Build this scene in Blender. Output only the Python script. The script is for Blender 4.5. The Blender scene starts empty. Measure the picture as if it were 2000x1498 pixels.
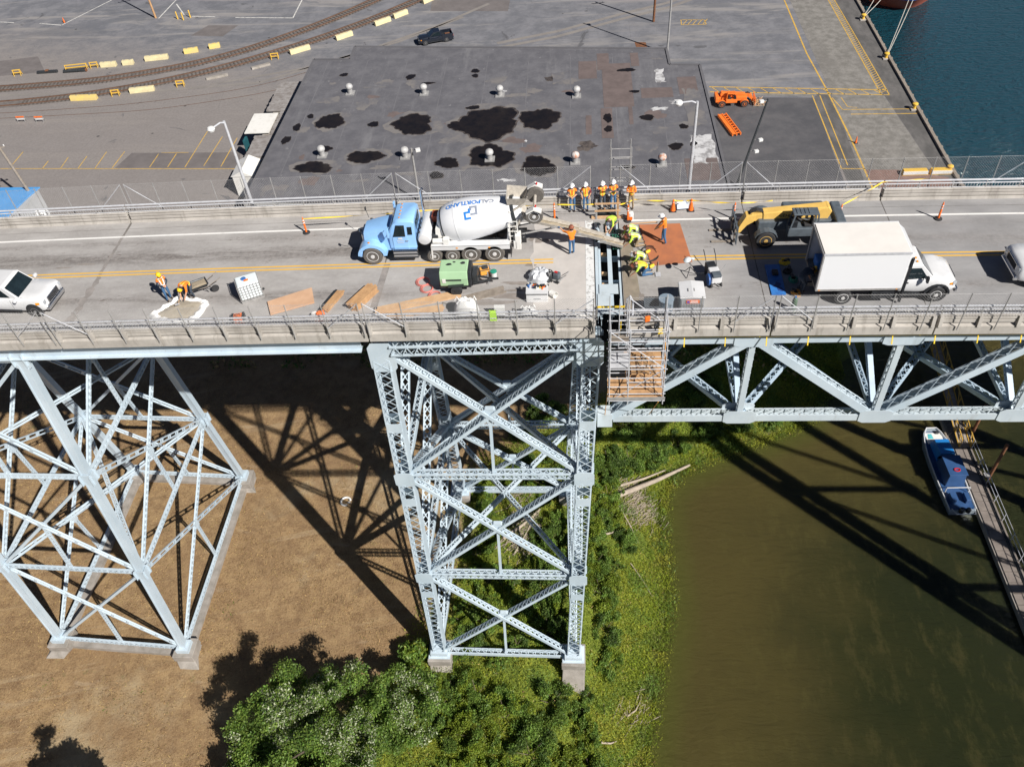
import bpy, bmesh, math, random
import numpy as np
from mathutils import Vector, Matrix
rnd = random.Random(7)
R = math.radians
scn = bpy.context.scene
COL = scn.collection

# ------------------------------------------------------------------ camera
cam_d = bpy.data.cameras.new('camera'); cam = bpy.data.objects.new('camera', cam_d); COL.objects.link(cam)
cam_d.sensor_width = 36.0; cam_d.lens = 29.54; cam_d.clip_start = 0.5; cam_d.clip_end = 3000
cam.matrix_world = Matrix(((0.9966252, 0.0098633, 0.0814917, -0.8323),
                           (0.0489190, 0.7258412, -0.6861206, -35.0279),
                           (-0.0659175, 0.6877916, 0.7229091, 27.6), (0, 0, 0, 1)))
scn.camera = cam
# ------------------------------------------------------------------ sky and sun
SUN_AZ, SUN_EL = R(-42.0), R(41.0)          # direction towards the sun
w = bpy.data.worlds.new('World'); scn.world = w; w.use_nodes = True
nt = w.node_tree; bg = nt.nodes['Background']
sky = nt.nodes.new('ShaderNodeTexSky'); sky.sky_type = 'NISHITA'; sky.sun_disc = False
sky.sun_elevation = SUN_EL; sky.sun_rotation = R(132); sky.altitude = 50; sky.air_density = .32; sky.dust_density = .25; sky.ozone_density = 2.6
nt.links.new(sky.outputs[0], bg.inputs[0]); bg.inputs[1].default_value = 0.05
sun_d = bpy.data.lights.new('sun', 'SUN'); sun_d.energy = 5.0; sun_d.angle = R(0.53); sun_d.color = (1.0, 0.955, 0.89)
sun = bpy.data.objects.new('sun', sun_d); COL.objects.link(sun); sun.location = (40, -40, 60)
sd = Vector((math.cos(SUN_AZ)*math.cos(SUN_EL), math.sin(SUN_AZ)*math.cos(SUN_EL), math.sin(SUN_EL)))
sun.rotation_euler = (-sd).to_track_quat('-Z', 'Y').to_euler()
vs = scn.view_settings; vs.view_transform = 'Standard'; vs.look = 'None'; vs.exposure = 0.42; vs.gamma = 1.0; vs.use_curve_mapping = False
scn.render.engine = 'CYCLES'

# ------------------------------------------------------------------ levels
GZ, YZ, WZ = -32.0, -32.0, -36.0            # field, yard, water
def zd(x): return -3.4e-4*x*x               # crest of the roadway

# ------------------------------------------------------------------ materials
MATS = {}
def mat(name, col, rough=.6, metal=0., var=.12, scale=2., col2=None, bump=0., bscale=None, detail=5, spec=.5, coat=0., world=False, island=0., mix=.0, thr=(.35, .65), lo=None):
    """procedural surface: base colour varied by noise, optional second colour in patches, fine bump"""
    if name in MATS: return MATS[name]
    m = bpy.data.materials.new(name); m.use_nodes = True; MATS[name] = m
    n = m.node_tree; N = n.nodes; Lk = n.links.new; b = N['Principled BSDF']
    b.inputs['Roughness'].default_value = rough; b.inputs['Metallic'].default_value = metal
    b.inputs['Specular IOR Level'].default_value = spec
    if coat: b.inputs['Coat Weight'].default_value = coat; b.inputs['Coat Roughness'].default_value = .06
    if world: co = N.new('ShaderNodeNewGeometry').outputs['Position']
    else: co = N.new('ShaderNodeTexCoord').outputs['Object']
    t = N.new('ShaderNodeTexNoise'); t.inputs['Scale'].default_value = scale; t.inputs['Detail'].default_value = detail; t.inputs['Roughness'].default_value = .62
    Lk(co, t.inputs['Vector'])
    rp = N.new('ShaderNodeMapRange'); rp.inputs[1].default_value = thr[0]; rp.inputs[2].default_value = thr[1]
    Lk(t.outputs[0], rp.inputs[0])
    mx = N.new('ShaderNodeMix'); mx.data_type = 'RGBA'
    c = Vector(col)
    a0 = [max(0, v*(1-var)) for v in col]; a1 = list(col2) if col2 else [min(1, v*(1+var)) for v in col]
    if col2: a0 = list(col)
    mx.inputs[6].default_value = (*a0, 1); mx.inputs[7].default_value = (*a1, 1)
    Lk(rp.outputs[0], mx.inputs[0]); out = mx.outputs[2]
    if island:
        gi = N.new('ShaderNodeNewGeometry'); h = N.new('ShaderNodeHueSaturation')
        mr = N.new('ShaderNodeMapRange'); mr.inputs[3].default_value = 1-island; mr.inputs[4].default_value = 1+island
        Lk(gi.outputs['Random Per Island'], mr.inputs[0]); Lk(mr.outputs[0], h.inputs['Value'])
        mh = N.new('ShaderNodeMapRange'); mh.inputs[3].default_value = .5-island*.05; mh.inputs[4].default_value = .5+island*.05
        t2 = N.new('ShaderNodeMath'); t2.operation = 'FRACT'; t3 = N.new('ShaderNodeMath'); t3.operation = 'MULTIPLY'; t3.inputs[1].default_value = 7.31
        Lk(gi.outputs['Random Per Island'], t3.inputs[0]); Lk(t3.outputs[0], t2.inputs[0]); Lk(t2.outputs[0], mh.inputs[0]); Lk(mh.outputs[0], h.inputs['Hue'])
        Lk(out, h.inputs['Color']); out = h.outputs[0]
    Lk(out, b.inputs['Base Color'])
    if bump:
        tb = N.new('ShaderNodeTexNoise'); tb.inputs['Scale'].default_value = bscale or scale*6; tb.inputs['Detail'].default_value = 4
        Lk(co, tb.inputs['Vector']); bp = N.new('ShaderNodeBump'); bp.inputs['Strength'].default_value = bump; bp.inputs['Distance'].default_value = .05
        Lk(tb.outputs[0], bp.inputs['Height']); Lk(bp.outputs[0], b.inputs['Normal'])
    return m

class NG:
    """tiny node-graph helper for the large surfaces"""
    def __init__(s, name, rough=.8):
        s.m = bpy.data.materials.new(name); s.m.use_nodes = True; MATS[name] = s.m
        s.t = s.m.node_tree; s.N = s.t.nodes; s.b = s.N['Principled BSDF']; s.b.inputs['Roughness'].default_value = rough
        s.pos = s.N.new('ShaderNodeNewGeometry').outputs['Position']
        sp = s.N.new('ShaderNodeSeparateXYZ'); s.t.links.new(s.pos, sp.inputs[0]); s.x, s.y, s.z = sp.outputs
    def L(s, a, b): s.t.links.new(a, b)
    def math(s, op, a, b=None, clamp=False):
        n = s.N.new('ShaderNodeMath'); n.operation = op; n.use_clamp = clamp
        for i, v in enumerate((a, b)):
            if v is None: continue
            if isinstance(v, (int, float)): n.inputs[i].default_value = v
            else: s.L(v, n.inputs[i])
        return n.outputs[0]
    def vec(s, x, y, z=0.):
        n = s.N.new('ShaderNodeCombineXYZ')
        for i, v in enumerate((x, y, z)):
            if isinstance(v, (int, float)): n.inputs[i].default_value = v
            else: s.L(v, n.inputs[i])
        return n.outputs[0]
    def stretch(s, sx, sy, sz=1.):
        return s.vec(s.math('MULTIPLY', s.x, sx), s.math('MULTIPLY', s.y, sy), s.math('MULTIPLY', s.z, sz))
    def noise(s, scale, co=None, detail=5, rough=.6, dist=0.):
        n = s.N.new('ShaderNodeTexNoise'); n.inputs['Scale'].default_value = scale; n.inputs['Detail'].default_value = detail
        n.inputs['Roughness'].default_value = rough; n.inputs['Distortion'].default_value = dist
        s.L(co or s.pos, n.inputs['Vector']); return n.outputs[0]
    def vor(s, scale, co=None, feat='F1', rand=1.):
        n = s.N.new('ShaderNodeTexVoronoi'); n.inputs['Scale'].default_value = scale; n.feature = feat; n.inputs['Randomness'].default_value = rand
        s.L(co or s.pos, n.inputs['Vector']); return n.outputs
    def ramp(s, f, lo, hi, a=0., b=1.):
        n = s.N.new('ShaderNodeMapRange'); n.interpolation_type = 'SMOOTHSTEP'
        for i, v in ((1, lo), (2, hi), (3, a), (4, b)): n.inputs[i].default_value = v
        s.L(f, n.inputs[0]); return n.outputs[0]
    def mix(s, f, a, b, mode='MIX'):
        n = s.N.new('ShaderNodeMix'); n.data_type = 'RGBA'; n.blend_type = mode
        if isinstance(f, (int, float)): n.inputs[0].default_value = f
        else: s.L(f, n.inputs[0])
        for i, v in ((6, a), (7, b)):
            if isinstance(v, tuple): n.inputs[i].default_value = (*v, 1)
            else: s.L(v, n.inputs[i])
        return n.outputs[2]
    def bump(s, h, st=.3, dist=.05):
        n = s.N.new('ShaderNodeBump'); n.inputs['Strength'].default_value = st; n.inputs['Distance'].default_value = dist
        s.L(h, n.inputs['Height']); s.L(n.outputs[0], s.b.inputs['Normal'])
    def base(s, c): s.L(c, s.b.inputs['Base Color'])

# ------------------------------------------------------------------ mesh helpers
def V(*a): return Vector(a)
def frame(a, b, up=(0, 0, 1)):
    d = (Vector(b)-Vector(a)); L = d.length; d = d/L if L else Vector((0, 0, 1))
    u = Vector(up)
    if abs(d.dot(u)) > .98: u = Vector((0, 1, 0)) if abs(d.y) < .9 else Vector((1, 0, 0))
    e1 = d.cross(u).normalized(); e2 = e1.cross(d).normalized()
    return d, e1, e2, L
class MB:
    def __init__(s): s.v = []; s.f = []; s.m = []
    def add(s, vs, fs, mi=0):
        o = len(s.v); s.v += [tuple(p) for p in vs]
        for f in fs: s.f.append(tuple(i+o for i in f)); s.m.append(mi)
    def box(s, c, sz, rz=0., mi=0, rot=None, taper=1.):
        x, y, z = sz[0]/2, sz[1]/2, sz[2]/2; t = taper
        P = [V(-x, -y, -z), V(x, -y, -z), V(x, y, -z), V(-x, y, -z), V(-x*t, -y*t, z), V(x*t, -y*t, z), V(x*t, y*t, z), V(-x*t, y*t, z)]
        M = rot if rot is not None else Matrix.Rotation(rz, 3, 'Z')
        s.add([M @ p + V(*c) for p in P], [(3, 2, 1, 0), (4, 5, 6, 7), (0, 1, 5, 4), (1, 2, 6, 5), (2, 3, 7, 6), (3, 0, 4, 7)], mi)
    def bar(s, a, b, w, h, up=(0, 0, 1), mi=0):
        d, e1, e2, L = frame(a, b, up); a = V(*a); b = V(*b); P = []
        for p in (a, b):
            for i, j in ((-1, -1), (1, -1), (1, 1), (-1, 1)): P.append(p+e1*(i*w/2)+e2*(j*h/2))
        s.add(P, [(3, 2, 1, 0), (4, 5, 6, 7), (0, 1, 5, 4), (1, 2, 6, 5), (2, 3, 7, 6), (3, 0, 4, 7)], mi)
    def tube(s, a, b, r, r2=None, n=8, mi=0, caps=True):
        r2 = r if r2 is None else r2; d, e1, e2, L = frame(a, b); a = V(*a); b = V(*b); P = []
        for p, q in ((a, r), (b, r2)):
            for k in range(n):
                t = 2*math.pi*k/n; P.append(p+e1*(q*math.cos(t))+e2*(q*math.sin(t)))
        F = [(k, (k+1) % n, n+(k+1) % n, n+k) for k in range(n)]
        if caps: F += [tuple(range(n-1, -1, -1)), tuple(range(n, 2*n))]
        s.add(P, F, mi)
    def path(s, pts, r, n=6, mi=0, closed=False):
        pts = [V(*p) for p in pts]; P = []; m = len(pts); pe = None
        for i, p in enumerate(pts):
            if closed: t = pts[(i+1) % m]-pts[i-1]
            else: t = pts[min(i+1, m-1)]-pts[max(i-1, 0)]
            t.normalize()
            if pe is None:
                u = V(0, 0, 1) if abs(t.z) < .9 else V(1, 0, 0)
                pe = t.cross(u).normalized()
            e1 = (pe-t*pe.dot(t)).normalized(); pe = e1; e2 = t.cross(e1)
            rr = r[i] if isinstance(r, (list, tuple)) else r
            for k in range(n):
                a = 2*math.pi*k/n; P.append(p+e1*(rr*math.cos(a))+e2*(rr*math.sin(a)))
        F = []
        for i in range(m if closed else m-1):
            j = (i+1) % m
            F += [(i*n+k, i*n+(k+1) % n, j*n+(k+1) % n, j*n+k) for k in range(n)]
        if not closed: F += [tuple(range(n-1, -1, -1)), tuple((m-1)*n+k for k in range(n))]
        s.add(P, F, mi)
    def lathe(s, prof, o, axis=(0, 0, 1), n=24, mi=0, caps=True):
        """prof: (radius, distance along axis)"""
        o = V(*o); d = V(*axis).normalized(); u = V(0, 0, 1) if abs(d.z) < .9 else V(1, 0, 0)
        e1 = d.cross(u).normalized(); e2 = e1.cross(d); P = []
        for r, h in prof:
            for k in range(n):
                a = 2*math.pi*k/n; P.append(o+d*h+e1*(r*math.cos(a))+e2*(r*math.sin(a)))
        F = []; m = len(prof)
        for i in range(m-1): F += [(i*n+k, i*n+(k+1) % n, (i+1)*n+(k+1) % n, (i+1)*n+k) for k in range(n)]
        if caps: F += [tuple(range(n-1, -1, -1)), tuple((m-1)*n+k for k in range(n))]
        s.add(P, F, mi)
    def loft(s, rings, mi=0, caps=True):
        n = len(rings[0]); P = [p for r in rings for p in r]; F = []
        for i in range(len(rings)-1): F += [(i*n+k, i*n+(k+1) % n, (i+1)*n+(k+1) % n, (i+1)*n+k) for k in range(n)]
        if caps: F += [tuple(range(n-1, -1, -1)), tuple((len(rings)-1)*n+k for k in range(n))]
        s.add(P, F, mi)
    def prism(s, poly, y0, y1, mi=0, ax='y'):
        """polygon of (a,b) extruded; ax='y': (x,z) along y; ax='x': (y,z) along x; ax='z': (x,y) along z"""
        f = {'y': lambda a, b, c: (a, c, b), 'x': lambda a, b, c: (c, a, b), 'z': lambda a, b, c: (a, b, c)}[ax]
        n = len(poly); P = [f(a, b, y0) for a, b in poly]+[f(a, b, y1) for a, b in poly]
        s.add(P, [tuple(range(n)), tuple(range(2*n-1, n-1, -1))]+[(k, n+k, n+(k+1) % n, (k+1) % n) for k in range(n)], mi)
    def sweep(s, prof, x0, x1, step=2.5, mi=0):
        """closed (y,z) profile swept along the bridge, following its crest"""
        k = max(1, int(abs(x1-x0)/step)); s.loft([[(x, y, z+zd(x)) for y, z in prof] for x in [x0+(x1-x0)*i/k for i in range(k+1)]], mi)
    def sheet(s, pts, mi=0): s.add(pts, [tuple(range(len(pts)))], mi)
    def build(s, name, mats, parent=None, smooth=False, bevel=0., local=False, mw=None, auto=None):
        me = bpy.data.meshes.new(name); me.from_pydata(s.v, [], s.f)
        if not isinstance(mats, (list, tuple)): mats = [mats]
        for m in mats: me.materials.append(MATS[m] if isinstance(m, str) else m)
        if len(mats) > 1: me.polygons.foreach_set('material_index', s.m)
        bm = bmesh.new(); bm.from_mesh(me); bmesh.ops.recalc_face_normals(bm, faces=bm.faces); bm.to_mesh(me); bm.free()
        if smooth: me.polygons.foreach_set('use_smooth', [True]*len(me.polygons)); me.set_sharp_from_angle(angle=R(auto or 40))
        me.update()
        o = bpy.data.objects.new(name, me); COL.objects.link(o)
        if parent is not None:
            o.parent = parent
            if not local: o.location = [-c for c in parent.location]
        if bevel:
            bv = o.modifiers.new('bevel', 'BEVEL'); bv.width = bevel; bv.segments = 2; bv.limit_method = 'ANGLE'; bv.angle_limit = R(35)
        return o
def tag(o, label=None, cat=None, group=None, kind=None):
    if label: o['label'] = label
    if cat: o['category'] = cat
    if group: o['group'] = group
    if kind: o['kind'] = kind
    return o
def thing(name, label, cat, loc=(0, 0, 0), rz=0., group=None, kind=None):
    o = bpy.data.objects.new(name, None); COL.objects.link(o); o.location = loc; o.rotation_euler = (0, 0, rz); o.empty_display_size = .3
    return tag(o, label, cat, group, kind)
def part(name, mb, m, par, **k): return mb.build(name, m, par, local=True, **k)    # part modelled in its thing's own coordinates
def wpart(name, mb, m, par, **k): return mb.build(name, m, par, **k)               # part modelled in world coordinates
def clone(o, parent=None):
    c = o.copy(); COL.objects.link(c); c.parent = parent
    for ch in list(o.children): clone(ch, c)
    return c
def box1(name, c, sz, m, par, rz=0., bevel=0., **k):
    b = MB(); b.box(c, sz, rz); return b.build(name, m, par, bevel=bevel, local=True, **k)
def text_mesh(body, size=1., bold=0.):
    cu = bpy.data.curves.new('lettering', 'FONT'); cu.body = body; cu.size = size; cu.align_x = 'CENTER'; cu.align_y = 'CENTER'; cu.offset = bold; cu.resolution_u = 3
    ob = bpy.data.objects.new('lettering_tmp', cu); COL.objects.link(ob); dg = bpy.context.evaluated_depsgraph_get()
    me = bpy.data.meshes.new_from_object(ob.evaluated_get(dg)); bpy.data.objects.remove(ob); return me
def text_flat(name, body, size, m, par, loc, rot, bold=0., sx=1.):
    me = text_mesh(body, size, bold); me.materials.clear(); me.materials.append(MATS[m])
    o = bpy.data.objects.new(name, me); COL.objects.link(o); o.parent = par; o.location = loc; o.rotation_euler = rot; o.scale = (sx, 1, 1); return o

# common materials
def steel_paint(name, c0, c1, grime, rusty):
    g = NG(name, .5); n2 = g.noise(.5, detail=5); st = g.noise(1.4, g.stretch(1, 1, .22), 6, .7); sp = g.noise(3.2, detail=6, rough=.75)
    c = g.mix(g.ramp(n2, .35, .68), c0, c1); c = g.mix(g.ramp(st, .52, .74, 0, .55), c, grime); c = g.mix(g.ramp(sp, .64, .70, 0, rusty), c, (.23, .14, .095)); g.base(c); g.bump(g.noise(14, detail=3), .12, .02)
steel_paint('steel', (.45, .54, .61), (.52, .605, .67), (.36, .41, .43), .55)
steel_paint('steel_dirty', (.46, .53, .58), (.53, .60, .64), (.34, .36, .34), .75)
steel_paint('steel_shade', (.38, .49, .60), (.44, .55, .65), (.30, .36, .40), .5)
mat('rust', (.24, .10, .045), .85, .1, .3, 3., col2=(.12, .055, .03))
mat('galv', (.60, .61, .64), .42, .25, .10, 5.)
mat('galv_dull', (.36, .355, .35), .6, .25, .15, 4.)
mat('white_paint', (.64, .645, .655), .32, 0, .06, 1.2, coat=.4)
mat('white_flat', (.68, .68, .67), .6, 0, .06, 2.)
mat('white_dirty', (.74, .73, .70), .55, 0, .1, 1.3, col2=(.58, .56, .52), thr=(.5, .8))
mat('black_rubber', (.028, .028, .030), .8, 0, .25, 6., bump=.15)
mat('black_paint', (.022, .024, .028), .42, 0, .2, 4.)
mat('dark_metal', (.05, .055, .06), .5, .4, .3, 5.)
mat('chrome', (.72, .73, .75), .16, 1., .05, 3.)
mat('glass_dark', (.012, .02, .024), .06, 0, .2, 2., spec=.8)
mat('orange_plastic', (.85, .17, .02), .45, 0, .08, 3.)
mat('yellow_plastic', (.80, .55, .03), .5, 0, .1, 3.)
mat('yellow_paint', (.74, .46, .06), .6, 0, .15, 3., col2=(.62, .42, .14), thr=(.5, .85))
mat('wood', (.52, .31, .15), .75, 0, .15, 3., col2=(.38, .22, .11))
mat('wood_pale', (.60, .40, .23), .75, 0, .12, 2.5, col2=(.50, .31, .17))
mat('wood_grey', (.30, .26, .22), .85, 0, .2, 3., col2=(.20, .17, .14))
mat('concrete', (.44, .41, .37), .9, 0, .12, .7, col2=(.34, .31, .275), bump=.12, bscale=14, world=True)
mat('concrete_old', (.34, .31, .28), .9, 0, .12, 1.1, col2=(.22, .20, .175), bump=.2, bscale=9, world=True)
g = NG('rail_concrete', .9); n2 = g.noise(.7, detail=7, rough=.7); st = g.noise(1.6, g.stretch(1.2, .3, .18), 6, .75); c = g.mix(g.ramp(n2, .33, .68), (.36, .335, .305), (.47, .442, .405)); c = g.mix(g.ramp(st, .50, .68, 0, .7), c, (.25, .228, .20)); c = g.mix(g.ramp(g.noise(5., detail=6, rough=.8), .62, .70, 0, .5), c, (.19, .17, .148)); g.base(c); g.bump(n2, .2, .02)
mat('skin', (.52, .29, .19), .55, 0, .08, 6.)
mat('amber', (.8, .3, .02), .3, 0, .05)
mat('red_lens', (.55, .02, .02), .25, 0, .05)
# ================================================================== terrain, water
SHORE = [(2.2, -90), (2.6, -40), (3.6, -13), (4.7, -7.4), (6.4, 0), (6.3, 6.5), (6.6, 10.7), (8.3, 13.3), (12.0, 15.4), (17.1, 17.6), (21, 19.6), (25.5, 26), (31, 32), (38, 39), (46, 46), (60, 60)]
def shore_d(x, y):
    """signed distance to the shoreline, positive on land (numpy)"""
    best = np.full(x.shape, 1e9); sg = np.zeros(x.shape)
    for (ax, ay), (bx, by) in zip(SHORE[:-1], SHORE[1:]):
        dx, dy = bx-ax, by-ay; t = np.clip(((x-ax)*dx+(y-ay)*dy)/(dx*dx+dy*dy), 0, 1)
        d = np.hypot(x-ax-t*dx, y-ay-t*dy); cr = dx*(y-ay)-dy*(x-ax)
        u = d < best; best = np.where(u, d, best); sg = np.where(u, np.sign(cr), sg)
    return best*sg
FIELD = [(-60, -26.0), (-13, -26), (-15.5, -8.5), (-13.4, -4.8), (-11.2, 1.6), (-11.6, 8.3), (-9.0, 13), (-3, 17), (3, 21), (10, 26), (18, 34), (24, 48)]
def field_edge(y): return np.interp(y, [-26, -12, -8.5, -4.8, 1.6, 8.3, 13, 17, 21, 26, 34, 48], [-27, -22, -15.5, -13.4, -11.2, -11.6, -9, -3, 3, 10, 18, 24])
def vnoise(x, y, s, seed=0):
    r = np.random.RandomState(seed); o = np.zeros(np.shape(x))
    for i in range(6):
        a, p, q = r.uniform(0, 6.28), r.uniform(0, 6.28), r.uniform(.6, 1.7)
        o += np.sin((np.cos(a)*x+np.sin(a)*y)*q/s+p+1.3*np.sin((np.sin(a)*x-np.cos(a)*y)*q*.7/s+p*2))
    return o/6
def land_z(x, y):
    x = np.asarray(x, float); y = np.asarray(y, float); d = shore_d(x, y)+vnoise(x, y, 1.7, 3)*.5
    t = np.clip(d/9.5, 0, 1); z = WZ-.1+(GZ-.06-WZ+.1)*(t*t*(3-2*t)*.55+t*.45)
    z = np.where(d < 0, WZ-.1+d*.22, z); z = np.maximum(z, WZ-6)
    return z+vnoise(x, y, 2.2, 5)*.10*np.clip(d, 0, 1)*np.where(y > 39, 0, 1)
xs = np.concatenate([np.arange(-420, -60, 30.), np.arange(-60, 50, .8), [52, 60]]); ys = np.concatenate([np.arange(-300, -34, 25.), np.arange(-34, 46.5, .8)])
gx, gy = np.meshgrid(xs, ys); gz = land_z(gx, gy); nx, ny = len(xs), len(ys)
me = bpy.data.meshes.new('ground')
me.from_pydata(np.stack([gx, gy, gz], -1).reshape(-1, 3).tolist(), [], [(j*nx+i, j*nx+i+1, (j+1)*nx+i+1, (j+1)*nx+i) for j in range(ny-1) for i in range(nx-1)])
dd = shore_d(gx, gy); gv = np.clip((gx-field_edge(gy)+vnoise(gx, gy, 1.2, 9)*1.6)/2.2, 0, 1)
wet = np.clip(1-dd/1.4, 0, 1)
at = me.attributes.new('cover', 'FLOAT_COLOR', 'POINT'); at.data.foreach_set('color', np.stack([gv, wet, np.zeros_like(gv), np.ones_like(gv)], -1).reshape(-1).astype(np.float32))
me.polygons.foreach_set('use_smooth', [True]*len(me.polygons))
g = NG('field_ground', .95)
ac = g.N.new('ShaderNodeAttribute'); ac.attribute_name = 'cover'; sp = g.N.new('ShaderNodeSeparateColor'); g.L(ac.outputs['Color'], sp.inputs[0])
n1 = g.noise(.12); n2 = g.noise(1.1, detail=8, rough=.75); n3 = g.noise(9, detail=6, rough=.8); n4 = g.noise(.5, g.stretch(.35, 1.2), 4)
c = g.mix(g.ramp(n2, .34, .66), (0.161, 0.093, 0.044), (0.307, 0.201, 0.098)); c = g.mix(g.ramp(n3, .42, .68, 0, .55), c, (0.409, 0.291, 0.152)); c = g.mix(g.ramp(n1, .45, .7, 0, .5), c, (0.205, 0.125, 0.063))
c = g.mix(g.ramp(g.noise(4.2, detail=7, rough=.8), .30, .42, .75, 0), c, (0.117, 0.074, 0.037)); c = g.mix(g.ramp(n4, .62, .72, 0, .5), c, (0.371, 0.281, 0.182))
gr = g.mix(g.ramp(n2, .3, .7), (.085, .118, .014), (.17, .21, .022)); gr = g.mix(g.ramp(g.noise(.8, detail=6), .64, .72), gr, (.24, .20, .15))
ru = g.noise(.34, g.vec(g.math('ADD', g.math('MULTIPLY', g.x, .10), g.math('MULTIPLY', g.y, .25)), g.math('SUBTRACT', g.math('MULTIPLY', g.y, 1.9), g.math('MULTIPLY', g.x, .5))), 5, .6, .4)
c = g.mix(g.ramp(ru, .58, .68, 0, .32), c, (0.424, 0.328, 0.205)); c = g.mix(g.ramp(ru, .32, .42, .3, 0), c, (0.143, 0.090, 0.048)); c = g.mix(g.ramp(g.noise(.07, detail=6, rough=.65), .50, .64, 0, .55), c, (0.424, 0.345, 0.218)); c = g.mix(g.ramp(g.noise(.21, detail=7, rough=.7, dist=.6), .60, .70, 0, .55), c, (0.122, 0.090, 0.050)); c = g.mix(g.ramp(g.noise(.5, detail=8, rough=.75), .60, .70, 0, .6), c, (0.106, 0.121, 0.040))
c = g.mix(sp.outputs[0], c, gr)
c = g.mix(g.math('MULTIPLY', sp.outputs[1], .8), c, (.060, .050, .022)); g.base(c); g.bump(g.noise(6, detail=7, rough=.7), .75, .12)
me.materials.append(g.m); ground = bpy.data.objects.new('ground', me); COL.objects.link(ground); tag(ground, kind='structure')

# water: one sheet, colour follows depth and silt
wx = np.concatenate([[-400, -150, -40], np.arange(-2, 60, 1.), [75, 110, 200, 600]]); wy = np.concatenate([[-400, -150, -60], np.arange(-40, 60, 1.), [75, 100, 140, 200, 400, 900]])
gx, gy = np.meshgrid(wx, wy); n_x, n_y = len(wx), len(wy)
me = bpy.data.meshes.new('river_water'); me.from_pydata(np.stack([gx, gy, np.full(gx.shape, WZ)], -1).reshape(-1, 3).tolist(), [], [(j*n_x+i, j*n_x+i+1, (j+1)*n_x+i+1, (j+1)*n_x+i) for j in range(n_y-1) for i in range(n_x-1)])
dep = -shore_d(gx, gy); sh = np.clip(1-(dep-1.)/21, 0, 1); sh2 = np.clip(1-dep/2.8, 0, 1); far = np.clip((gy-38)/14, 0, 1)
at = me.attributes.new('silt', 'FLOAT_COLOR', 'POINT'); at.data.foreach_set('color', np.stack([sh, sh2, far, np.ones_like(sh)], -1).reshape(-1).astype(np.float32))
g = NG('river_surface', .07); ac = g.N.new('ShaderNodeAttribute'); ac.attribute_name = 'silt'; sp = g.N.new('ShaderNodeSeparateColor'); g.L(ac.outputs['Color'], sp.inputs[0]); g.L(g.math('SUBTRACT', 1., sp.outputs[2]), g.b.inputs['Subsurface Weight']); g.b.inputs['Subsurface Radius'].default_value = (1, 1, 1); g.b.inputs['Subsurface Scale'].default_value = 2.0
s1 = g.ramp(g.math('ADD', sp.outputs[0], g.math('MULTIPLY', g.math('SUBTRACT', g.noise(.16, detail=5), .5), .7)), .05, .95)
c = g.mix(s1, (.020, .024, .010), (.076, .063, .020)); c = g.mix(g.ramp(g.noise(.7, g.stretch(1.3, .55), 6, .7), .48, .72, 0, .35), c, (.092, .080, .026))
c = g.mix(g.math('MULTIPLY', sp.outputs[1], .75), c, (.078, .094, .017)); c = g.mix(sp.outputs[2], c, (.007, .046, .066)); g.base(c)
g.b.inputs['IOR'].default_value = 1.33; g.b.inputs['Specular IOR Level'].default_value = .5
wv1 = g.noise(1.05, g.stretch(1, 2.2), 4, .55, .6); wv2 = g.noise(5.5, g.stretch(1, 1.6), 3, .6); wv3 = g.noise(.5, g.stretch(.55, 1.9), 4, .6, 1.2)
amp = g.math('ADD', g.math('MULTIPLY', sp.outputs[2], 30.), 1.5)
g.bump(g.math('MULTIPLY', g.math('ADD', g.math('ADD', g.math('MULTIPLY', wv1, .30), g.math('MULTIPLY', wv2, .055)), g.math('MULTIPLY', wv3, .35)), amp), .55, .30)
me.materials.append(g.m); water = bpy.data.objects.new('river_water', me); COL.objects.link(water); tag(water, kind='structure')

# ================================================================== port yard
g = NG('yard_asphalt', .85); n1 = g.noise(.05, detail=4); n2 = g.noise(.35, detail=7, rough=.7); n3 = g.noise(3., detail=7, rough=.75); st = g.noise(.22, g.stretch(.16, 1.1), 6, .65, .8)
c = g.mix(g.ramp(n2, .35, .68), (.128, .131, .147), (.195, .195, .212)); c = g.mix(g.ramp(st, .50, .64, 0, .85), c, (.262, .248, .242)); c = g.mix(g.ramp(n3, .50, .8, 0, .5), c, (.225, .218, .22))
dx = g.math('SUBTRACT', g.math('ADD', g.math('MULTIPLY', g.x, -.30), 62.), g.y)     # dusty brown half of the yard towards the parking bays
c = g.mix(g.ramp(g.noise(.11, g.stretch(.5, 1.3), 7, .68, 1.2), .54, .62, 0, .7), c, (.118, .122, .138)); c = g.mix(g.ramp(g.noise(.6, g.stretch(.2, 1.5), 8, .75, .4), .60, .68, 0, .6), c, (.30, .285, .275))
c = g.mix(g.math('MULTIPLY', g.ramp(g.math('ADD', dx, g.math('MULTIPLY', n2, 26.)), -12, 10), .8), c, g.mix(g.ramp(n3, .3, .7), (.195, .172, .160), (.255, .230, .215)))
c = g.mix(g.ramp(g.noise(.18, g.stretch(1., 1.), 5, .6, 1.), .66, .70, 0, .8), c, (.085, .085, .092)); c = g.mix(g.ramp(g.vor(.19)[0], .03, .055, .75, 0), c, (.03, .03, .032))
ck = g.vor(.12, None, 'DISTANCE_TO_EDGE')[0]; c = g.mix(g.ramp(ck, .0, .005, .3, 0), c, (.10, .098, .10)); g.base(c); g.bump(n3, .25, .03)
yard = MB(); yard.sheet([(-500, 44, YZ), (44.2, 44, YZ), (44.2, 700, YZ), (-500, 700, YZ)]); yo = yard.build('yard_pavement', g.m); tag(yo, kind='structure')
g = NG('dark_asphalt', .85); n2 = g.noise(.3, detail=7, rough=.7); c = g.mix(g.ramp(n2, .35, .7), (.070, .070, .078), (.105, .102, .108)); c = g.mix(g.ramp(g.noise(1.2, g.stretch(.3, 1.3), 6, .7), .6, .75, 0, .6), c, (.15, .145, .145)); g.base(c)
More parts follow.
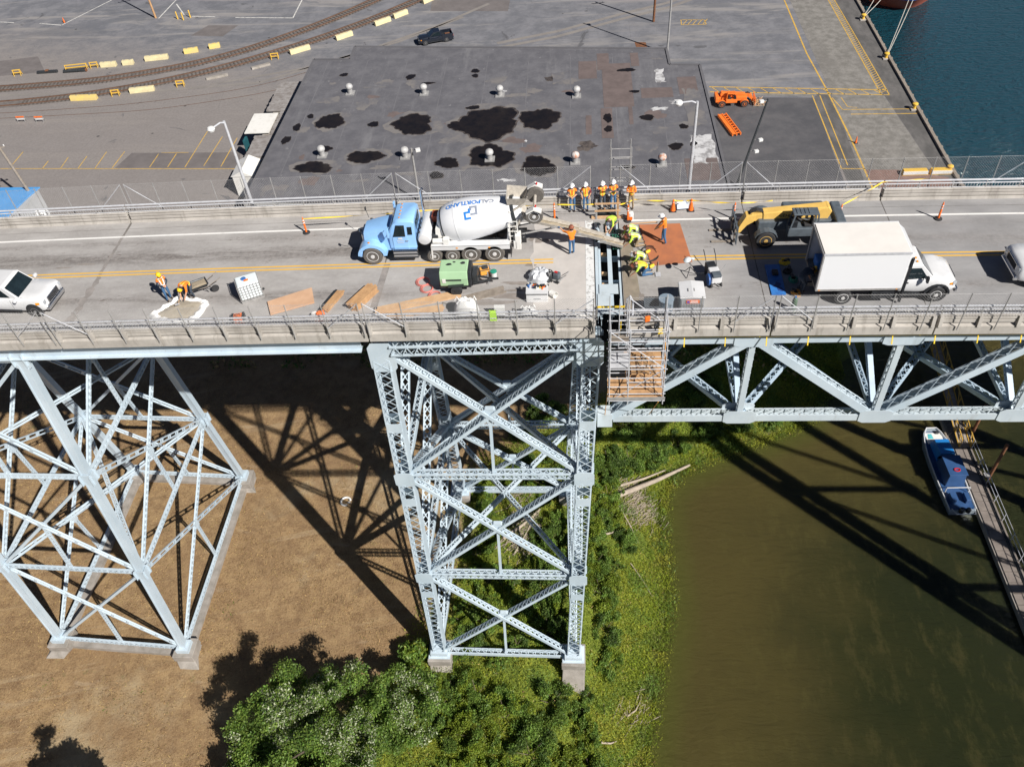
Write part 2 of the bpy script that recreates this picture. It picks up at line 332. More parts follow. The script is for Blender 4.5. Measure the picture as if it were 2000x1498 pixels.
g = NG('dock_concrete', .9); n2 = g.noise(.9, detail=8, rough=.75); c = g.mix(g.ramp(n2, .35, .68), (.155, .147, .134), (.252, .239, .223)); c = g.mix(g.ramp(g.noise(.25, g.stretch(1, .25), 5), .5, .7, 0, .6), c, (.15, .14, .13)); g.base(c); g.bump(n2, .3, .03)
g = NG('dock_asphalt', .88); n2 = g.noise(.5, g.stretch(1, .4), 7, .7); c = g.mix(g.ramp(n2, .35, .7), (.085, .082, .08), (.15, .142, .138)); g.base(c)
mat('line_yellow', (.62, .38, .06), .7, 0, .1, 2., col2=(.34, .25, .12), thr=(.45, .7), world=True)
mat('line_white', (.62, .61, .58), .7, 0, .1, 1.5, col2=(.30, .29, .28), thr=(.48, .68), world=True)
mat('old_rust_brown', (.20, .125, .105), .9, 0, .15, .8, world=True)
mat('brown_asphalt', (.145, .130, .128), .9, 0, .12, .6, world=True)
def ysheet(name, pts, m, lev=1):
    b = MB(); b.sheet([(x, y, YZ+.004*lev) for x, y in pts]); return wpart(name, b, m, yo)
def yline(pts, w, m='line_yellow', lev=3, name='painted_line'):
    b = MB()
    for (ax, ay), (bx, by) in zip(pts[:-1], pts[1:]):
        L = math.hypot(bx-ax, by-ay); nx_, ny_ = -(by-ay)/L*w/2, (bx-ax)/L*w/2; z = YZ+.004*lev
        b.sheet([(ax+nx_, ay+ny_, z), (ax-nx_, ay-ny_, z), (bx-nx_, by-ny_, z), (bx+nx_, by+ny_, z)])
    return wpart(name, b, m, yo)
ysheet('asphalt_pad', [(16.5, 46), (31.2, 46), (31.6, 75.4), (17.6, 76.6)], 'dark_asphalt')
ysheet('asphalt_strip', [(-64.4, 63.1), (-46.6, 62.1), (-47.4, 66.1), (-63.4, 66.9)], 'brown_asphalt')
ysheet('concrete_apron', [(20, 76.9), (32.2, 75.9), (32.2, 77.2), (21, 77.6)], 'dock_concrete', 2)
ysheet('crane_way', [(33.6, 46), (43.2, 46), (41.0, 76), (40.9, 300), (33.3, 300), (34.2, 76)], 'dock_concrete')
ysheet('quay_strip', [(43.2, 46), (44.2, 46), (44.2, 300), (40.95, 300), (41.05, 76)], 'dock_asphalt')
ysheet('quay_lane', [(31.65, 46), (33.55, 46), (34.1, 76), (32.2, 76.4), (31.65, 75)], 'dock_asphalt')
ysheet('rust_stain', [(33.8, 46), (43.8, 46), (43.6, 55), (38, 57), (34.4, 57.2)], 'old_rust_brown', 2)
ysheet('concrete_patch', [(-26, 110), (-12.5, 108.5), (-12, 130), (-27, 130)], 'brown_asphalt')
ysheet('concrete_patch', [(-99, 92), (-88, 93), (-92, 99), (-103, 97)], 'brown_asphalt')
ysheet('concrete_patch', [(-67, 104.5), (-61, 103.6), (-59.5, 107.8), (-65, 108.4)], 'brown_asphalt')
ysheet('orange_square', [(8.3, 92.0), (10.0, 91.8), (9.8, 94.6), (8.1, 94.8)], 'rust', 2)
for x0, y0, x1, y1 in [(-80.1, 64.9, -80.1, 68.2), (-75.1, 63.5, -75.1, 65.5), (-72.4, 63.4, -72.5, 66.3), (-69.8, 63.3, -69.8, 66.4), (-67.3, 63.1, -67.3, 67.4), (-64.8, 63.2, -64.6, 67.3), (-59.4, 63, -59.3, 66.4), (-56.8, 62.9, -56.7, 66.3), (-54.3, 62.7, -54.0, 72.1), (-51.7, 62.9, -51.3, 70.5), (-49.2, 62.6, -49, 70)]: yline([(x0, y0), (x1, y1)], .12)
yline([(-81.5, 63.9), (-46.4, 61.9)], .12); yline([(-59, 66.7), (-55, 66.5)], .10)
yline([(33.2, 140), (33.2, 88.7), (33.8, 78.1), (34.25, 64.7), (34.3, 47)], .22); yline([(31.6, 76), (31.6, 57.6), (34.4, 57.4)], .16); yline([(32.6, 76), (32.5, 58.3)], .14)
yline([(34.1, 75.2), (34.8, 71.9), (44.0, 71.4)], .14); yline([(35.3, 75.2), (35.6, 72.6), (36.8, 72.3)], .10); yline([(35.6, 70.6), (44.1, 70.2)], .16)
yline([(17.9, 79.6), (41.9, 76.8)], .2); yline([(17.8, 78.1), (41.8, 75.4)], .2)
for k in range(14): x = 18.2+k*1.68; yline([(x, 79.55-(x-17.9)*.117), (x+1.0, 78.0-(x+1-17.8)*.113)], .13)
yline([(40.1, 140), (40.1, 107), (40.75, 75.6)], .16); yline([(41.05, 140), (41.05, 107), (41.8, 75.4)], .16)
for k in range(72): y = 76+k*.62; yline([(40.78-(y-75.4)*.0205 if y < 107 else 40.12, y), ((41.75-(y-75.4)*.0215) if y < 107 else 41.05, y+.75)], .10)
for k in range(5): yline([(16.0+k*.8, 100.2), (16.9+k*.8, 102)], .12)
yline([(15.9, 102.1), (19.6, 101.7), (19.7, 100.0), (15.8, 100.2), (15.9, 102.1)], .14)
for pts in [[(-106.2, 114), (-103.2, 113.4)], [(-97.9, 112.5), (-93.2, 111.3), (-87.7, 121.9), (-92.2, 122.4)], [(-75.4, 112.3), (-74.8, 120.4), (-80, 121)], [(-69.3, 112.5), (-64.8, 111.8)], [(-60.9, 111.1), (-50.2, 109.8), (-50.3, 117.6), (-46, 117.2)], [(-71, 113.3), (-74.1, 118.3)]]: yline(pts, .22, 'line_white')
# wheel tracks left in the dust
mat('dust_track', (.235, .215, .20), .9, 0, .1, .5, col2=(.19, .175, .165), world=True)
for off in (0, 1.9): yline([(-13.6, 94.8+off*.9), (-4, 98+off), (6, 103.2+off), (14.2, 107+off), (30, 118+off)], .8, 'dust_track', 2, 'wheel_track')
yline([(-100, 86), (-70, 84.6), (-50, 86.4), (-36, 95), (-24, 104), (-16, 112)], .7, 'dust_track', 2, 'wheel_track'); yline([(-58, 86.4), (-44, 90.5), (-30, 98.5), (-20, 107)], .6, 'dust_track', 2, 'wheel_track')

# quay face, timber bullrail, mooring bollards
qw = thing('quay_wall', 'dark concrete quay wall with timber edge beam above the green river', 'quay', (44.4, 44, WZ))
b = MB(); b.box((44.45, 194, (YZ+.02+WZ-4)/2), (.46, 300, YZ+.02-WZ+4)); wpart('wall_face', b, 'concrete_old', qw)
b = MB(); b.box((44.45, 194, YZ+.17), (.42, 299.9, .26)); wpart('edge_beam', b, 'wood_grey', qw, bevel=.03)
for k in range(40):
    b = MB(); y = 46.5+k*2.2; b.box((44.80, y, YZ-2.0), (.22, .32, 4.2)); wpart('fender_timber', b, 'wood_grey', qw)
b = MB(); b.box((22, 44.0, (YZ+WZ-3)/2), (44, .3, YZ-.03-WZ+3)); wpart('end_wall', b, 'concrete_old', qw)
for i, (bx, by) in enumerate([(43.75, 99.2), (43.95, 86.0), (43.95, 71.3), (43.95, 56.2)]):
    t = thing('mooring_bollard', ['yellow mooring bollard on the quay edge nearest the ship bow', 'yellow mooring bollard holding the two long ropes', 'yellow mooring bollard at the end of the cross lines', 'yellow mooring bollard beside the yellow kerb at the near quay corner'][i], 'bollard', (bx, by, YZ), group='mooring bollards on the quay')
    b = MB(); b.box((0, 0, .08), (.95, .95, .16)); part('base_plate', b, 'concrete', t, bevel=.02)
    b = MB(); b.lathe([(.22, .16), (.18, .45), (.20, .6), (.36, .72), (.36, .86), (.2, .95), (0.01, .97)], (0, 0, 0), n=14, caps=False); part('post', b, 'yellow_paint', t, smooth=True)
for i, (x0, x1) in enumerate([(38.3, 41.4), (41.6, 44.2)]):
    t = thing('painted_kerb', ['yellow and white painted kerb block on the quay, left one', 'yellow and white painted kerb block on the quay, right one'][i], 'kerb', ((x0+x1)/2, 56.0, YZ), group='painted kerb blocks')
    b = MB(); b.box((0, 0, .3), (x1-x0, .75, .6), taper=.9); part('block', b, 'yellow_paint', t, bevel=.04)
    b = MB(); b.box((0, -.36, .35), (x1-x0-.2, .10, .42)); part('white_face', b, 'white_dirty', t)
for k, (y, lab) in enumerate([(57.0, 'end')]): pass

# ship bow with ropes
sh = thing('ship', 'ship bow with red oxide underside and blue hull beyond the quay', 'ship', (54.5, 117, WZ))
def ship_ring(z, k, wd): return [(54.5+wd*a, 109.9+k+(abs(a)**1.6)*wd*.75*1.0, z) for a in (-1, -.85, -.6, -.35, 0, .35, .6, .85, 1)]+[(54.5+wd, 150, z), (54.5-wd, 150, z)]
b = MB(); b.loft([ship_ring(WZ-2, 3.0, 4.4), ship_ring(WZ+.1, 1.6, 5.0), ship_ring(WZ+2.1, -.2, 5.5)]); wpart('lower_hull', b, mat('ship_red', (.42, .115, .075), .6, 0, .12, .5, world=True), sh, smooth=True)
b = MB(); b.loft([ship_ring(WZ+2.103, -.2, 5.51), ship_ring(WZ+6.5, -1.2, 6.2)]); wpart('upper_hull', b, mat('ship_blue', (.03, .10, .34), .5, 0, .1, .5, world=True), sh, smooth=True)
b = MB(); b.prism([(p[0], p[1]) for p in ship_ring(0, -1.15, 6.0)], WZ+6.5, WZ+6.6, ax='z'); wpart('deck', b, 'steel_shade', sh)
for i, (a, bb) in enumerate([((43.75, 99.2, YZ+.55), (49.6, 110.3, WZ+6.3)), ((43.9, 99.3, YZ+.5), (51.4, 109.6, WZ+6.3)), ((43.95, 86, YZ+.55), (53.9, 108.6, WZ+6.4)), ((44.1, 86.1, YZ+.5), (54.8, 108.6, WZ+6.4))]):
    b = MB(); pts = [tuple(a[j]+(bb[j]-a[j])*t/8-(.5*math.sin(math.pi*t/8) if j == 2 else 0) for j in range(3)) for t in range(9)]; b.path(pts, .05, 5)
    o = b.build('mooring_rope', mat('rope', (.5, .47, .42), .9, 0, .1, 3.)); tag(o, ['pale mooring rope from the farthest bollard to the ship, left strand', 'pale mooring rope from the farthest bollard to the ship, right strand', 'long mooring rope from the second bollard, left strand', 'long mooring rope from the second bollard, right strand'][i], 'rope', 'mooring ropes')

# ================================================================== railway
def offs(pts, o):
    r = []
    for i, p in enumerate(pts):
        a = pts[max(0, i-1)]; c = pts[min(len(pts)-1, i+1)]; L = math.hypot(c[0]-a[0], c[1]-a[1]); r.append((p[0]-(c[1]-a[1])/L*o, p[1]+(c[0]-a[0])/L*o))
    return r
def dense(pts, n=60):
    P = np.array(pts, float); t = np.concatenate([[0], np.cumsum(np.hypot(*np.diff(P, axis=0).T))]); u = np.linspace(0, t[-1], n)
    # smooth by cubic through local averaging
    X = np.interp(u, t, P[:, 0]); Y = np.interp(u, t, P[:, 1])
    for _ in range(6):
        X[1:-1] = (X[:-2]+2*X[1:-1]+X[2:])/4; Y[1:-1] = (Y[:-2]+2*Y[1:-1]+Y[2:])/4
    return list(zip(X.tolist(), Y.tolist())), t[-1]
def track(pts, label, sleep_from):
    d, L = dense(pts); t = thing('railway_track', label, 'railway track', (d[30][0], d[30][1], YZ), group='railway tracks crossing the yard')
    b = MB(); lo, hi = offs(d, 1.3), offs(d, -1.3)
    for i in range(len(d)-1): b.sheet([(*hi[i], YZ+.014), (*hi[i+1], YZ+.014), (*lo[i+1], YZ+.014), (*lo[i], YZ+.014)])
    wpart('ballast', b, mat('ballast', (.17, .155, .145), .95, 0, .2, 1.3, col2=(.11, .10, .098), bump=.5, bscale=9, world=True), t)
    for s in (-.75, .75):
        o = offs(d, s); b = MB()
        for i in range(len(d)-1): b.bar((*o[i], YZ+.09), (*o[i+1], YZ+.09), .13, .15)
        wpart('rail', b, mat('rail_rust', (.155, .085, .055), .7, .2, .25, 1., world=True), t)
    b = MB(); n = int(L/.62); dn, _ = dense(pts, n)
    for i in range(1, n-1):
        if i/n < sleep_from: continue
        a, c = dn[i-1], dn[i+1]; b.box((*dn[i], YZ+.04), (.24, 2.3, .07), rz=math.atan2(c[1]-a[1], c[0]-a[0]))
    tag(wpart('sleepers', b, mat('sleeper_wood', (.095, .080, .070), .9, 0, .3, 2., world=True), t), kind='stuff')
track([(-140, 89), (-115, 87.4), (-93.2, 87.7), (-76.5, 89.3), (-62.9, 93.4), (-54.1, 98.6), (-45.3, 106), (-39.3, 112.3), (-34.6, 118.2), (-20, 138)], 'rusty railway track curving across the yard, farther of the two', .30)
track([(-140, 82.5), (-110, 82), (-90.7, 82.5), (-78.8, 84.1), (-67.5, 87.3), (-56.4, 92.4), (-45.4, 99.6), (-36.2, 107), (-28.5, 115.1), (-14, 134)], 'rusty railway track curving across the yard beside the concrete blocks, nearer one', .36)
for pts in ([(-140, 79.6), (-89.3, 79.7), (-69.3, 80.9), (-51.5, 84.4), (-43.9, 88.4), (-34, 96)], [(-140, 78.1), (-88.5, 78.1), (-64.5, 78.9), (-46.8, 83.2), (-38, 89)]):
    d, _ = dense(pts, 50); yline(d, .12, 'rail_rust', 4, 'flush_rail')

# concrete block barriers along the tracks
BL = [(-77.5, 94.2, 2.6, 0), (-74.3, 94.6, 1.8, 0), (-69.9, 95.9, 3.8, 0), (-64.7, 98.0, 2.3, 1), (-61.1, 99.4, 1.8, 1), (-77.1, 83.1, 4.2, 1), (-68.4, 85.0, 3.8, 0), (-45.9, 96.6, 3.4, 0), (-39.4, 101.1, 3.0, 0), (-33.7, 106.0, 3.0, 0), (-31.0, 108.6, 2.8, 0), (-26.7, 114.3, 3.0, 0), (-57.5, 88.7, 3.4, 2), (-51.2, 91.7, 3.0, 2)]
BLAB = ['second block from the left in the far row', 'short third block of the far row', 'longest block of the far row', 'yellower fourth block of the far row', 'short block at the right end of the far row', 'yellow block nearest the left end of the near row', 'long block second in the near row', 'block where the near track starts bending', 'block left of the pickup', 'block farther up the track than the pickup', 'block just beyond it up the track', 'farthest block at the top edge', 'grey flat one beside a yellow trestle', 'grey flat one at the bend']
for i, (x, y, L, k) in enumerate(BL):
    a = math.radians([4, 5, 8, 14, 16, 0, 9, 32, 36, 38, 42, 48, 20, 28][i])
    t = thing('concrete_block', 'pale concrete block by the rails, '+BLAB[i] if k < 2 else 'weathered low concrete block by the rails, '+BLAB[i], 'barrier', (x, y, YZ), a, 'concrete blocks along the tracks')
    b = MB(); h = .72 if k < 2 else .3; b.prism([(-.40, 0), (.40, 0), (.34, h*.55), (.27, h), (-.27, h), (-.34, h*.55)], -L/2, L/2, ax='x')
    part('block', b, [mat('block_cream', (.70, .62, .36), .8, 0, .1, 1.5, col2=(.58, .50, .30)), mat('block_yellow', (.72, .55, .16), .8, 0, .1, 1.5, col2=(.62, .48, .2)), 'concrete_old'][k], t, bevel=.03)
    if k < 2:
        for q in (-.25, .25): b = MB(); b.box((L*q, 0, h+.03), (.3, .08, .06)); part('lifting_loop', b, 'galv_dull', t)
FR = [(-92.3, 92.3, 'far left by itself'), (-82.6, 93.4, 'long one standing in front of a dark pipe'), (-79.8, 93.9, 'between the long rack and the blocks'), (-72.3, 84.0, 'between the two near blocks'), (-62.6, 86.2, 'left of the first flat grey block'), (-49.5, 94.3, 'beside the bend of the near track')]
for i, (x, y, lab) in enumerate(FR):
    t = thing('yellow_trestle', 'small yellow steel trestle by the rails, '+lab, 'trestle', (x, y, YZ), math.radians(8), 'yellow trestles in the yard'); L = 3.4 if i == 1 else 1.1
    for s in (-1, 1):
        for q in (-1, 1): b = MB(); b.bar((s*L/2, q*.3, 0), (s*L/2, q*.12, .9), .08, .08); part('leg', b, 'yellow_paint', t)
    for z in (.45, .9): b = MB(); b.bar((-L/2-.1, 0, z), (L/2+.1, 0, z), .16, .10); part('rail', b, 'yellow_paint', t)
t = thing('pipe_length', 'dark pipe lying beyond the rails under the long yellow trestle', 'pipe', (-82.6, 92.5, YZ)); b = MB(); b.tube((-1.9, 0, .25), (1.9, .2, .25), .25, n=12); part('pipe', b, 'dark_metal', t, smooth=True); b = MB(); b.tube((1.85, .2, .25), (1.95, .2, .25), .3, n=12); part('flange', b, 'rust', t)
t = thing('pipe_length', 'dark beam lying left of the trestles beyond the rails', 'pipe', (-87.4, 92.6, YZ)); b = MB(); b.bar((-1.7, 0, .2), (1.7, .2, .2), .45, .4); part('beam', b, 'dark_metal', t, bevel=.04); b = MB(); b.box((0, .1, .46), (.5, .5, .1)); part('clamp', b, 'rust', t)
for i, (x, y) in enumerate([(-71.6, 111.6), (-70.4, 111.1), (-69.4, 112.0)]):
    o = thing('yellow_bollard', ['left', 'middle', 'right'][i]+' one of three slim yellow bollards by the white lines', 'bollard', (x, y, YZ), group='slim yellow bollards')
    b = MB(); b.tube((0, 0, 0), (0, 0, 1.25), .11, n=10); part('post', b, 'yellow_paint', o, smooth=True); b = MB(); b.lathe([(.11, 1.25), (.07, 1.31), (.01, 1.33)], (0, 0, 0), n=10, caps=False); part('cap', b, 'yellow_paint', o, smooth=True)
for i, (x, y) in enumerate([(-84.3, 76.9), (-81.3, 76.7)]):
    o = thing('barricade', ['striped folding barricade at the left edge of the yard', 'striped folding barricade, right of its pair near the flush rails'][i], 'barricade', (x, y, YZ), group='folding barricades')
    for s in (-.55, .55):
        for q in (-.3, .3): b = MB(); b.bar((s, q, 0), (s, 0, 1.0), .05, .05); part('leg', b, 'galv_dull', o)
    for z, m in ((.85, 'orange_plastic'), (.5, 'white_flat')): b = MB(); b.box((0, -.12, z), (1.3, .04, .2)); part('board', b, m, o)
# ================================================================== warehouse
g = NG('roof_membrane', .8); n1 = g.noise(.10, detail=4); n2 = g.noise(.5, detail=8, rough=.72); n3 = g.noise(.35, g.stretch(1, .15), 6, .7); n4 = g.noise(.3, g.stretch(.15, 1.), 6, .7)
c = g.mix(g.ramp(n2, .35, .68), (.098, .097, .110), (.142, .140, .153)); c = g.mix(g.ramp(n3, .52, .7, 0, .5), c, (.20, .198, .208)); c = g.mix(g.ramp(n4, .55, .72, 0, .35), c, (.10, .098, .108))
c = g.mix(g.ramp(g.noise(1.3, detail=6, rough=.7), .63, .70, 0, .55), c, (.30, .297, .30)); c = g.mix(g.ramp(g.noise(.9, g.stretch(1, 1), 6, .7, 2.), .64, .70, 0, .6), c, (.145, .115, .105)); g.base(c); g.bump(n2, .2, .03)
mat('roof_brown', (.135, .105, .100), .85, 0, .14, .8, world=True); mat('roof_white', (.55, .55, .56), .7, 0, .1, 1., col2=(.24, .235, .24), thr=(.45, .62), world=True)
mat('puddle', (.009, .008, .009), .35, 0, .3, 1., col2=(.018, .014, .013), world=True, spec=.3); mat('siding', (.40, .41, .42), .6, 0, .1, .5, world=True)
RZ = -25.5
ROOF = [(-38.3, 79.4), (-33.0, 79.0), (-33.0, 83.0), (11.3, 78.3), (11.4, 73.6), (15.3, 73.1), (15.6, 40.5), (-38.9, 44.5)]
wh = thing('warehouse', 'long grey flat roofed warehouse with dark patches and round roof vents', 'warehouse', (-12, 60, YZ))
b = MB(); n = len(ROOF)
for i in range(n):
    (x0, y0), (x1, y1) = ROOF[i], ROOF[(i+1) % n]; b.bar((x0, y0, (RZ-.1+YZ)/2), (x1, y1, (RZ-.1+YZ)/2), .3, RZ-.1-YZ)
wpart('wall', b, 'siding', wh)
b = MB(); b.prism(ROOF, RZ-.09, RZ, ax='z'); rf = wpart('roof', b, g.m, wh)
b = MB()
for i in range(n):
    (x0, y0), (x1, y1) = ROOF[i], ROOF[(i+1) % n]; b.bar((x0, y0, RZ+.05), (x1, y1, RZ+.05), .32, .14)
wpart('roof_edge', b, mat('roof_kerb', (.12, .118, .128), .8, 0, .1, .5, world=True), wh)
def blob(cx, cy, rx, ry, seed, z, n=64, rough=.17):
    r = random.Random(seed); ph = [r.uniform(0, 6.28) for _ in range(5)]; P = []
    for k in range(n):
        a = 2*math.pi*k/n; q = 1+rough*(math.sin(2*a+ph[0])*.6+math.sin(3*a+ph[1])*.5+math.sin(5*a+ph[2])*.35+math.sin(9*a+ph[3])*.28+math.sin(15*a+ph[4])*.2+math.sin(23*a+ph[1])*.12)
        P.append((cx+rx*q*math.cos(a), cy+ry*q*math.sin(a), z))
    return P
def wrl(o): o.location = (0, 0, 0); return o
PUD = [(-32.4, 61.8, 1.6, 1.9), (-26.4, 53.1, 2.0, 1.4), (-21.5, 60.4, 2.5, 2.3), (-12.0, 60.0, 4.0, 3.5), (-15.4, 59.6, 1.5, 1.1), (-5.6, 60.6, 2.2, 2.6), (-11.2, 52.4, 2.5, 2.4), (-5.5, 49.9, 1.9, 1.9), (-32.3, 51.1, 2.1, 1.2), (-16.2, 51.2, 1.3, 1.1), (-26.6, 60.7, .6, .7), (-14.2, 64.0, .8, .5), (-23.5, 73.0, .6, .7), (-14.7, 74.0, .5, .6), (-14.6, 72.6, .4, .5), (5.6, 72.5, 1.1, .5), (2.8, 60.2, .55, 1.0), (2.8, 57.6, .5, .7), (-33.0, 74.4, .5, .5), (-20.9, 71.0, .9, .3), (10.5, 53.2, .8, .7), (7.6, 60, .9, .6), (6.4, 66.6, .6, .35), (-31.8, 55.2, 1.0, .6), (-36.5, 60.6, .5, .8), (-37.2, 57.6, .5, .9), (-17.2, 48.6, .8, .7), (11.8, 57.6, .5, .5), (12.6, 53.6, .4, .5), (4.6, 49.0, .8, .5), (-35.3, 63.3, .4, .5)]
for i, (x, y, rx, ry) in enumerate(PUD):
    b = MB(); b.sheet(blob(x, y, rx, ry, i+3, RZ+.014+.0012*i)); wpart('tar_patch', b, 'puddle', wh)
    b = MB(); b.sheet(blob(x, y, rx*1.06+.04, ry*1.06+.04, i+3, RZ+.010+.0001*i)); wpart('damp_edge', b, mat('damp', (.035, .03, .03), .6, 0, .4, 1.2, col2=(.12, .10, .09), thr=(.4, .6), world=True), wh)
    if rx > 1.4: b = MB(); b.sheet(blob(x+.2, y+.1, rx*1.45, ry*1.35, i+90, RZ+.006+.0002*i, rough=.12)); wpart('dry_puddle_ring', b, mat('roof_silt', (.175, .163, .158), .85, 0, .15, .5, col2=(.12, .118, .13), thr=(.42, .58), world=True), wh)
for x0, y0, x1, y1, m in [(2.4, 62.8, 6.2, 74.5, 'roof_brown'), (1.8, 72.8, 3.4, 77.6, 'roof_brown'), (6.3, 73.5, 7.4, 77.4, 'roof_brown'), (2.0, 55.5, 3.4, 62.6, 'roof_brown'), (.1, 56.5, .8, 61, 'roof_brown'), (5.4, 58.5, 5.9, 63, 'roof_brown'), (12.4, 58, 14.6, 67, 'roof_silt'), (11.2, 46, 14.9, 50.5, 'roof_brown'), (9.3, 68.7, 10.4, 72.4, 'roof_white'), (8.2, 61.6, 10.2, 62.5, 'roof_white'), (12.3, 49.5, 14.9, 55.5, 'roof_white'), (-4.2, 69.5, -2.6, 72.6, 'roof_silt'), (-.7, 70.5, 1.7, 75.5, 'roof_brown'), (7.2, 64.8, 11.2, 67.4, 'roof_brown'), (12.0, 65.5, 14.4, 70, 'roof_brown'), (10.7, 63, 12.2, 64, 'roof_white'), (-10, 47.0, -8, 47.4, 'roof_white'), (-37.5, 45.5, -34.5, 47.5, 'roof_silt')]:
    b = MB(); r = random.Random(int(x0*10+y0)); k = 7; P = []
    for (ax, ay), (bx, by) in (((x0, y0), (x1, y0)), ((x1, y0), (x1, y1)), ((x1, y1), (x0, y1)), ((x0, y1), (x0, y0))):
        for j in range(k): t_ = j/k; jt = .02 if m == 'roof_brown' else .22; P.append((ax+(bx-ax)*t_+r.uniform(-jt, jt), ay+(by-ay)*t_+r.uniform(-jt, jt), RZ+.012+.0004*r.random()*9))
    b.sheet(P); wpart('roof_patch', b, m, wh)
rp = random.Random(21)
for k in range(46):
    x, y = rp.uniform(-36, 14.5), rp.uniform(46, 76); m = rp.choice(['roof_silt', 'roof_silt', 'damp', 'roof_brown', 'roof_white', 'roof_silt'])
    b = MB(); sc_ = .35 if m == 'roof_white' else 1.; b.sheet([(px_, min(py_, 78), pz_) for px_, py_, pz_ in blob(x, y, rp.uniform(.3, 1.7)*sc_, rp.uniform(.2, 1.1)*sc_, 300+k, RZ+.0045+.00003*k, 40, .3)]); wpart('roof_stain', b, m, wh)
for k in range(9):
    b = MB(); x = -36+k*5.7; b.box((x, 61.5-k*.2, RZ+.003), (.10, 35-abs(k-4)*.2, .004)); wpart('membrane_seam', b, mat('seam', (.145, .143, .155), .8, 0, .15, .4, world=True), wh)
for i, (x, y) in enumerate([(-31.1, 69.0), (-21.0, 68.1), (-10.9, 66.9), (-1.0, 65.9), (-31.7, 53.6), (-21.4, 52.7), (-11.2, 51.6), (-1.2, 50.4), (8.6, 49.4)]):
    b = MB(); b.box((x, y, RZ+.08), (1.15, 1.15, .14)); cb = wpart('vent_curb', b, 'galv_dull', wh)
    b = MB(); b.lathe([(.34, .15), (.34, .70), (.28, .74)], (x, y, RZ), n=16); wpart('vent_stack', b, 'galv_dull', wh, smooth=True)
    b = MB(); b.lathe([(.36, .70), (.46, .82), (.50, 1.0), (.43, 1.22), (.25, 1.36), (.02, 1.42)], (x, y, RZ), n=18, caps=False); wpart('vent_cap', b, mat('vent_rusty', (.50, .22, .13), .7, .2, .2, 3., col2=(.62, .6, .58), thr=(.4, .6)) if i in (7, 8) else mat('vent_grey', (.46, .455, .45), .6, .1, .15, 3.), wh, smooth=True)
# lean-to sheds along the left wall
an = thing('lean_to_shed', 'weathered lean-to sheds with one white roof along the warehouse side', 'shed', (-42, 68, YZ))
b = MB(); b.box((-41.2, 69.5, YZ+1.4), (4.4, 21, 2.8)); wpart('wall', b, 'concrete_old', an)
for x0, y0, x1, y1, z, m, nm in [(-45.8, 65.6, -42.4, 70.8, -28.9, 'white_dirty', 'white_roof'), (-44.3, 71.6, -39.2, 80, -29.0, 'roof_plank', 'grey_roof'), (-44.2, 59.9, -39.2, 65.2, -29.1, 'roof_plank', 'grey_roof'), (-42.2, 65.3, -39.2, 71.4, -29.05, 'roof_plank', 'grey_roof')]:
    if m == 'roof_plank': mat('roof_plank', (.185, .165, .155), .85, 0, .3, 1.5, col2=(.30, .285, .28), world=True)
    b = MB()
    k = int((y1-y0)/.6)
    b.box(((x0+x1)/2, (y0+y1)/2, z), (x1-x0, y1-y0, .12)); rfp = wpart(nm, b, m, an)
    if m == 'roof_plank':
        for j in range(k):
            b = MB(); b.box(((x0+x1)/2+rnd.uniform(-.1, .1), y0+(j+.5)*(y1-y0)/k, z+.085), (x1-x0, (y1-y0)/k*.86, .05)); bo = wpart('plank', b, m, an)
b = MB(); b.box((-43.3, 57.2, YZ+1.5), (2.6, 3.8, 3.0)); wpart('wall', b, 'white_dirty', an)
b = MB(); b.prism([(-44.8, -29.05), (-41.8, -29.05), (-43.3, -28.3)], 55.2, 59.2); wpart('gable_roof', b, 'white_dirty', an)
b = MB(); b.box((-45.7, 65.0, YZ+1.4), (.3, 1.2, 2.6)); wpart('door', b, mat('teal_door', (.02, .10, .12), .5, 0, .1), an)

# ------------------------------------------------------------------ blue roof and white pile at the lower left corner of the yard
bs = thing('blue_roofed_shed', 'bright blue sheet roof of a shed behind the bridge rail', 'shed', (-74, 52, YZ))
b = MB(); b.box((-76.2, 50.2, YZ+1.4), (12.5, 7.5, 2.7)); wpart('wall', b, 'siding', bs)
b = MB(); b.prism([(-84, 54.7), (-69.8, 54.3), (-70.4, 52.2), (-71.6, 45), (-84, 45)], -29.2, -29.05, ax='z'); wpart('roof', b, mat('blue_sheet', (.075, .29, .62), .5, 0, .06, .6, world=True), bs)
wp = thing('white_bag_heap', 'heap of white bulk bags beside the blue roof behind the rail', 'bags', (-69.2, 51.2, YZ))
for k in range(9):
    b = MB(); a = rnd.uniform(0, 6.28); r_ = rnd.uniform(0, 1.1); cx, cy = r_*math.cos(a), r_*math.sin(a)*.8; h = 1.5-.5*r_; s_ = rnd.uniform(.55, .75)
    b.lathe([(s_*.8, 0), (s_, h*.3), (s_*1.02, h*.7), (s_*.7, h), (.05, h+.12)], (cx, cy, 0), n=10, caps=False)
    b.v = [(x+rnd.uniform(-.07, .07), y+rnd.uniform(-.07, .07), z) for x, y, z in b.v]; part('bag', b, 'white_flat', wp, smooth=True)

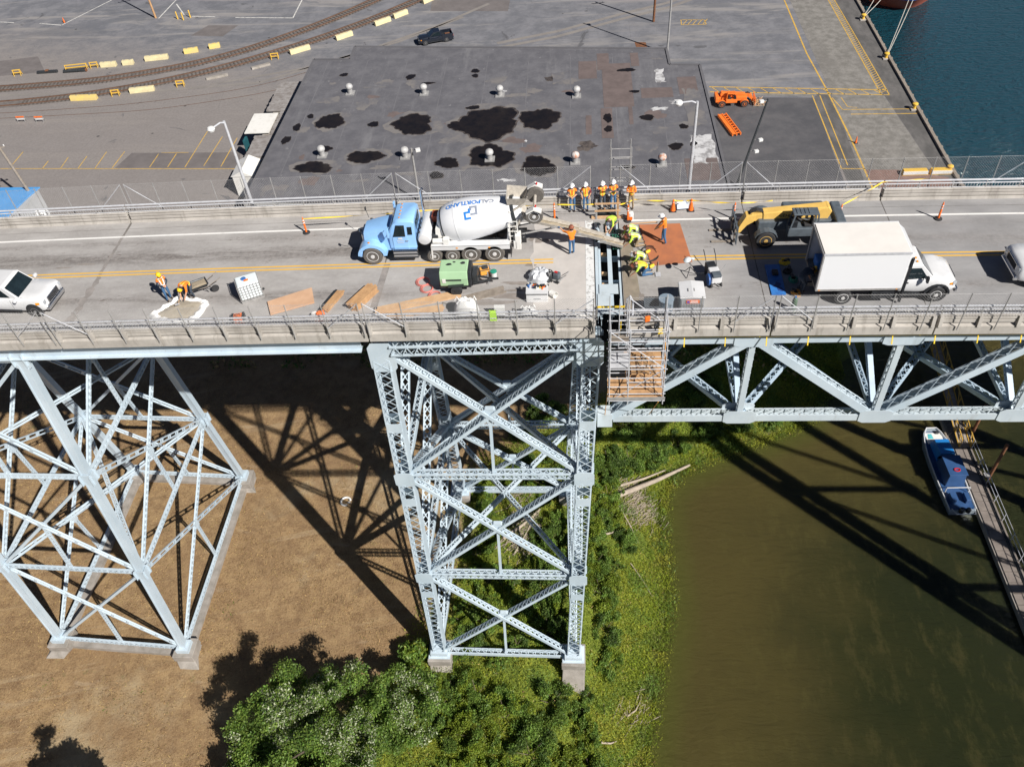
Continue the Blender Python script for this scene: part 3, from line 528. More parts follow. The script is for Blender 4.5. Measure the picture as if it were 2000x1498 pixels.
# ------------------------------------------------------------------ poles in the yard
def pole(name, label, base, h, r, m, lean=(0, 0), arms=(), cat='utility pole'):
    t = thing(name, label, cat, base); b = MB(); top = (lean[0], lean[1], h); b.tube((0, 0, 0), top, r, r*.7, 10); part('pole', b, m, t, smooth=True)
    for z, L, a in arms:
        f = z/h; b = MB(); c_, s_ = math.cos(a), math.sin(a); b.bar((lean[0]*f-L/2*c_, lean[1]*f-L/2*s_, z), (lean[0]*f+L/2*c_, lean[1]*f+L/2*s_, z), .12, .12); ar = part('crossarm', b, m, t)
        for q in (-.45, 0, .45): b = MB(); b.lathe([(.05, 0), (.08, .06), (.06, .14), (.09, .2), (.02, .26)], (lean[0]*f+L*q*c_, lean[1]*f+L*q*s_, z+.06), n=8); part('insulator', b, 'white_flat', t, smooth=True)
    return t
pole('utility_pole', 'tall brown utility pole at the top edge among white lines', (-76.0, 112.5, YZ), 11, .19, 'wood', (-.3, .4), [(10.2, 2.2, .4)])
pole('utility_pole', 'tall rust brown pole near the top edge right of centre', (11.5, 101.9, YZ), 11, .2, 'rust', (.2, .2), [(10.4, 2.0, .2)])
pole('utility_pole', 'leaning wooden pole with small lamps behind the blue roof', (-70.6, 53.4, YZ), 9.5, .22, 'wood_grey', (-1.4, .6), [(8.9, 1.3, .3)])
def flood(name, label, base, h, m, lean, heads):
    t = pole(name, label, base, h, .16, m, lean, (), 'light pole')
    for f, side in heads:
        b = MB(); p = (lean[0]*f, lean[1]*f, h*f); b.bar(p, (p[0]+side*.6, p[1]-.3, p[2]+.1), .06, .06); hd = part('bracket', b, 'galv_dull', t)
        b = MB(); b.box((p[0]+side*.75, p[1]-.4, p[2]+.15), (.5, .4, .32), rz=.3); part('floodlight', b, 'white_flat', t, bevel=.04)
    return t
flood('light_pole', 'grey lamp pole standing at the far roof corner by the top edge', (12.8, 90.6, YZ), 15, 'galv_dull', (.2, .3), [(.98, 1)])
flood('light_pole', 'dark leaning floodlight pole on the black asphalt right of the roof', (18.4, 54.4, YZ), 10.0, 'dark_metal', (2.7, 2.6), [(.55, 1), (.42, 1), (.98, -1)])
t = flood('light_pole', 'slim blue grey lamp post rising in front of the warehouse roof', (-18.6, 43.4, YZ), 13.0, 'galv_dull', (.1, .3), [(.99, 1)])

# ------------------------------------------------------------------ vehicle kit
mat('tyre', (.030, .030, .032), .85, 0, .2, 8., bump=.2, bscale=40); mat('rim_white', (.66, .66, .66), .4, .2, .08, 5.); mat('rim_grey', (.40, .40, .41), .35, .7, .1, 5.); mat('tyre_dusty', (.115, .105, .095), .9, 0, .15, 8.)
def wheel(par, x, y, r, w, side, rim='rim_grey', z=None, name='wheel', rimr=.60, tyre='tyre', lugs=8):
    """axis along local y, outer face at y; side=-1 faces -y"""
    z = r if z is None else z; s = side; b = MB(); y0 = y-s*w
    b.lathe([(r*rimr, 0), (r*.93, 0), (r, w*.16), (r, w*.84), (r*.93, w), (r*rimr, w)], (x, y0, z), (0, s, 0), 26); wh_ = part(name, b, tyre, par, smooth=True, auto=30)
    b = MB(); b.lathe([(r*(rimr+.015), w+.004), (r*(rimr-.04), w+.012), (r*(rimr-.08), w-.05*1.0), (r*.30, w-.07), (r*.22, w-.02), (r*.2, w+.03), (.005, w+.035)], (x, y0, z), (0, s, 0), 22, caps=False)
    rim_o = b.build('rim', rim, wh_, local=True, smooth=True)
    b = MB()
    for k in range(lugs):
        a = 2*math.pi*k/lugs; cx, cz = x+r*.40*math.cos(a), z+r*.40*math.sin(a); b.lathe([(r*.055, w-.062), (r*.05, w-.045)], (cx, y0, cz), (0, s, 0), 8)
    b.build('hand_hole', 'black_paint', wh_, local=True); return wh_
def ring8(x, w, zb, zs, zt, wt=None, rb=.08):
    wt = wt or w*.86
    return [(x, -w*.92, zb), (x, -w, zb+rb*1.6), (x, -w, (zb+zs)/2), (x, -w*.985, zs), (x, -wt, zt), (x, -wt*.4, zt+.015), (x, wt*.4, zt+.015), (x, wt, zt), (x, w*.985, zs), (x, w, (zb+zs)/2), (x, w, zb+rb*1.6), (x, w*.92, zb)]
def pane(name, P, m, par, off=.012, inset=.0):
    P = [V(*p) for p in P]; nrm = (P[1]-P[0]).cross(P[-1]-P[0]).normalized(); cen = sum(P, V(0, 0, 0))/len(P)
    Q = [cen+(p-cen)*(1-inset)+nrm*off for p in P]; b = MB(); n_ = len(Q); b.add([*Q, *[q-nrm*off*1.6 for q in Q]], [tuple(range(n_)), tuple(range(2*n_-1, n_-1, -1))]+[(k, n_+k, n_+(k+1) % n_, (k+1) % n_) for k in range(n_)]); return part(name, b, m, par)
def car(t, paint, L=5.4, W=1.9, kind='suv', H=1.78, rim='rim_grey', r=.38, grille='chrome', lower='black_paint', nose=1.0):
    """x forward, centred between the bumpers"""
    h = L/2; w = W/2; zs = 1.05*H/1.78; hood = zs+.07; xc0, xc1 = (-.95, 1.1) if kind == 'pickup' else (-h+.25, 1.32)
    st = []; xb = xc0-.05 if kind == 'pickup' else -h
    if kind != 'pickup': st += [ring8(-h, w*.86, .5, zs-.05, zs), ring8(-h+.12, w*.96, .42, zs, zs+.04)]
    else: st += [ring8(xb, w, .42, zs, zs+.04)]
    st += [ring8(0, w, .36, zs, zs+.05, w*.93), ring8(xc1, w, .36, zs, hood, w*.9), ring8(h-1.0, w, .36, zs-.01, hood+.03, w*.88), ring8(h-.42, w*.985, .38, zs-.02, hood+.02, w*.87), ring8(h-.16, w*.96, .42, zs-.04, hood-.02, w*.86), ring8(h-.04, w*.90, .46, zs-.08, hood-.09, w*.82), ring8(h, w*.86, .5, zs-.16, hood-.20, w*.78)]
    b = MB(); b.loft(st); bd = part('body', b, paint, t, smooth=True, auto=50)
    # cabin
    zt = H; xb0, xb1 = xc0, xc1+.12; xt0, xt1 = (xc0+.22, xc1-.72) if kind == 'pickup' else (xc0+.3, xc1-.52); wb, wt = w*.95, w*.80
    base = [(xb0, -wb, hood-.05), (xb1, -wb*.92, hood-.05), (xb1, wb*.92, hood-.05), (xb0, wb, hood-.05)]; top = [(xt0, -wt, zt-.03), (xt1, -wt, zt-.04), (xt1, wt, zt-.04), (xt0, wt, zt-.03)]
    b = MB(); b.loft([base, top, [(x+(.12 if x == xt0 else -.16), y*.86, zt) for x, y, z in top]]); part('cabin', b, paint, t, bevel=.03)
    def lerp(p, q, f): return tuple(p[i]+(q[i]-p[i])*f for i in range(3))
    def quad(a, b_, c, d, u0, u1, v0, v1): return [lerp(lerp(a, b_, u0), lerp(d, c, u0), v0), lerp(lerp(a, b_, u1), lerp(d, c, u1), v0), lerp(lerp(a, b_, u1), lerp(d, c, u1), v1), lerp(lerp(a, b_, u0), lerp(d, c, u0), v1)]
    pane('windshield', quad(base[1], base[2], top[2], top[1], .05, .95, .10, .93), 'glass_dark', t)
    pane('rear_window', quad(base[3], base[0], top[0], top[3], .08, .92, .15, .9), 'glass_dark', t)
    for s, (a, b_, c, d) in ((-1, (base[0], base[1], top[1], top[0])), (1, (base[2], base[3], top[3], top[2]))):
        us = [(.08, .45), (.49, .86)] if kind == 'pickup' else [(.05, .30), (.33, .58), (.61, .90)]
        if s > 0: us = [(1-q, 1-p) for p, q in us]
        for u0, u1 in us: pane('side_window', quad(a, b_, c, d, u0, u1, .16, .88), 'glass_dark', t)
        b = MB(); b.box((xc1+.02, s*(w+.10), hood+.04), (.14, .22, .17)); part('mirror', b, paint, t, bevel=.03)
        for xx in ((-.3, .62) if kind == 'pickup' else (-.9, .1)): b = MB(); b.box((xx-.1, s*(w+.012), zs-.09), (.2, .03, .04)); part('door_handle', b, 'chrome' if paint != 'black_gloss' else 'black_paint', t)
        b = MB(); b.box((.15, s*w*.99, .40), (L*.42, .06, .12)); part('sill', b, lower, t, bevel=.02)
        b = MB(); b.box((h-.14, s*w*.70, zs-.16), (.26, .40, .20), rz=-s*.32); hl = part('headlight', b, 'headlamp', t, bevel=.03)
        b = MB(); b.box((h-.33, s*w*.94, zs-.17), (.22, .09, .13), rz=-s*.3); b.build('indicator', 'amber', hl, local=True)
        for xs_ in ((.98, .02) if kind == 'pickup' else (.95, -.15, -1.2)): b = MB(); b.box((xs_, s*(w+.001), (zs+.45)/2+.05), (.014, .006, zs-.5)); part('door_seam', b, 'black_paint', t)
        b = MB(); b.bar((xc1+.15, s*w*.80, hood+.022), (h-.25, s*w*.74, hood-.02), .014, .012); part('hood_seam', b, 'machine_seam', t)
        b = MB(); b.box((h-.03, s*w*.62, .58), (.10, .22, .10)); part('fog_light', b, 'black_paint', t)
        b = MB(); b.box((-h-.005, s*w*.8, zs-.18), (.06, .16, .32)); part('tail_light', b, 'red_lens', t)
    if kind == 'pickup':
        b = MB(); b.box(((xb-h)/2, 0, .72), (h+xb, W*.90, .10)); bed = part('bed_floor', b, 'black_paint', t)
        for s in (-1, 1): b = MB(); b.box(((xb-h)/2, s*(w-.06), .76), (h+xb, .14, zs-.40+.36)); part('bed_side', b, paint, t, bevel=.03)
        b = MB(); b.box((-h+.05, 0, .82), (.10, W*.86, .60)); part('tailgate', b, paint, t, bevel=.02)
    b = MB(); b.box((h-.03, 0, zs-.24), (.12, W*.54, .36)); gr = part('grille', b, grille, t, bevel=.02)
    for k in range(4): b = MB(); b.box((h+.035, 0, zs-.37+k*.085), (.03, W*.48, .04)); b.build('grille_bar', 'black_paint' if grille != 'black_paint' else 'chrome', gr, local=True)
    b = MB(); b.box((h-.02, 0, .50), (.26, W*.86, .24)); part('front_bumper', b, lower if grille != 'chrome' else 'chrome', t, bevel=.06)
    b = MB(); b.box((-h-.03, 0, .55), (.18, W*.92, .20)); part('rear_bumper', b, 'chrome', t, bevel=.04)
    for x in ((h-.98 if kind == 'pickup' else h-.70), -h+1.15):
        for s in (-1, 1):
            b = MB(); b.lathe([(r*1.22, 0), (r*1.22, .02)], (x, s*(w-.012), r+.04), (0, s, 0), 24); part('wheel_arch', b, 'black_paint', t)
            wheel(t, x, s*(w+.02), r, .26, s, rim)
mat('machine_seam', (.18, .18, .19), .6); mat('headlamp', (.50, .53, .56), .12, .3, .05, 4.); mat('black_gloss', (.012, .016, .026), .22, 0, .1, 2., coat=.6); mat('silver_blue', (.62, .68, .75), .28, .1, .05, 2., coat=.5)
# black pickup in the yard
t = thing('pickup_truck', 'black pickup truck parked in the yard behind the warehouse', 'truck', (-23.7, 98.2, YZ), R(197)); car(t, 'black_gloss', 5.6, 1.95, 'pickup', 1.85, grille='black_paint')
b = MB(); b.box((-2.0, .1, .86), (.8, .9, .25)); part('cargo', b, 'rust', t, bevel=.05)
# ================================================================== bridge deck
g = NG('deck_concrete', .88); n2 = g.noise(.45, g.stretch(.5, 1.2), 8, .7); n3 = g.noise(5, detail=7, rough=.75); n5 = g.noise(.8, g.stretch(.22, 2.), 7, .75, .5)
c = g.mix(g.ramp(n2, .33, .68), (.290, .276, .267), (.395, .380, .370)); c = g.mix(g.ramp(n3, .45, .75, 0, .35), c, (.46, .447, .436))
rt = g.ramp(g.math('ADD', g.x, g.math('MULTIPLY', n2, 2.)), 5.5, 9.0); c = g.mix(g.math('MULTIPLY', rt, .78), c, g.mix(g.ramp(n2, .33, .68), (.215, .215, .222), (.290, .288, .295)))
def band(yc, w): return g.math('POWER', 2.718, g.math('MULTIPLY', g.math('POWER', g.math('DIVIDE', g.math('SUBTRACT', g.y, yc), w), 2.), -1.))
wr = g.math('ADD', g.math('ADD', band(1.35, .62), g.math('MULTIPLY', band(-2.3, .42), .85)), g.math('MULTIPLY', band(2.75, .3), .5))
lf = g.ramp(g.x, -13, -9, 1., .45); wr = g.math('MULTIPLY', wr, lf)
c = g.mix(g.math('MULTIPLY', wr, g.ramp(n5, .36, .58, .25, 1.)), c, g.mix(g.ramp(n3, .3, .7), (.120, .110, .104), (.24, .22, .208)))
sp1 = g.ramp(g.noise(2.6, g.stretch(.55, 1.4), 8, .8), .57, .64); c = g.mix(g.math('MULTIPLY', g.math('MULTIPLY', sp1, g.math('ADD', wr, .12, True)), .9), c, (.10, .075, .062))
c = g.mix(g.ramp(g.noise(.35, g.stretch(.7, 1.), 6, .65, 1.), .62, .72, 0, .55), c, (.25, .238, .228))
g.base(c); g.bump(n3, .18, .02)
mat('fresh_concrete', (.52, .49, .465), .85, 0, .07, .8, col2=(.44, .415, .395), world=True, bump=.1); mat('joint_dark', (.075, .07, .066), .8, 0, .3, 3., col2=(.20, .185, .17), world=True); mat('road_white', (.74, .73, .71), .6, 0, .05, 1.2, col2=(.52, .50, .48), thr=(.55, .8), world=True); mat('road_yellow', (.72, .42, .06), .6, 0, .08, 1.2, col2=(.56, .36, .13), thr=(.55, .8), world=True)
mat('foam_white', (.66, .67, .67), .85, 0, .1, 4., col2=(.38, .37, .36), thr=(.52, .62), world=True)
deck = thing('bridge_deck', None, None, (0, 0, 0), kind='structure')
GX0, GX1, GY0, GY1 = -.07, 1.33, -4.3, 3.45
XJ = [-110, -27.2, -11.2, GX0, GX1, 8.15, 15.6, 70]
def slab(x0, x1, y0=-4.75, y1=4.75, name='deck_slab'):
    b = MB(); b.sweep([(y0, -.32), (y1, -.32), (y1, 0), (y0, 0)], x0, x1); return wpart(name, b, 'deck_concrete', deck)
slab(-110, -27.24); slab(-27.10, -11.24); slab(-11.16, GX0); slab(GX0+.002, GX1-.002, GY1, 4.75); slab(GX1, 8.12); slab(8.17, 15.58); slab(15.63, 70)
for x, w_ in ((-27.17, .14), (-11.2, .08), (8.145, .05), (15.605, .05)):
    b = MB(); b.box((x, 0, -.06+zd(x)), (w_, 9.5, .10)); wpart('expansion_joint', b, 'joint_dark', deck)
b = MB(); r = random.Random(4); L_ = [(-27.17-.06-.16*r.random()*(1.6 if k < 24 else .5)-(.12 if k < 14 else 0), -4.7+k*.15) for k in range(56)]; Rr = [(-27.17+.06+.13*r.random()*(1.4 if k < 30 else .4), -4.7+k*.15) for k in range(56)]
b.sheet([(x, y, zd(x)+.005) for x, y in L_+Rr[::-1]]); wpart('joint_patching', b, mat('patch_grey', (.20, .185, .175), .9, 0, .2, 2., col2=(.30, .275, .26), world=True), deck)
b = MB(); b.sheet([(x, y, zd(x)+.005) for x, y in [(-11.42, -3.4), (-11.25, .1), (-10.9, .1), (-11.05, -3.4)]]); wpart('joint_patching', b, 'patch_grey', deck)
def dline(y, x0, x1, w, m, lev=2, name='painted_line'):
    k = max(1, int((x1-x0)/2.5)); b = MB(); X = [x0+(x1-x0)*i/k for i in range(k+1)]
    for a, c_ in zip(X[:-1], X[1:]): b.sheet([(a, y-w/2, zd(a)+.004*lev), (c_, y-w/2, zd(c_)+.004*lev), (c_, y+w/2, zd(c_)+.004*lev), (a, y+w/2, zd(a)+.004*lev)])
    return wpart(name, b, m, deck)
for a, b_ in ((-110, -3.3), (1.9, 70)):
    dline(3.38, a, b_, .15, 'road_white')
for a, b_ in ((-110, -2.2), (4.9, 70)):
    for y in (-.13, .13): dline(y, a, b_, .11, 'road_yellow')
for a, b_ in ((-110, GX0-.2), (GX1, 70)): dline(-4.32, a, b_, .14, 'road_white')
dline(4.15, -110, 70, .02, 'joint_dark', 2, 'construction_joint')
b = MB(); r = random.Random(11); P = [(-3.3+r.uniform(-.25, .25), 3.3-k*.5) for k in range(16)]; b.sheet([(x, y, .004) for x, y in P+[(-.52, -4.3), (-.52, 3.4)]]); wpart('fresh_patch', b, 'fresh_concrete', deck)
b = MB(); b.sheet([(-.52, -4.3, .008), (-.09, -4.3, .008), (-.09, 3.45, .008), (-.5, 3.45, .008)]); wpart('foam_strip', b, 'foam_white', deck)
b = MB(); b.sheet([(GX1+.02, -4.2, .004), (2.0, -4.3, .004), (2.15, -2.6, .004), (2.05, -.4, .004), (1.95, 2.2, .004), (GX1+.02, 2.6, .004)]); wpart('wet_concrete', b, mat('wet_concrete', (.30, .255, .20), .55, 0, .1, 2., col2=(.22, .19, .15), world=True), deck)
def stain(x, y, rx, ry, seed, m='oil_stain'):
    b = MB(); b.sheet([(p[0], p[1], p[2]+zd(p[0])) for p in blob(x, y, rx, ry, seed, .0075, 30, .3)]); wpart('stain', b, m, deck)
mat('oil_stain', (.20, .175, .155), .7, 0, .25, 1.5, col2=(.29, .26, .24), world=True)
for i, (x, y, rx, ry) in enumerate([(-4.4, -2.75, 1.5, .22), (-5.3, -3.2, 1.0, .25), (-4.0, -1.75, .8, .12), (-3.9, -2.3, .6, .1), (-28.4, .95, .5, .08), (-29.6, .7, .4, .07), (2.2, -3.4, .2, .6), (-3.4, -.3, .25, .12), (-3.0, 1.8, .6, .2)]): stain(x, y, rx, ry, i+40)

# floor system under the deck
for y in (-3.2, -1.1, 1.1, 3.2):
    for x0, x1 in ((-110, -.5), (1.7, 70)):
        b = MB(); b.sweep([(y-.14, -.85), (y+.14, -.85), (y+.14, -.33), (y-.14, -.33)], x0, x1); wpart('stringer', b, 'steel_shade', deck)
for k in range(24):
    x = -78+k*5.2
    if -1.5 < x < 2.5: continue
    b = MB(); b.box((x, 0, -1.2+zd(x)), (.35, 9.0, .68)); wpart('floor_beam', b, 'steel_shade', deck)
# steel seen down the opened joint
gp = thing('open_joint_steelwork', 'grey steel beams and plates exposed in the open trench across the deck', 'beams', (.6, 0, -.6))
for x, w_, z in ((.06, .16, -.10), (.22, .12, -.30), (.74, .22, -.16), (1.22, .10, -.10)):
    b = MB(); b.box((x, -.42, z), (w_, 7.6, .10)); b.box((x, -.42, z-.28), (.03, 7.6, .46)); wpart('beam', b, 'steel', gp)
for x, y, sx, sy, z in ((.62, -2.35, .95, .75, -.10), (.36, -3.45, .62, 1.5, -.105), (.95, -4.1, .55, .4, -.10)): b = MB(); b.box((x, y, z+.09), (sx, sy, .02)); wpart('steel_plate', b, 'steel_dirty', gp)
for y in (2.5, 1.0, -.6, -1.5): b = MB(); b.box((.46, y, -.45), (.3, .12, .18)); wpart('timber_block', b, 'wood_pale', gp)
b = MB(); b.box((.66, -.4, -1.35), (2.2, 8.6, .08)); wpart('gap_shade_sheet', b, mat('gap_shade', (.02, .021, .023), .9, 0, .3, 2.), gp)  # added near-black sheet: shade at the bottom of the gap, put into its colour
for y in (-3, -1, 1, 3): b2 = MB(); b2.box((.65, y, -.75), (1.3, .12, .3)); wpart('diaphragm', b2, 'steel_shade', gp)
b = MB()
for k in range(9): b.box((1.16+rnd.uniform(-.02, .02), .95+k*.2, -.02), (.5, .03, .03))
for k in range(4): b.box((.96+k*.14, 1.75, .01), (.03, 1.8, .03))
wpart('rebar_mat', b, mat('rebar_green', (.03, .16, .10), .6, 0, .2, 3.), gp)

# ================================================================== kerb, concrete rail, hand rail
def barrier(side, label):
    s = side; y0 = 4.95*s if s > 0 else -5.2; t = thing('bridge_barrier', label, 'barrier', (0, y0, 0)); ko = 4.75*s
    segs = list(zip(XJ[:-1], XJ[1:]))
    for x0, x1 in segs:
        if x0 == GX0 and s < 0: continue
        a, c_ = x0+.04, x1-.04
        yo_ = y0+.50*s if s > 0 else -5.42
        b = MB(); b.sweep([(ko+.002*s, -.33), (yo_, -.46), (yo_, .03), (yo_-.10*s, .05), (y0-.12*s, .15), (ko+.04*s, .15), (ko+.002*s, 0)], a, c_); wpart('kerb', b, 'rail_concrete', t)
        for z0, z1 in ((.185, .355), (.395, .535), (.575, .625)):
            b = MB(); b.sweep([(y0-.13, z0), (y0+.11, z0), (y0+.11, z1), (y0-.13, z1)], a+.05, c_-.05); wpart('concrete_rail', b, 'rail_concrete', t, bevel=.015)
        for z, rr in ((1.09, .052), (.90, .034), (.64, .024)):
            b = MB(); n_ = max(2, int((c_-a)/2.5)); b.path([(a+(c_-a)*i/n_, y0+.02, z+zd(a+(c_-a)*i/n_)) for i in range(n_+1)], rr, 8); wpart('hand_rail', b, 'galv', t, smooth=True)
        b = MB(); n_ = int((c_-a)/.155)
        if x0 < -60: pass
        for i in range(n_):
            x = a+.08+i*.155
            if -62 < x < 45: b.bar((x, y0+.02, .63+zd(x)), (x, y0+.02, .91+zd(x)), .024, .024)
        if b.v: tag(wpart('pickets', b, 'galv_dull', t), kind='stuff')
        n_ = int((c_-a)/1.74)
        for i in range(n_+1):
            x = a+.12+(c_-a-.24)*i/max(1, n_)
            if not -66 < x < 48: continue
            b = MB(); yb = y0+.13*s if s > 0 else y0-.11
            b.prism([(yb-.03*s, .02+zd(x)), (yb+.17*s, .02+zd(x)), (yb+.08*s, .61+zd(x)), (yb-.03*s, .61+zd(x))], x-.08, x+.08, ax='x'); wpart('post', b, 'rail_concrete', t)
            b = MB(); b.bar((x, y0+.02, .57+zd(x)), (x, y0+.02, 1.07+zd(x)), .05, .05); wpart('rail_post', b, 'galv_dull', t)
    return t
barrier(1, 'concrete and steel bridge railing on the far side of the roadway'); barrier(-1, 'concrete and steel bridge railing on the near side of the roadway')
# chain link fences
def fence(side, label):
    s = side; y0 = 5.50 if s > 0 else -5.50; zt = 2.15; z0 = .10; t = thing('chain_link_fence', label, 'fence', (0, y0, 0)); X = []
    for xa, xb in ((-66, -27.2), (-27.2, -11.2), (-11.2, GX0), (GX1, 8.15), (8.15, 23.3), (23.3, 46)):
        if s > 0 and xa == -11.2: pass
        n_ = max(1, round((xb-xa-.24)/1.72)); xs_ = [xa+.12+(xb-xa-.24)*i/n_ for i in range(n_+1)]
        for i, x in enumerate(xs_):
            b = MB(); b.tube((x, y0, z0+zd(x)-.2), (x, y0+.05*s, zt+zd(x)), .028, n=6); wpart('post', b, 'galv_dull', t)
        for i0, i1 in ((0, 1), (n_, n_-1)):
            if n_ > 1: b = MB(); b.tube((xs_[i0], y0+.03*s, zt-.05+zd(xs_[i0])), (xs_[i1], y0, .55+zd(xs_[i1])), .022, n=6); wpart('brace', b, 'galv', t)
        a, c_ = xs_[0], xs_[-1]; b = MB(); H = zt-.75; sp_ = .135; k0 = int(H/sp_)+1; n2_ = int((c_-a)/sp_)
        for k in range(-k0, n2_):
            for d in (1, -1):
                # wire starting at bottom x=a+k*sp, leaning d
                xb0 = a+k*sp_; xt = xb0+H; za, zb = .75, zt
                if d < 0: xb0, xt = xt, xb0
                lo, hi = (xb0, xt)
                p = [(xb0, za), (xt, zb)]
                q = []
                for (px_, pz_) in p:
                    if px_ < a: f = (a-xb0)/(xt-xb0); px_, pz_ = a, za+(zb-za)*f
                    if px_ > c_: f = (c_-xb0)/(xt-xb0); px_, pz_ = c_, za+(zb-za)*f
                    q.append((px_, pz_))
                if abs(q[0][0]-q[1][0]) < .02: continue
                r_ = .0034; (ax_, az_), (bx_, bz_) = q; az_ += zd(ax_); bz_ += zd(bx_)
                b.add([(ax_, y0-r_, az_), (ax_, y0+r_, az_-r_), (ax_, y0+r_, az_+r_), (bx_, y0-r_, bz_), (bx_, y0+r_, bz_-r_), (bx_, y0+r_, bz_+r_)], [(0, 1, 4, 3), (1, 2, 5, 4), (2, 0, 3, 5)])
        tag(wpart('wire_mesh', b, 'galv_dull', t), kind='stuff')
        b = MB(); b.tube((a, y0+.05*s, zt-.02+zd(a)), (c_, y0+.05*s, zt-.02+zd(c_)), .006, n=4); wpart('top_wire', b, 'galv_dull', t)
fence(1, 'chain link fence along the far edge of the bridge'); fence(-1, 'chain link fence along the near edge of the bridge')

# lamp posts on the far railing
for i, (x, dx, dy, lab) in enumerate([(-19.9, -.5, -.75, 'grey street lamp on the far railing left of the mixer truck'), (5.3, -.95, .0, 'grey street lamp on the far railing right of the watching crew')]):
    t = thing('street_lamp', lab, 'street lamp', (x, 5.62, zd(x)+.1), group='street lamps on the bridge'); b = MB(); b.tube((0, 0, -.3), (0, 0, 5.6), .11, .07, 12); part('pole', b, 'galv', t, smooth=True)
    b = MB(); b.box((0, 0, .05), (.34, .30, .22)); part('base', b, 'galv_dull', t, bevel=.02); b = MB(); b.path([(0, 0, 5.5), (dx*.3, dy*.3, 5.62), (dx*.8, dy*.8, 5.58)], .045, 8); part('arm', b, 'galv', t, smooth=True)
    b = MB(); b.lathe([(.03, .16), (.16, .12), (.22, .02), (.17, -.10), (.05, -.15)], (dx, dy, 5.55), n=14); part('lamp_head', b, 'white_flat', t, smooth=True)
# ================================================================== riveted steelwork
def laced(a, b_, w, d, n, style='Z', pitch=None, plate=.03):
    """built-up member: two side plates w apart, lacing on the two faces whose normal is n (d apart)"""
    m = MB(); a = V(*a); b_ = V(*b_); ax = (b_-a); L = ax.length; ax.normalize(); n = V(*n); e2 = (n-ax*n.dot(ax)).normalized(); e1 = ax.cross(e2)
    if style == 'S':
        m.bar(a, b_, w, d, up=e2); return m
    fl = min(.085, w*.20)
    for s in (-1, 1):
        m.bar(a+e1*(s*(w/2-plate/2)), b_+e1*(s*(w/2-plate/2)), plate, d, up=e2)
        for q in (-1, 1): o = e1*(s*(w/2-fl/2-.001))+e2*(q*(d/2+.004)); m.bar(a+o, b_+o, fl, .012, up=e2)
    inner = w-fl*1.2
    if style == 'B':
        pitch = pitch or w*1.9; k = max(2, int(L/pitch))
        for q in (-1, 1):
            for i in range(k+1):
                c = a+ax*(L*i/k)+e2*(q*(d/2+.012)); l = w*.55; m.bar(c-ax*min(l/2, L*i/k), c+ax*min(l/2, L-L*i/k), w*.96, .014, up=e2)
        return m
    pitch = pitch or inner*1.15; k = max(2, int(L/pitch)); st = L/k
    for q in (-1, 1):
        for i in range(k):
            c0 = a+ax*(st*i)+e2*(q*(d/2+.016)); c1 = a+ax*(st*(i+1))+e2*(q*(d/2+.016)); h = e1*(inner/2+.02)
            if style == 'X': m.bar(c0-h, c1+h, .045, .012, up=e2); m.bar(c0+h+e2*(q*.013), c1-h+e2*(q*.013), .045, .012, up=e2)
            else:
                cm = (c0+c1)/2; m.bar(c0-h, cm+h, .05, .012, up=e2); m.bar(cm+h, c1-h, .05, .012, up=e2)
    return m
def box_laced(a, b_, w, d, n, pitch=None):
    """four corner angles, zigzag lacing on all faces"""
    m = laced(a, b_, w, d, n, 'Z', pitch, plate=.012); m = MB(); a = V(*a); b_ = V(*b_); ax = (b_-a); L = ax.length; ax.normalize(); n = V(*n); e2 = (n-ax*n.dot(ax)).normalized(); e1 = ax.cross(e2)
    for s in (-1, 1):
        for q in (-1, 1): o = e1*(s*(w/2-.05))+e2*(q*(d/2-.05)); m.bar(a+o, b_+o, .10, .10, up=e2)
    for u, v, W_, D_ in ((e1, e2, w, d), (e2, e1, d, w)):
        inner = W_-.12; p = pitch or inner*1.3; k = max(2, int(L/p)); st = L/k
        for q in (-1, 1):
            for i in range(k):
                c0 = a+ax*(st*i)+v*(q*(D_/2+.008)); cm = c0+ax*(st/2); c1 = c0+ax*st; h = u*(inner/2); m.bar(c0-h, cm+h, .05, .012, up=v); m.bar(cm+h, c1-h, .05, .012, up=v)
    return m
def lerp3(a, b_, t): return tuple(a[i]+(b_[i]-a[i])*t for i in range(3))
def gusset(c, sx, sz, y_n, m='steel', th=.03, poly=None):
    b = MB(); sx /= 2; sz /= 2; ch = .3; P = [(-sx, -sz*(1-ch)), (-sx*(1-ch), -sz), (sx*(1-ch), -sz), (sx, -sz*(1-ch)), (sx, sz*(1-ch)), (sx*(1-ch), sz), (-sx*(1-ch), sz), (-sx, sz*(1-ch))]
    b.prism([(c[0]+p, c[2]+q) for p, q in P], c[1]+y_n-th/2, c[1]+y_n+th/2); return b
def footing(par, c, w, zb, dirx, diry):
    b = MB(); b.box((c[0], c[1], c[2]-.35), (w, w, .7)); f = wpart('footing_cap', b, 'concrete_old', par, bevel=.05)
    x, y, z = c; b = MB(); h = w*.45; zt = z-.7
    b.loft([[(x-h, y-h, zt), (x+h, y-h, zt), (x+h, y+h, zt), (x-h, y+h, zt)], [(x-h*1.1+dirx, y-h*1.25+diry, zb), (x+h*1.1+dirx, y-h*1.25+diry, zb), (x+h*1.15, y+h*1.2, zb), (x-h*1.15, y+h*1.2, zb)]]); wpart('footing_stem', b, 'concrete_old', par, bevel=.05)
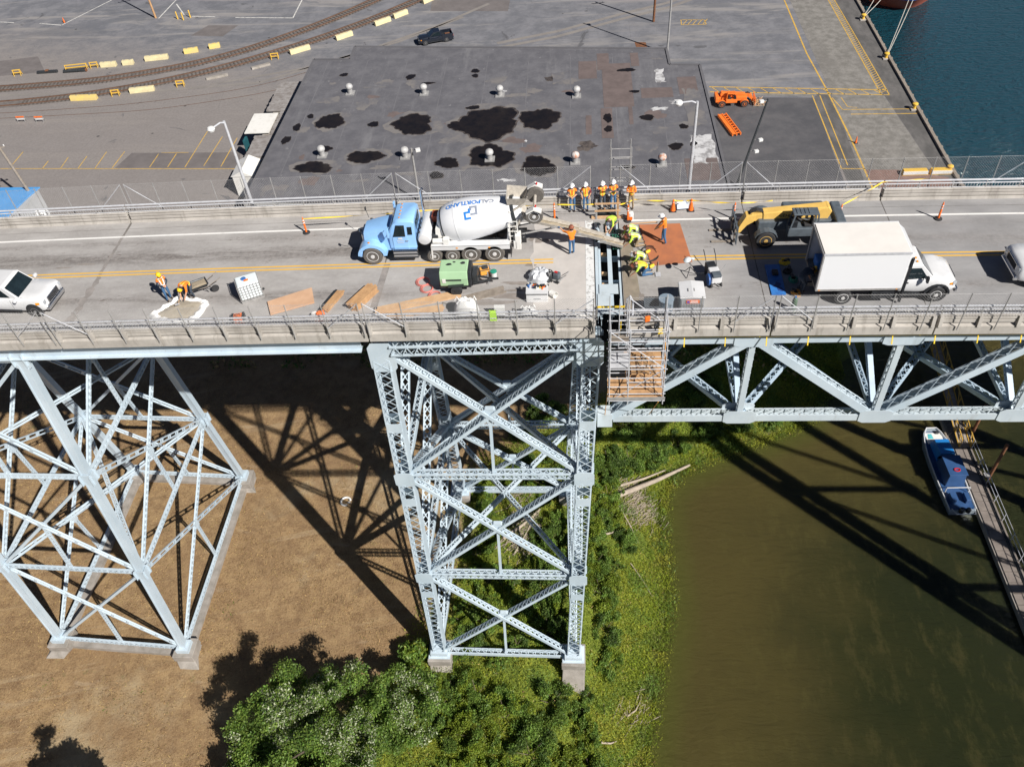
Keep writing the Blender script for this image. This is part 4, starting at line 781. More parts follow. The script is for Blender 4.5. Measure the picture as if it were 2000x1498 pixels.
def tower_main(root, NL, NR, FL, FR, zg, foot=True, braced=True):
    """NL.. = (base, top) of the near-left, near-right, far-left, far-right leg"""
    K = (0, .335, .67, 1.0); node = {k: [lerp3(v[0], v[1], q) for q in K] for k, v in (('NL', NL), ('NR', NR), ('FL', FL), ('FR', FR))}
    for k, v in (('NL', NL), ('NR', NR), ('FL', FL), ('FR', FR)):
        wpart('leg', laced(v[0], v[1], .92, .75, (0, 1, 0), 'X', .62) if braced or k != 'NL' else laced(v[0], v[1], 2.2, 1.6, (0, 1, 0), 'X', 1.2, .12), 'steel', root)
        lg = root
        for i in (1, 2): 
            for s in (-.41, .41): wpart('gusset_plate', gusset(node[k][i], 1.15, 1.25, s), 'steel', root)
        for s in (-.41, .41): wpart('gusset_plate', gusset((node[k][3][0]+(.1 if 'L' in k else -.1), node[k][3][1], node[k][3][2]-.35), 1.35, 2.0, s), 'steel', root)
        b = MB(); c = node[k][0]; b.box((c[0], c[1], c[2]+.25), (1.25, 1.05, .5)); b.box((c[0], c[1], c[2]+.04), (1.6, 1.35, .08)); wpart('base_shoe', b, 'steel', root)
        for q in (.5, .835, .17):
            c = lerp3(v[0], v[1], q-.02 if q > .6 else q+.1)
            for s in (-.40, .40): b = MB(); b.box((c[0], c[1]+s, c[2]), (.86, .02, .75)); wpart('tie_plate', b, 'steel', root)
    def face(A, B, nrm, cross=True, sw=.46, sd=.20):
        for i in range(3):
            a0, a1, b0, b1 = node[A][i], node[A][i+1], node[B][i], node[B][i+1]; nn = V(*a1)-V(*a0)
            wpart('diagonal_brace', laced(a1, b0, sw, sd, nrm_up(a1, b0, nrm), 'Z', .42), 'steel', root); wpart('diagonal_brace', laced(a0, b1, sw, sd, nrm_up(a0, b1, nrm), 'Z', .42), 'steel', root)
            wpart('horizontal_strut', laced(a0, b0, sw, .30, (0, 0, 1), 'Z', .5) if i == 0 else box_laced(a0, b0, .46, .46, (0, 0, 1), .5), 'steel', root)
            mid = lerp3(lerp3(a0, b0, .5), lerp3(a1, b1, .5), .52); c0 = lerp3(a0, b0, .5); b = MB(); b.bar(mid, c0, .16, .16); wpart('hanger', b, 'steel', root)
            wpart('crossing_plate', gusset(mid, .62, .62, .0, th=sd+.05) if nrm == 'y' else sideplate(mid), 'steel', root)
    def sideplate(c): b = MB(); b.box(c, (.46, .6, .6)); return b
    def nrm_up(a, b_, nrm):
        ax = (V(*b_)-V(*a)).normalized(); f = V(0, 1, 0) if nrm == 'y' else V(1, 0, 0); return tuple(ax.cross(f).normalized())
    if not braced:
        for A, B in (('NL', 'NR'), ('FL', 'FR')):
            for i in range(3): wpart('diagonal_brace', laced(node[A][i+1], node[B][i], .4, .3, (0, 0, 1), 'X', .8), 'steel', root); wpart('horizontal_strut', laced(node[A][i], node[B][i], .45, .4, (0, 0, 1), 'X', .8), 'steel', root)
    if braced: face('NL', 'NR', 'y'); face('FL', 'FR', 'y')
    for A, B in (('NL', 'FL'), ('NR', 'FR')):
        for i in range(3 if braced else 0):
            a0, a1, b0, b1 = node[A][i], node[A][i+1], node[B][i], node[B][i+1]
            wpart('diagonal_brace', laced(a1, b0, .62, .22, nrm_up(a1, b0, 'x'), 'X', .66), 'steel', root); wpart('diagonal_brace', laced(a0, b1, .52, .22, nrm_up(a0, b1, 'x'), 'X', .58), 'steel', root)
            wpart('horizontal_strut', laced(a0, b0, .42, .45, (0, 0, 1), 'X', .5), 'steel', root)
        wpart('top_strut', box_laced(node[A][3], node[B][3], .5, .7, (0, 0, 1), .7), 'steel', root)
    for A, B in (('NL', 'NR'), ('FL', 'FR')):
        a, c = node[A][3], node[B][3]; wpart('top_strut', box_laced((a[0]+.6, a[1]-.25 if a[1] < 0 else a[1], a[2]+.18), (c[0]-.6, c[1]-.25 if c[1] < 0 else c[1], c[2]+.18), .60, .66, (0, 0, 1), .58), 'steel', root)
    for i in (1, 2) if braced else (): wpart('plan_brace', laced(node['NL'][i], node['FR'][i], .3, .3, (0, 0, 1), 'Z', .45), 'steel', root); wpart('plan_brace', laced(node['NR'][i], node['FL'][i], .3, .3, (0, 0, 1), 'Z', .45), 'steel', root)
    if foot:
        for k, v in (('NL', NL), ('NR', NR), ('FL', FL), ('FR', FR)):
            c = v[0]; gzl = float(land_z(c[0], c[1]-1)); footing(root, c, 1.75, min(gzl-.6, c[2]-1.6), .25 if 'L' in k else -.1, -.9 if 'N' in k else .3)
mt = thing('steel_trestle_tower', 'tall pale blue latticed steel tower under the open deck joint', 'bridge tower', (-6.3, 0, -33))
tower_main(mt, ((-11.46, -6.75, -31), (-10.95, -4.75, -1.55)), ((-1.56, -6.9, -31), (-.25, -4.75, -1.35)), ((-11.3, 8, -31), (-10.95, 4.5, -1.55)), ((-1.9, 8, -31), (-.25, 4.5, -1.35)), GZ)
nt_ = thing('steel_trestle_tower', 'next pale blue steel tower standing in the river to the right', 'bridge tower', (41, 0, WZ))
tower_main(nt_, ((39.6, -8.6, -35.2), (37.2, -4.75, -1.9)), ((49.8, -8.6, -35.2), (47.6, -4.75, -1.9)), ((39.6, 9.0, -35.2), (37.2, 4.5, -1.9)), ((49.8, 9.0, -35.2), (47.6, 4.5, -1.9)), WZ, False, False)
for x in (39.6, 49.8):
    for y in (-8.6, 9.0): b = MB(); b.lathe([(1.5, -5), (1.5, .8)], (x, y, WZ), n=20); wpart('river_pier', b, 'concrete_old', nt_)
# bearing shaft seen behind the right-hand legs
b = MB(); b.bar((.35, 3.6, -1.4), (.1, 3.7, -9), .5, .45); o = wpart('rocker_post', b, 'wood_pale', mt); b = MB(); b.bar((-.45, 3.2, -1.5), (-.45, 3.2, -9), .3, .3); wpart('rocker_post', b, 'wood_pale', mt)

# ---------------------------------------------------------------- left tower, box legs and battened bracing
def tower_left(root, C4):
    K = (0, .335, .67, 1.0); node = {k: [lerp3(v[0], v[1], q) for q in K] for k, v in C4.items()}
    for k, v in C4.items():
        wpart('leg', laced(v[0], v[1], .46, .46, (0, 1, 0), 'S'), 'steel', root)
        for s in (-1, 1): b = MB(); o = V(s*.22, -.24, 0); b.bar(V(*v[0])+o, V(*v[1])+o, .09, .05, up=(0, 1, 0)); wpart('leg_angle', b, 'steel', root)
        for i in (1, 2, 3):
            for s in (-.26, .26): wpart('gusset_plate', gusset((node[k][i][0], node[k][i][1], node[k][i][2]-(.2 if i == 3 else 0)), .95, .95, s), 'steel', root)
            c = node[k][i]
            for s in (-.34, .34): b = MB(); b.box((c[0]+s, c[1], c[2]), (.03, .85, .85)); wpart('gusset_plate', b, 'steel', root)
        b = MB(); c = node[k][0]; b.box((c[0], c[1], c[2]+.2), (.95, .95, .4)); wpart('base_shoe', b, 'steel', root)
        footing(root, c, 1.6, c[2]-1.9, -1.5 if k in ('NL', 'FL') else 1.3, -1.6 if 'N' in k else -.6)
    for A, B, nrm in (('NL', 'NR', (0, 1, 0)), ('FL', 'FR', (0, 1, 0)), ('NL', 'FL', (1, 0, 0)), ('NR', 'FR', (1, 0, 0))):
        for i in range(3):
            a0, a1, b0, b1 = node[A][i], node[A][i+1], node[B][i], node[B][i+1]; up = tuple((V(*b0)-V(*a1)).cross(V(*nrm)))
            wpart('diagonal_brace', laced(a1, b0, .38, .10, nrm, 'B', 1.15), 'steel', root)
            wpart('diagonal_brace', laced(a0, b1, .36, .10, nrm, 'X', .40) if nrm[0] else laced(a0, b1, .20, .18, nrm, 'S'), 'steel', root)
            wpart('horizontal_strut', laced(a0, b0, .38, .14, nrm, 'X', .40), 'steel', root)
            mid = lerp3(lerp3(a0, b0, .5), lerp3(a1, b1, .5), .5); wpart('sub_brace', laced(mid, lerp3(a0, b0, .5), .28, .10, nrm, 'X', .32), 'steel', root)
            b = MB(); b.box(mid, (.5, .14, .5) if nrm[1] else (.14, .5, .5)); wpart('crossing_plate', b, 'steel', root)
        wpart('top_strut', laced(node[A][3], node[B][3], .4, .5, (0, 0, 1), 'X', .4), 'steel', root)
    for i in (1, 2):
        wpart('plan_brace', laced(node['NL'][i], node['FR'][i], .36, .10, (0, 0, 1), 'B', 1.2), 'steel', root); wpart('plan_brace', laced(node['NR'][i], node['FL'][i], .34, .10, (0, 0, 1), 'X', .36), 'steel', root)
    for A, B in (('NL', 'NR'), ('FL', 'FR'), ('NL', 'FL'), ('NR', 'FR')):
        a, c = node[A][0], node[B][0]; b = MB(); b.bar((a[0], a[1], a[2]-1.15), (c[0], c[1], c[2]-1.15), .6, .9); wpart('grade_beam', b, 'concrete_old', root)
lt = thing('steel_trestle_tower', 'pale blue box legged steel tower at the left standing on dry grass', 'bridge tower', (-36, 1.5, -32))
tower_left(lt, {'NL': ((-41.4, -6.2, -31), (-40.8, -4.6, -2.0)), 'NR': ((-31.15, -6.85, -31), (-30.5, -4.6, -2.0)), 'FL': ((-41.4, 10., -31), (-40.8, 4.5, -2.0)), 'FR': ((-31.1, 9.4, -31), (-30.5, 4.5, -2.0))})
# ---------------------------------------------------------------- plate girders of the left spans
for yg, lab in ((-4.78, 'pale blue plate girder carrying the near edge of the left span'), (4.6, 'pale blue plate girder under the far edge of the left span')):
    t = thing('plate_girder', lab, 'girder', (-40, yg, -1.6), group='plate girders')
    b = MB(); b.sweep([(yg-.012, -1.55), (yg+.012, -1.55), (yg+.012, -.75), (yg-.012, -.75)], -110, -11.9); wpart('web', b, 'steel', t)
    for z, w_ in ((-.73, .50), (-1.57, .50)): b = MB(); b.sweep([(yg-w_/2, z-.02), (yg+w_/2, z-.02), (yg+w_/2, z+.02), (yg-w_/2, z+.02)], -110, -11.9); wpart('flange', b, 'steel', t)
    for k in range(60):
        x = -109+k*1.62; b = MB(); b.box((x, yg+.10, -1.15+zd(x)), (.02, .16, .80)); wpart('stiffener', b, 'steel', t)
# ---------------------------------------------------------------- deck truss of the right span
PX = [.55+7.05*k for k in range(6)]; ZT, ZB = -1.22, -7.05
for yt, lab in ((-4.62, 'near side deck truss of the right span, pale blue latticed steel'), (4.5, 'far side deck truss of the right span, pale blue latticed steel')):
    t = thing('deck_truss', lab, 'truss', (18, yt, ZB), group='trusses of the right span')
    for k in range(5):
        a, c = (PX[k], yt, ZB), (PX[k+1], yt, ZB); wpart('bottom_chord', laced((a[0]+.35, a[1], a[2]), (c[0]-.35, c[1], c[2]), .55, .42, (0, 0, 1), 'X', .50), 'steel_dirty', t)
        wpart('top_chord', laced((PX[k], yt, ZT), (PX[k+1], yt, ZT), .55, .5, (0, 0, 1), 'X', .55), 'steel', t)
        d = ((PX[k], yt, ZB), (PX[k+1], yt, ZT)) if k % 2 == 0 else ((PX[k], yt, ZT), (PX[k+1], yt, ZB)); ax = (V(*d[1])-V(*d[0])).normalized(); up = ax.cross(V(0, 1, 0)) if True else None
        wpart('diagonal', laced(d[0], d[1], .58, .42, tuple(V(*up) if up.z > 0 else -V(*up)), 'X', .72), 'steel', t)
    for k in range(1, 6):
        wpart('vertical', laced((PX[k], yt, ZB), (PX[k], yt, ZT), .42, .28, (1, 0, 0), 'X', .45), 'steel_dirty', t)
        for s in (-.30, .30):
            wpart('gusset_plate', gusset((PX[k], yt, ZB+.12), 1.7, .95, s), 'steel_dirty', t); wpart('gusset_plate', gusset((PX[k], yt, ZT-.1), 1.9, .75, s), 'steel', t)
    b = MB(); b.box((PX[0]-.1, yt, ZB-.05), (.8, .7, 1.0)); wpart('bearing', b, 'steel_dirty', t)
t = thing('truss_bracing', 'cross bracing between the two trusses of the right span', 'bracing', (18, 0, ZB))
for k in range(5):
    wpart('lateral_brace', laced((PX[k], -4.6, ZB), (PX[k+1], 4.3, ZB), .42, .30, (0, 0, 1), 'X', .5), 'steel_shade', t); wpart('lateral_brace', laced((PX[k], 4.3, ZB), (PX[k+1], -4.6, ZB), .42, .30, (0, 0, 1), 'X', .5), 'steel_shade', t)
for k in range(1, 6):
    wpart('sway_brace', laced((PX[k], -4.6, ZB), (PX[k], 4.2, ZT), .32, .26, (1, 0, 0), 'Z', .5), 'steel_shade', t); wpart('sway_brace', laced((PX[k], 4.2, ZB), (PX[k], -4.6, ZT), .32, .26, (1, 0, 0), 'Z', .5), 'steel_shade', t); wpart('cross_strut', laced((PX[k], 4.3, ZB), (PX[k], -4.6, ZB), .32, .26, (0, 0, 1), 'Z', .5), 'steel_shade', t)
t = thing('yellow_safety_line', 'yellow safety rail with drop bars hanging under the near deck edge', 'rail', (16, -5.0, -1))
for z in (-.72, -.86): b = MB(); b.tube((3.4, -5.05, z), (34, -5.05, z-.2), .022, n=6); wpart('rail', b, 'yellow_plastic', t)
for k in range(15): x = 4.2+k*1.95; b = MB(); b.bar((x, -5.05, -.66), (x-.02, -5.35, -1.22), .05, .04); wpart('drop_bar', b, 'yellow_plastic', t)
# ================================================================== vegetation
mat('leaf', (.155, .245, .042), .55, 0, .25, .5, island=.42, world=True); mat('leaf_dark', (.092, .155, .03), .6, 0, .25, .6, island=.42, world=True); mat('leaf_lime', (.20, .265, .026), .6, 0, .2, .5, island=.38, world=True); mat('leaf_pale', (.50, .54, .36), .5, 0, .1, 1., island=.25); mat('grass_blade', (.26, .33, .022), .7, 0, .3, .35, col2=(.37, .37, .045), island=.35, world=True); mat('dry_blade', (.36, .245, .105), .9, 0, .25, .6, island=.35, world=True); mat('bark', (.13, .10, .075), .9, 0, .25, 3.); mat('driftwood', (.42, .35, .28), .85, 0, .15, 2., col2=(.30, .25, .20), world=True)
for nm_ in ('leaf', 'leaf_dark', 'leaf_lime', 'grass_blade', 'leaf_pale'):
    mm = MATS[nm_]; n_ = mm.node_tree; pb = n_.nodes['Principled BSDF']; tr = n_.nodes.new('ShaderNodeBsdfTranslucent'); ms = n_.nodes.new('ShaderNodeMixShader'); ms.inputs[0].default_value = .36
    lk = [l for l in n_.links if l.to_socket == pb.inputs['Base Color']][0]; n_.links.new(lk.from_socket, tr.inputs[0]); n_.links.new(pb.outputs[0], ms.inputs[1]); n_.links.new(tr.outputs[0], ms.inputs[2]); out_ = [q for q in n_.nodes if q.type == 'OUTPUT_MATERIAL'][0]; n_.links.new(ms.outputs[0], out_.inputs[0])
RS = np.random.RandomState(5)
def leaves(name, P, size, mats, mi=None, up=.35, aspect=.5, par=None, world=True):
    """one diamond-shaped leaf per point"""
    n = len(P); d = RS.normal(size=(n, 3)); d[:, 2] = d[:, 2]*.6+up; d /= np.linalg.norm(d, axis=1)[:, None]; a = RS.normal(size=(n, 3)); a -= (a*d).sum(1)[:, None]*d; a /= np.linalg.norm(a, axis=1)[:, None]; c = np.cross(d, a); s = (size*RS.uniform(.6, 1.35, n))[:, None]
    Vv = np.stack([P-a*s, P+c*s*aspect+d*s*.12, P+a*s, P-c*s*aspect+d*s*.12], 1).reshape(-1, 3); me = bpy.data.meshes.new(name); me.vertices.add(n*4); me.vertices.foreach_set('co', Vv.reshape(-1).astype(np.float32)); me.loops.add(n*4); me.loops.foreach_set('vertex_index', np.arange(n*4, dtype=np.int32)); me.polygons.add(n); me.polygons.foreach_set('loop_start', np.arange(0, n*4, 4, dtype=np.int32)); 
    for m in mats: me.materials.append(MATS[m])
    if mi is not None: me.polygons.foreach_set('material_index', mi.astype(np.int32))
    me.update(calc_edges=True); o = bpy.data.objects.new(name, me); COL.objects.link(o)
    if par is not None: o.parent = par; o.location = [-q for q in par.location]
    return o
def lobes_points(lobes, n):
    """points in the outer shells of many small lobes"""
    w_ = np.array([l[3]**2 for l in lobes]); k = RS.choice(len(lobes), n, p=w_/w_.sum()); L = np.array(lobes)[k]; d = RS.normal(size=(n, 3)); d /= np.linalg.norm(d, axis=1)[:, None]; d[:, 2] = np.where(d[:, 2] < -.35, -d[:, 2], d[:, 2]); r = (RS.uniform(.15, 1., n)**.5*RS.uniform(.7, 1.35, n))[:, None]
    return L[:, :3]+d*r*L[:, 3:4]*np.array([1, 1, .85])
def tree(name, label, base, lobes, n, size, mats, pale=0., group=None, pale_thr=.25, trunk=.3, cat='tree'):
    t = thing(name, label, cat, base, group=group); P = lobes_points(lobes, n); mi = np.zeros(n)
    v = vnoise(P[:, 0]*1.0, P[:, 1]+P[:, 2]*.8, .55, 3); mi = np.where((v > .12) & (RS.rand(n) < .45), 1, 0) if len(mats) > 1 else mi
    if pale: pv = vnoise(P[:, 0]-P[:, 2]*.3, P[:, 1], 1.1, 21); mi = np.where((pv > pale_thr) & (RS.rand(n) < pale), 2, mi)
    leaves('crown', P, size, mats, mi, par=t)
    b = MB(); L = np.array(lobes); c = L[:, :3].mean(0); b.path([base, (base[0]+.1, base[1], base[2]+(c[2]-base[2])*.5), tuple(c)], [trunk, trunk*.75, trunk*.35], 8); wpart('trunk', b, 'bark', t, smooth=True)
    for l in lobes[::max(1, len(lobes)//14)]: b = MB(); s0 = (base[0]+.05, base[1], base[2]+(c[2]-base[2])*.55); mp = ((s0[0]+l[0])/2, (s0[1]+l[1])/2, (s0[2]+l[2])/2+.2); b.path([s0, mp, (l[0], l[1], l[2])], [trunk*.4, trunk*.25, .03], 6); wpart('limb', b, 'bark', t, smooth=True)
    return t
def mklobes(c, rx, ry, rz, n, r0, r1, seed):
    r_ = np.random.RandomState(seed); d = r_.normal(size=(n, 3)); d /= np.linalg.norm(d, axis=1)[:, None]; f = r_.uniform(.35, 1, n)**.5; return [(c[0]+d[i, 0]*rx*f[i], c[1]+d[i, 1]*ry*f[i], c[2]+abs(d[i, 2])*rz*f[i]*(1 if d[i, 2] > -.3 else -.3), r_.uniform(r0, r1)) for i in range(n)]
lb = mklobes((-18.4, -14.3, -28.0), 5.4, 4.6, 4.8, 190, .30, .85, 2)+mklobes((-22.6, -15.6, -30.2), 2.8, 2.6, 2.8, 60, .28, .7, 4)+mklobes((-13.4, -11.8, -30.0), 2.8, 2.8, 2.8, 60, .28, .7, 6)+mklobes((-18.5, -18.0, -29.6), 6, 3.2, 3.4, 90, .35, .85, 8)
tree('blossoming_tree', 'large dense green tree flecked with white at the bottom of the frame', (-18.8, -14, -32.4), lb, 230000, .085, ['leaf', 'leaf_dark', 'leaf_pale'], .30, pale_thr=-.02)
tree('small_tree', 'small tree below the left frame edge casting a leafy shadow', (-31.8, -20.6, GZ-.3), mklobes((-31.8, -20.6, -26.6), 2.6, 1.5, 4.6, 60, .4, .8, 12), 16000, .13, ['leaf', 'leaf_dark'])
tree('young_tree', 'slim bright green sapling beside the left footing of the main tower', (-13.4, -6.6, -32.2), mklobes((-13.4, -6.8, -31.6), .8, .7, 1.9, 14, .35, .6, 15), 3200, .15, ['leaf', 'leaf_lime'], trunk=.08)
# shrubs on the bank
SP = [(-8.6, -9.6, 1.5), (-6.4, -11.2, 1.7), (-3.2, -9.8, 1.5), (-1.0, -11.4, 1.3), (-8.8, -12.6, 1.7), (-4.6, -13.6, 1.8), (-11.2, -10.6, 1.2), (-.4, -14.0, 1.4), (-4.0, -1.2, 1.4), (-2.6, .8, 1.5), (-5.4, -3.2, 1.2), (-3.4, -4.4, 1.3), (.2, 2.2, 1.4), (.6, -.4, 1.5), (.9, -3.2, 1.3), (-.2, 5.0, 1.3), (1.4, 7.6, 1.2), (-3.6, 3.4, 1.3), (1.0, -6.0, 1.1), (3.6, 13.6, 1.5), (5.8, 14.6, 1.3), (1.6, 13.0, 1.4), (-.6, 15.8, 1.6), (8.0, 16.2, 1.2), (3.2, 16.8, 1.7), (11.2, 17.8, 1.3), (14.4, 19.0, 1.2), (6.2, 19.2, 1.8), (10.5, 21.6, 1.8), (-4.2, 17.8, 1.5), (-8.8, 3.2, 1.0), (-9.6, .2, .9), (-9.2, 6.4, 1.1), (-9.9, -2.6, .8), (17.4, 19.2, .9), (-6.6, 15.2, 1.1)]
r_s = random.Random(77)
while len(SP) < 84:
    x, y = r_s.uniform(-12, 4), r_s.uniform(-18, 12)
    if not field_edge(y)+1.2 < x < np.interp(y, [q[1] for q in SHORE], [q[0] for q in SHORE])-(3.6 if y > -6 else 4.6): continue
    if any(math.hypot(x-a, y-c) < .75*(r_b+.6) for a, c, r_b in SP) or min(math.hypot(x-a, y-c) for a, c in ((-11.5, -6.8), (-1.6, -6.9), (-11.3, 8), (-1.9, 8))) < 1.5 or (-8 < x < -4 and 1 < y < 9): continue
    SP.append((round(x, 2), round(y, 2), round(r_s.uniform(.55, 1.25), 2)))
HUE = ['mid green', 'lime tinged', 'dark green']
SHAPE = ['rounded', 'ragged', 'spreading', 'upright', 'sprawling']
def where(x, y):
    if y > 12: return ('in the shade beneath the right span' if x > 2 else 'behind the main tower beneath the deck')
    for a, c, l in ((-11.5, -6.8, 'beside the near left tower footing'), (-1.6, -6.9, 'beside the near right tower footing'), (-11.3, 8, 'beside the far left tower footing'), (-1.9, 8, 'beside the far right tower footing')):
        if math.hypot(x-a, y-c) < 3.2: return l
    if y < -12.5: return 'near the bottom edge right of the big tree'
    if y < -7.5: return 'in front of the main tower'
    if x < -5: return 'inside the main tower on its left'
    return 'on the bank right of the main tower legs' if x > -.5 else 'inside the main tower on its right'
for i, (x, y, r_) in enumerate(SP):
    z = float(land_z(x, y)); t = thing('shrub', ('large ' if r_ > 1.35 else 'small ' if r_ < .9 else '')+SHAPE[i % 5]+' '+HUE[i % 3 if y < 12 else 2]+' shrub '+where(x, y), 'shrub', (x, y, z-.1), group='shrubs '+where(x, y))
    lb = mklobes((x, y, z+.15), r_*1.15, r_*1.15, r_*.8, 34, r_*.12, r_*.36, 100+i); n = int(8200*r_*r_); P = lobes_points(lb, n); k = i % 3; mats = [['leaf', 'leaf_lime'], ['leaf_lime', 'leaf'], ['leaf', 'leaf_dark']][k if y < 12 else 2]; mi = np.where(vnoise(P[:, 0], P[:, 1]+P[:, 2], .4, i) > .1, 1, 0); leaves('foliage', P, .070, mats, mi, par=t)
    b = MB()
    for q in range(4): a = q*1.57+.4; b.tube((x, y, z-.1), (x+r_*.5*math.cos(a), y+r_*.5*math.sin(a), z+r_*.7), .035, .015, 5)
    wpart('stems', b, 'bark', t)
# weeds and reeds down to the water line
n = 640000; X = RS.uniform(-15.5, 26, n); Y = RS.uniform(-24, 30, n); D_ = shore_d(X, Y); fe = X-field_edge(Y); den = np.where(D_ < 4.5, 1., .55)*np.where(vnoise(X, Y, 1.6, 31) > -.5+.25*(fe < 3), 1., .45); ok = (D_ > -.1-.9*RS.rand(n)**3) & (fe > -.6+RS.uniform(-1, 1.2, n)) & (RS.rand(n) < den); X, Y, D_ = X[ok], Y[ok], D_[ok]; Z = np.maximum(land_z(X, Y), WZ-.05); lime = vnoise(X, Y, .9, 41); P = np.stack([X, Y, Z+RS.uniform(.02, .32, len(X))], 1)
dk = vnoise(X, Y, .75, 47)+.25*RS.normal(size=len(X)); P[:, 2] += np.where(dk > .3, RS.uniform(0, .35, len(X)), 0); mi = np.where(dk > .38, 3, np.where(lime > .25, 1, np.where(RS.rand(len(X)) < .02, 2, 0))); o = leaves('bank_weeds', P, .105, ['grass_blade', 'leaf_lime', 'dry_blade', 'leaf'], mi, up=.5, aspect=.22); tag(o, 'bright green weeds and reeds covering the river bank', 'weeds', kind='stuff')
n = 110000; X = RS.uniform(-62, -9, n); Y = RS.uniform(-24, 30, n); ok = (X < field_edge(Y)+.5) & (RS.rand(n) < .25+.75*(vnoise(X, Y, 1.3, 51) > .05)); X, Y = X[ok], Y[ok]; P = np.stack([X, Y, land_z(X, Y)+.05], 1); mi = np.where((vnoise(X, Y, .8, 61) > .62) & (RS.rand(len(X)) < .5), 1, 0); o = leaves('dry_grass', P, .10, ['dry_blade', 'leaf'], mi, up=.2, aspect=.14); tag(o, 'dry yellow grass tufts across the brown field', 'grass', kind='stuff')
# dark thicket in the shade beneath the deck
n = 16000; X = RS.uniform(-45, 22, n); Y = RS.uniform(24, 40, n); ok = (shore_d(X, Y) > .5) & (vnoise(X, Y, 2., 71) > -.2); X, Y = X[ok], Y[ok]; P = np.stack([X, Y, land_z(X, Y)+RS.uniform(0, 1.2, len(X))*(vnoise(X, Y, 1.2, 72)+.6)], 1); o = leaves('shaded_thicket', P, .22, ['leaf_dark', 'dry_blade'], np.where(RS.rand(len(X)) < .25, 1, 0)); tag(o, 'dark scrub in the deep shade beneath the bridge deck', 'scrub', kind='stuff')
# driftwood
for i, (a, c, r_, l) in enumerate([((2.2, 9.5), (9.3, 14.4), .25, 'long bleached driftwood log pointing at the water'), ((2.6, 10.8), (7.0, 13.6), .13, 'thin driftwood pole lying beside the long log'), ((-.2, 4.6), (2.8, 6.4), .11, 'crooked driftwood branch right of the main tower'), ((2.4, 8.6), (4.0, 5.4), .07, 'thin stick on the bank below the long log'), ((3.2, 3.2), (4.9, .4), .05, 'pale thin stick among the reeds'), ((2.4, -9.6), (3.4, -8.4), .07, 'short driftwood piece in front on the bank'), ((1.6, -13.6), (2.4, -12.9), .06, 'short bleached stick near the bottom edge'), ((.4, -11.8), (1.5, -11.5), .08, 'driftwood chunk right of the near footing'), ((-7.4, 3.6), (-4.4, 6.6), .16, 'dark fallen trunk inside the main tower'), ((-6.4, 2.2), (-4.6, 6.8), .08, 'grey dead branch inside the main tower')]):
    z0, z1 = float(land_z(*a))+.18, float(land_z(*c))+.18; b = MB(); mid = ((a[0]+c[0])/2+.12, (a[1]+c[1])/2-.12, (z0+z1)/2+.06); b.path([(*a, z0), mid, (*c, z1)], [r_, r_*.8, r_*.45], 8); o = b.build('driftwood_log', 'driftwood', smooth=True); tag(o, l, 'log', 'driftwood on the bank')
b = MB()
for cx, cy, k in ((3.6, 10.6, 150), (4.3, 8.4, 170), (4.1, 9.6, 120), (-5.6, 5.2, 150), (-6.2, 3.4, 90), (2.8, -9.0, 30), (-6.6, 8.6, 40), (-8.2, -.4, 24)):
    for q in range(k): x, y = cx+RS.normal()*.8, cy+RS.normal()*.7; a = RS.normal()*.5+.9; L = RS.uniform(.2, .8); z = float(land_z(x, y))+.08; b.bar((x-L*math.cos(a), y-L*math.sin(a), z), (x+L*math.cos(a), y+L*math.sin(a), z+RS.uniform(0, .2)), .035, .035)
o = b.build('twig_litter', 'driftwood'); tag(o, 'bleached twigs washed up on the bank', 'twigs', kind='stuff')
for i, (x, y) in enumerate([(-21.5, 7.4)]):
    t = thing('tyre_ring', 'pale broken ring lying alone on the brown field', 'debris', (x, y, GZ)); b = MB(); b.path([(.42*math.cos(a), .42*math.sin(a), .08) for a in np.linspace(.3, 5.2, 20)], .09, 8); part('ring', b, 'white_dirty', t, smooth=True); b = MB(); b.box((.3, -.1, .06), (.2, .12, .1)); part('fragment', b, 'white_dirty', t)
same = {}
for o in bpy.data.objects:
    if o.name.split('.')[0] == 'shrub' and o.parent is None: same.setdefault(o['label'], []).append(o)
for l, os_ in same.items():
    if len(os_) > 1:
        os_.sort(key=lambda o: o.location.y); W_ = ['nearer one', 'farther one'] if len(os_) == 2 else ['nearest one', 'middle one', 'farthest one', 'last one']
        for o, q in zip(os_, W_): o['label'] = l+', '+q
# ================================================================== concrete mixer truck (faces -x)
mat('truck_blue', (.28, .52, .86), .3, 0, .05, 1.5, coat=.5); mat('drum_white', (.74, .75, .77), .42, 0, .05, 1.2, col2=(.64, .65, .68), thr=(.55, .8)); mat('concrete_wet', (.36, .30, .215), .75, 0, .2, 5., col2=(.27, .225, .16), bump=.5, bscale=25); mat('mortar_splash', (.50, .46, .40), .9, 0, .2, 6., col2=(.36, .33, .29)); mat('logo_blue', (.02, .20, .62), .4, 0, .02); mat('logo_grey', (.25, .28, .35), .4, 0, .02)
T = thing('concrete_mixer_truck', 'pale blue concrete mixer truck with white drum pouring at the joint', 'mixer truck', (-8.5, 1.28, zd(-8.5)))
for s in (-1, 1): b = MB(); b.box((.6, s*.42, .78), (8.6, .1, .28)); part('chassis_rail', b, 'black_paint', T)
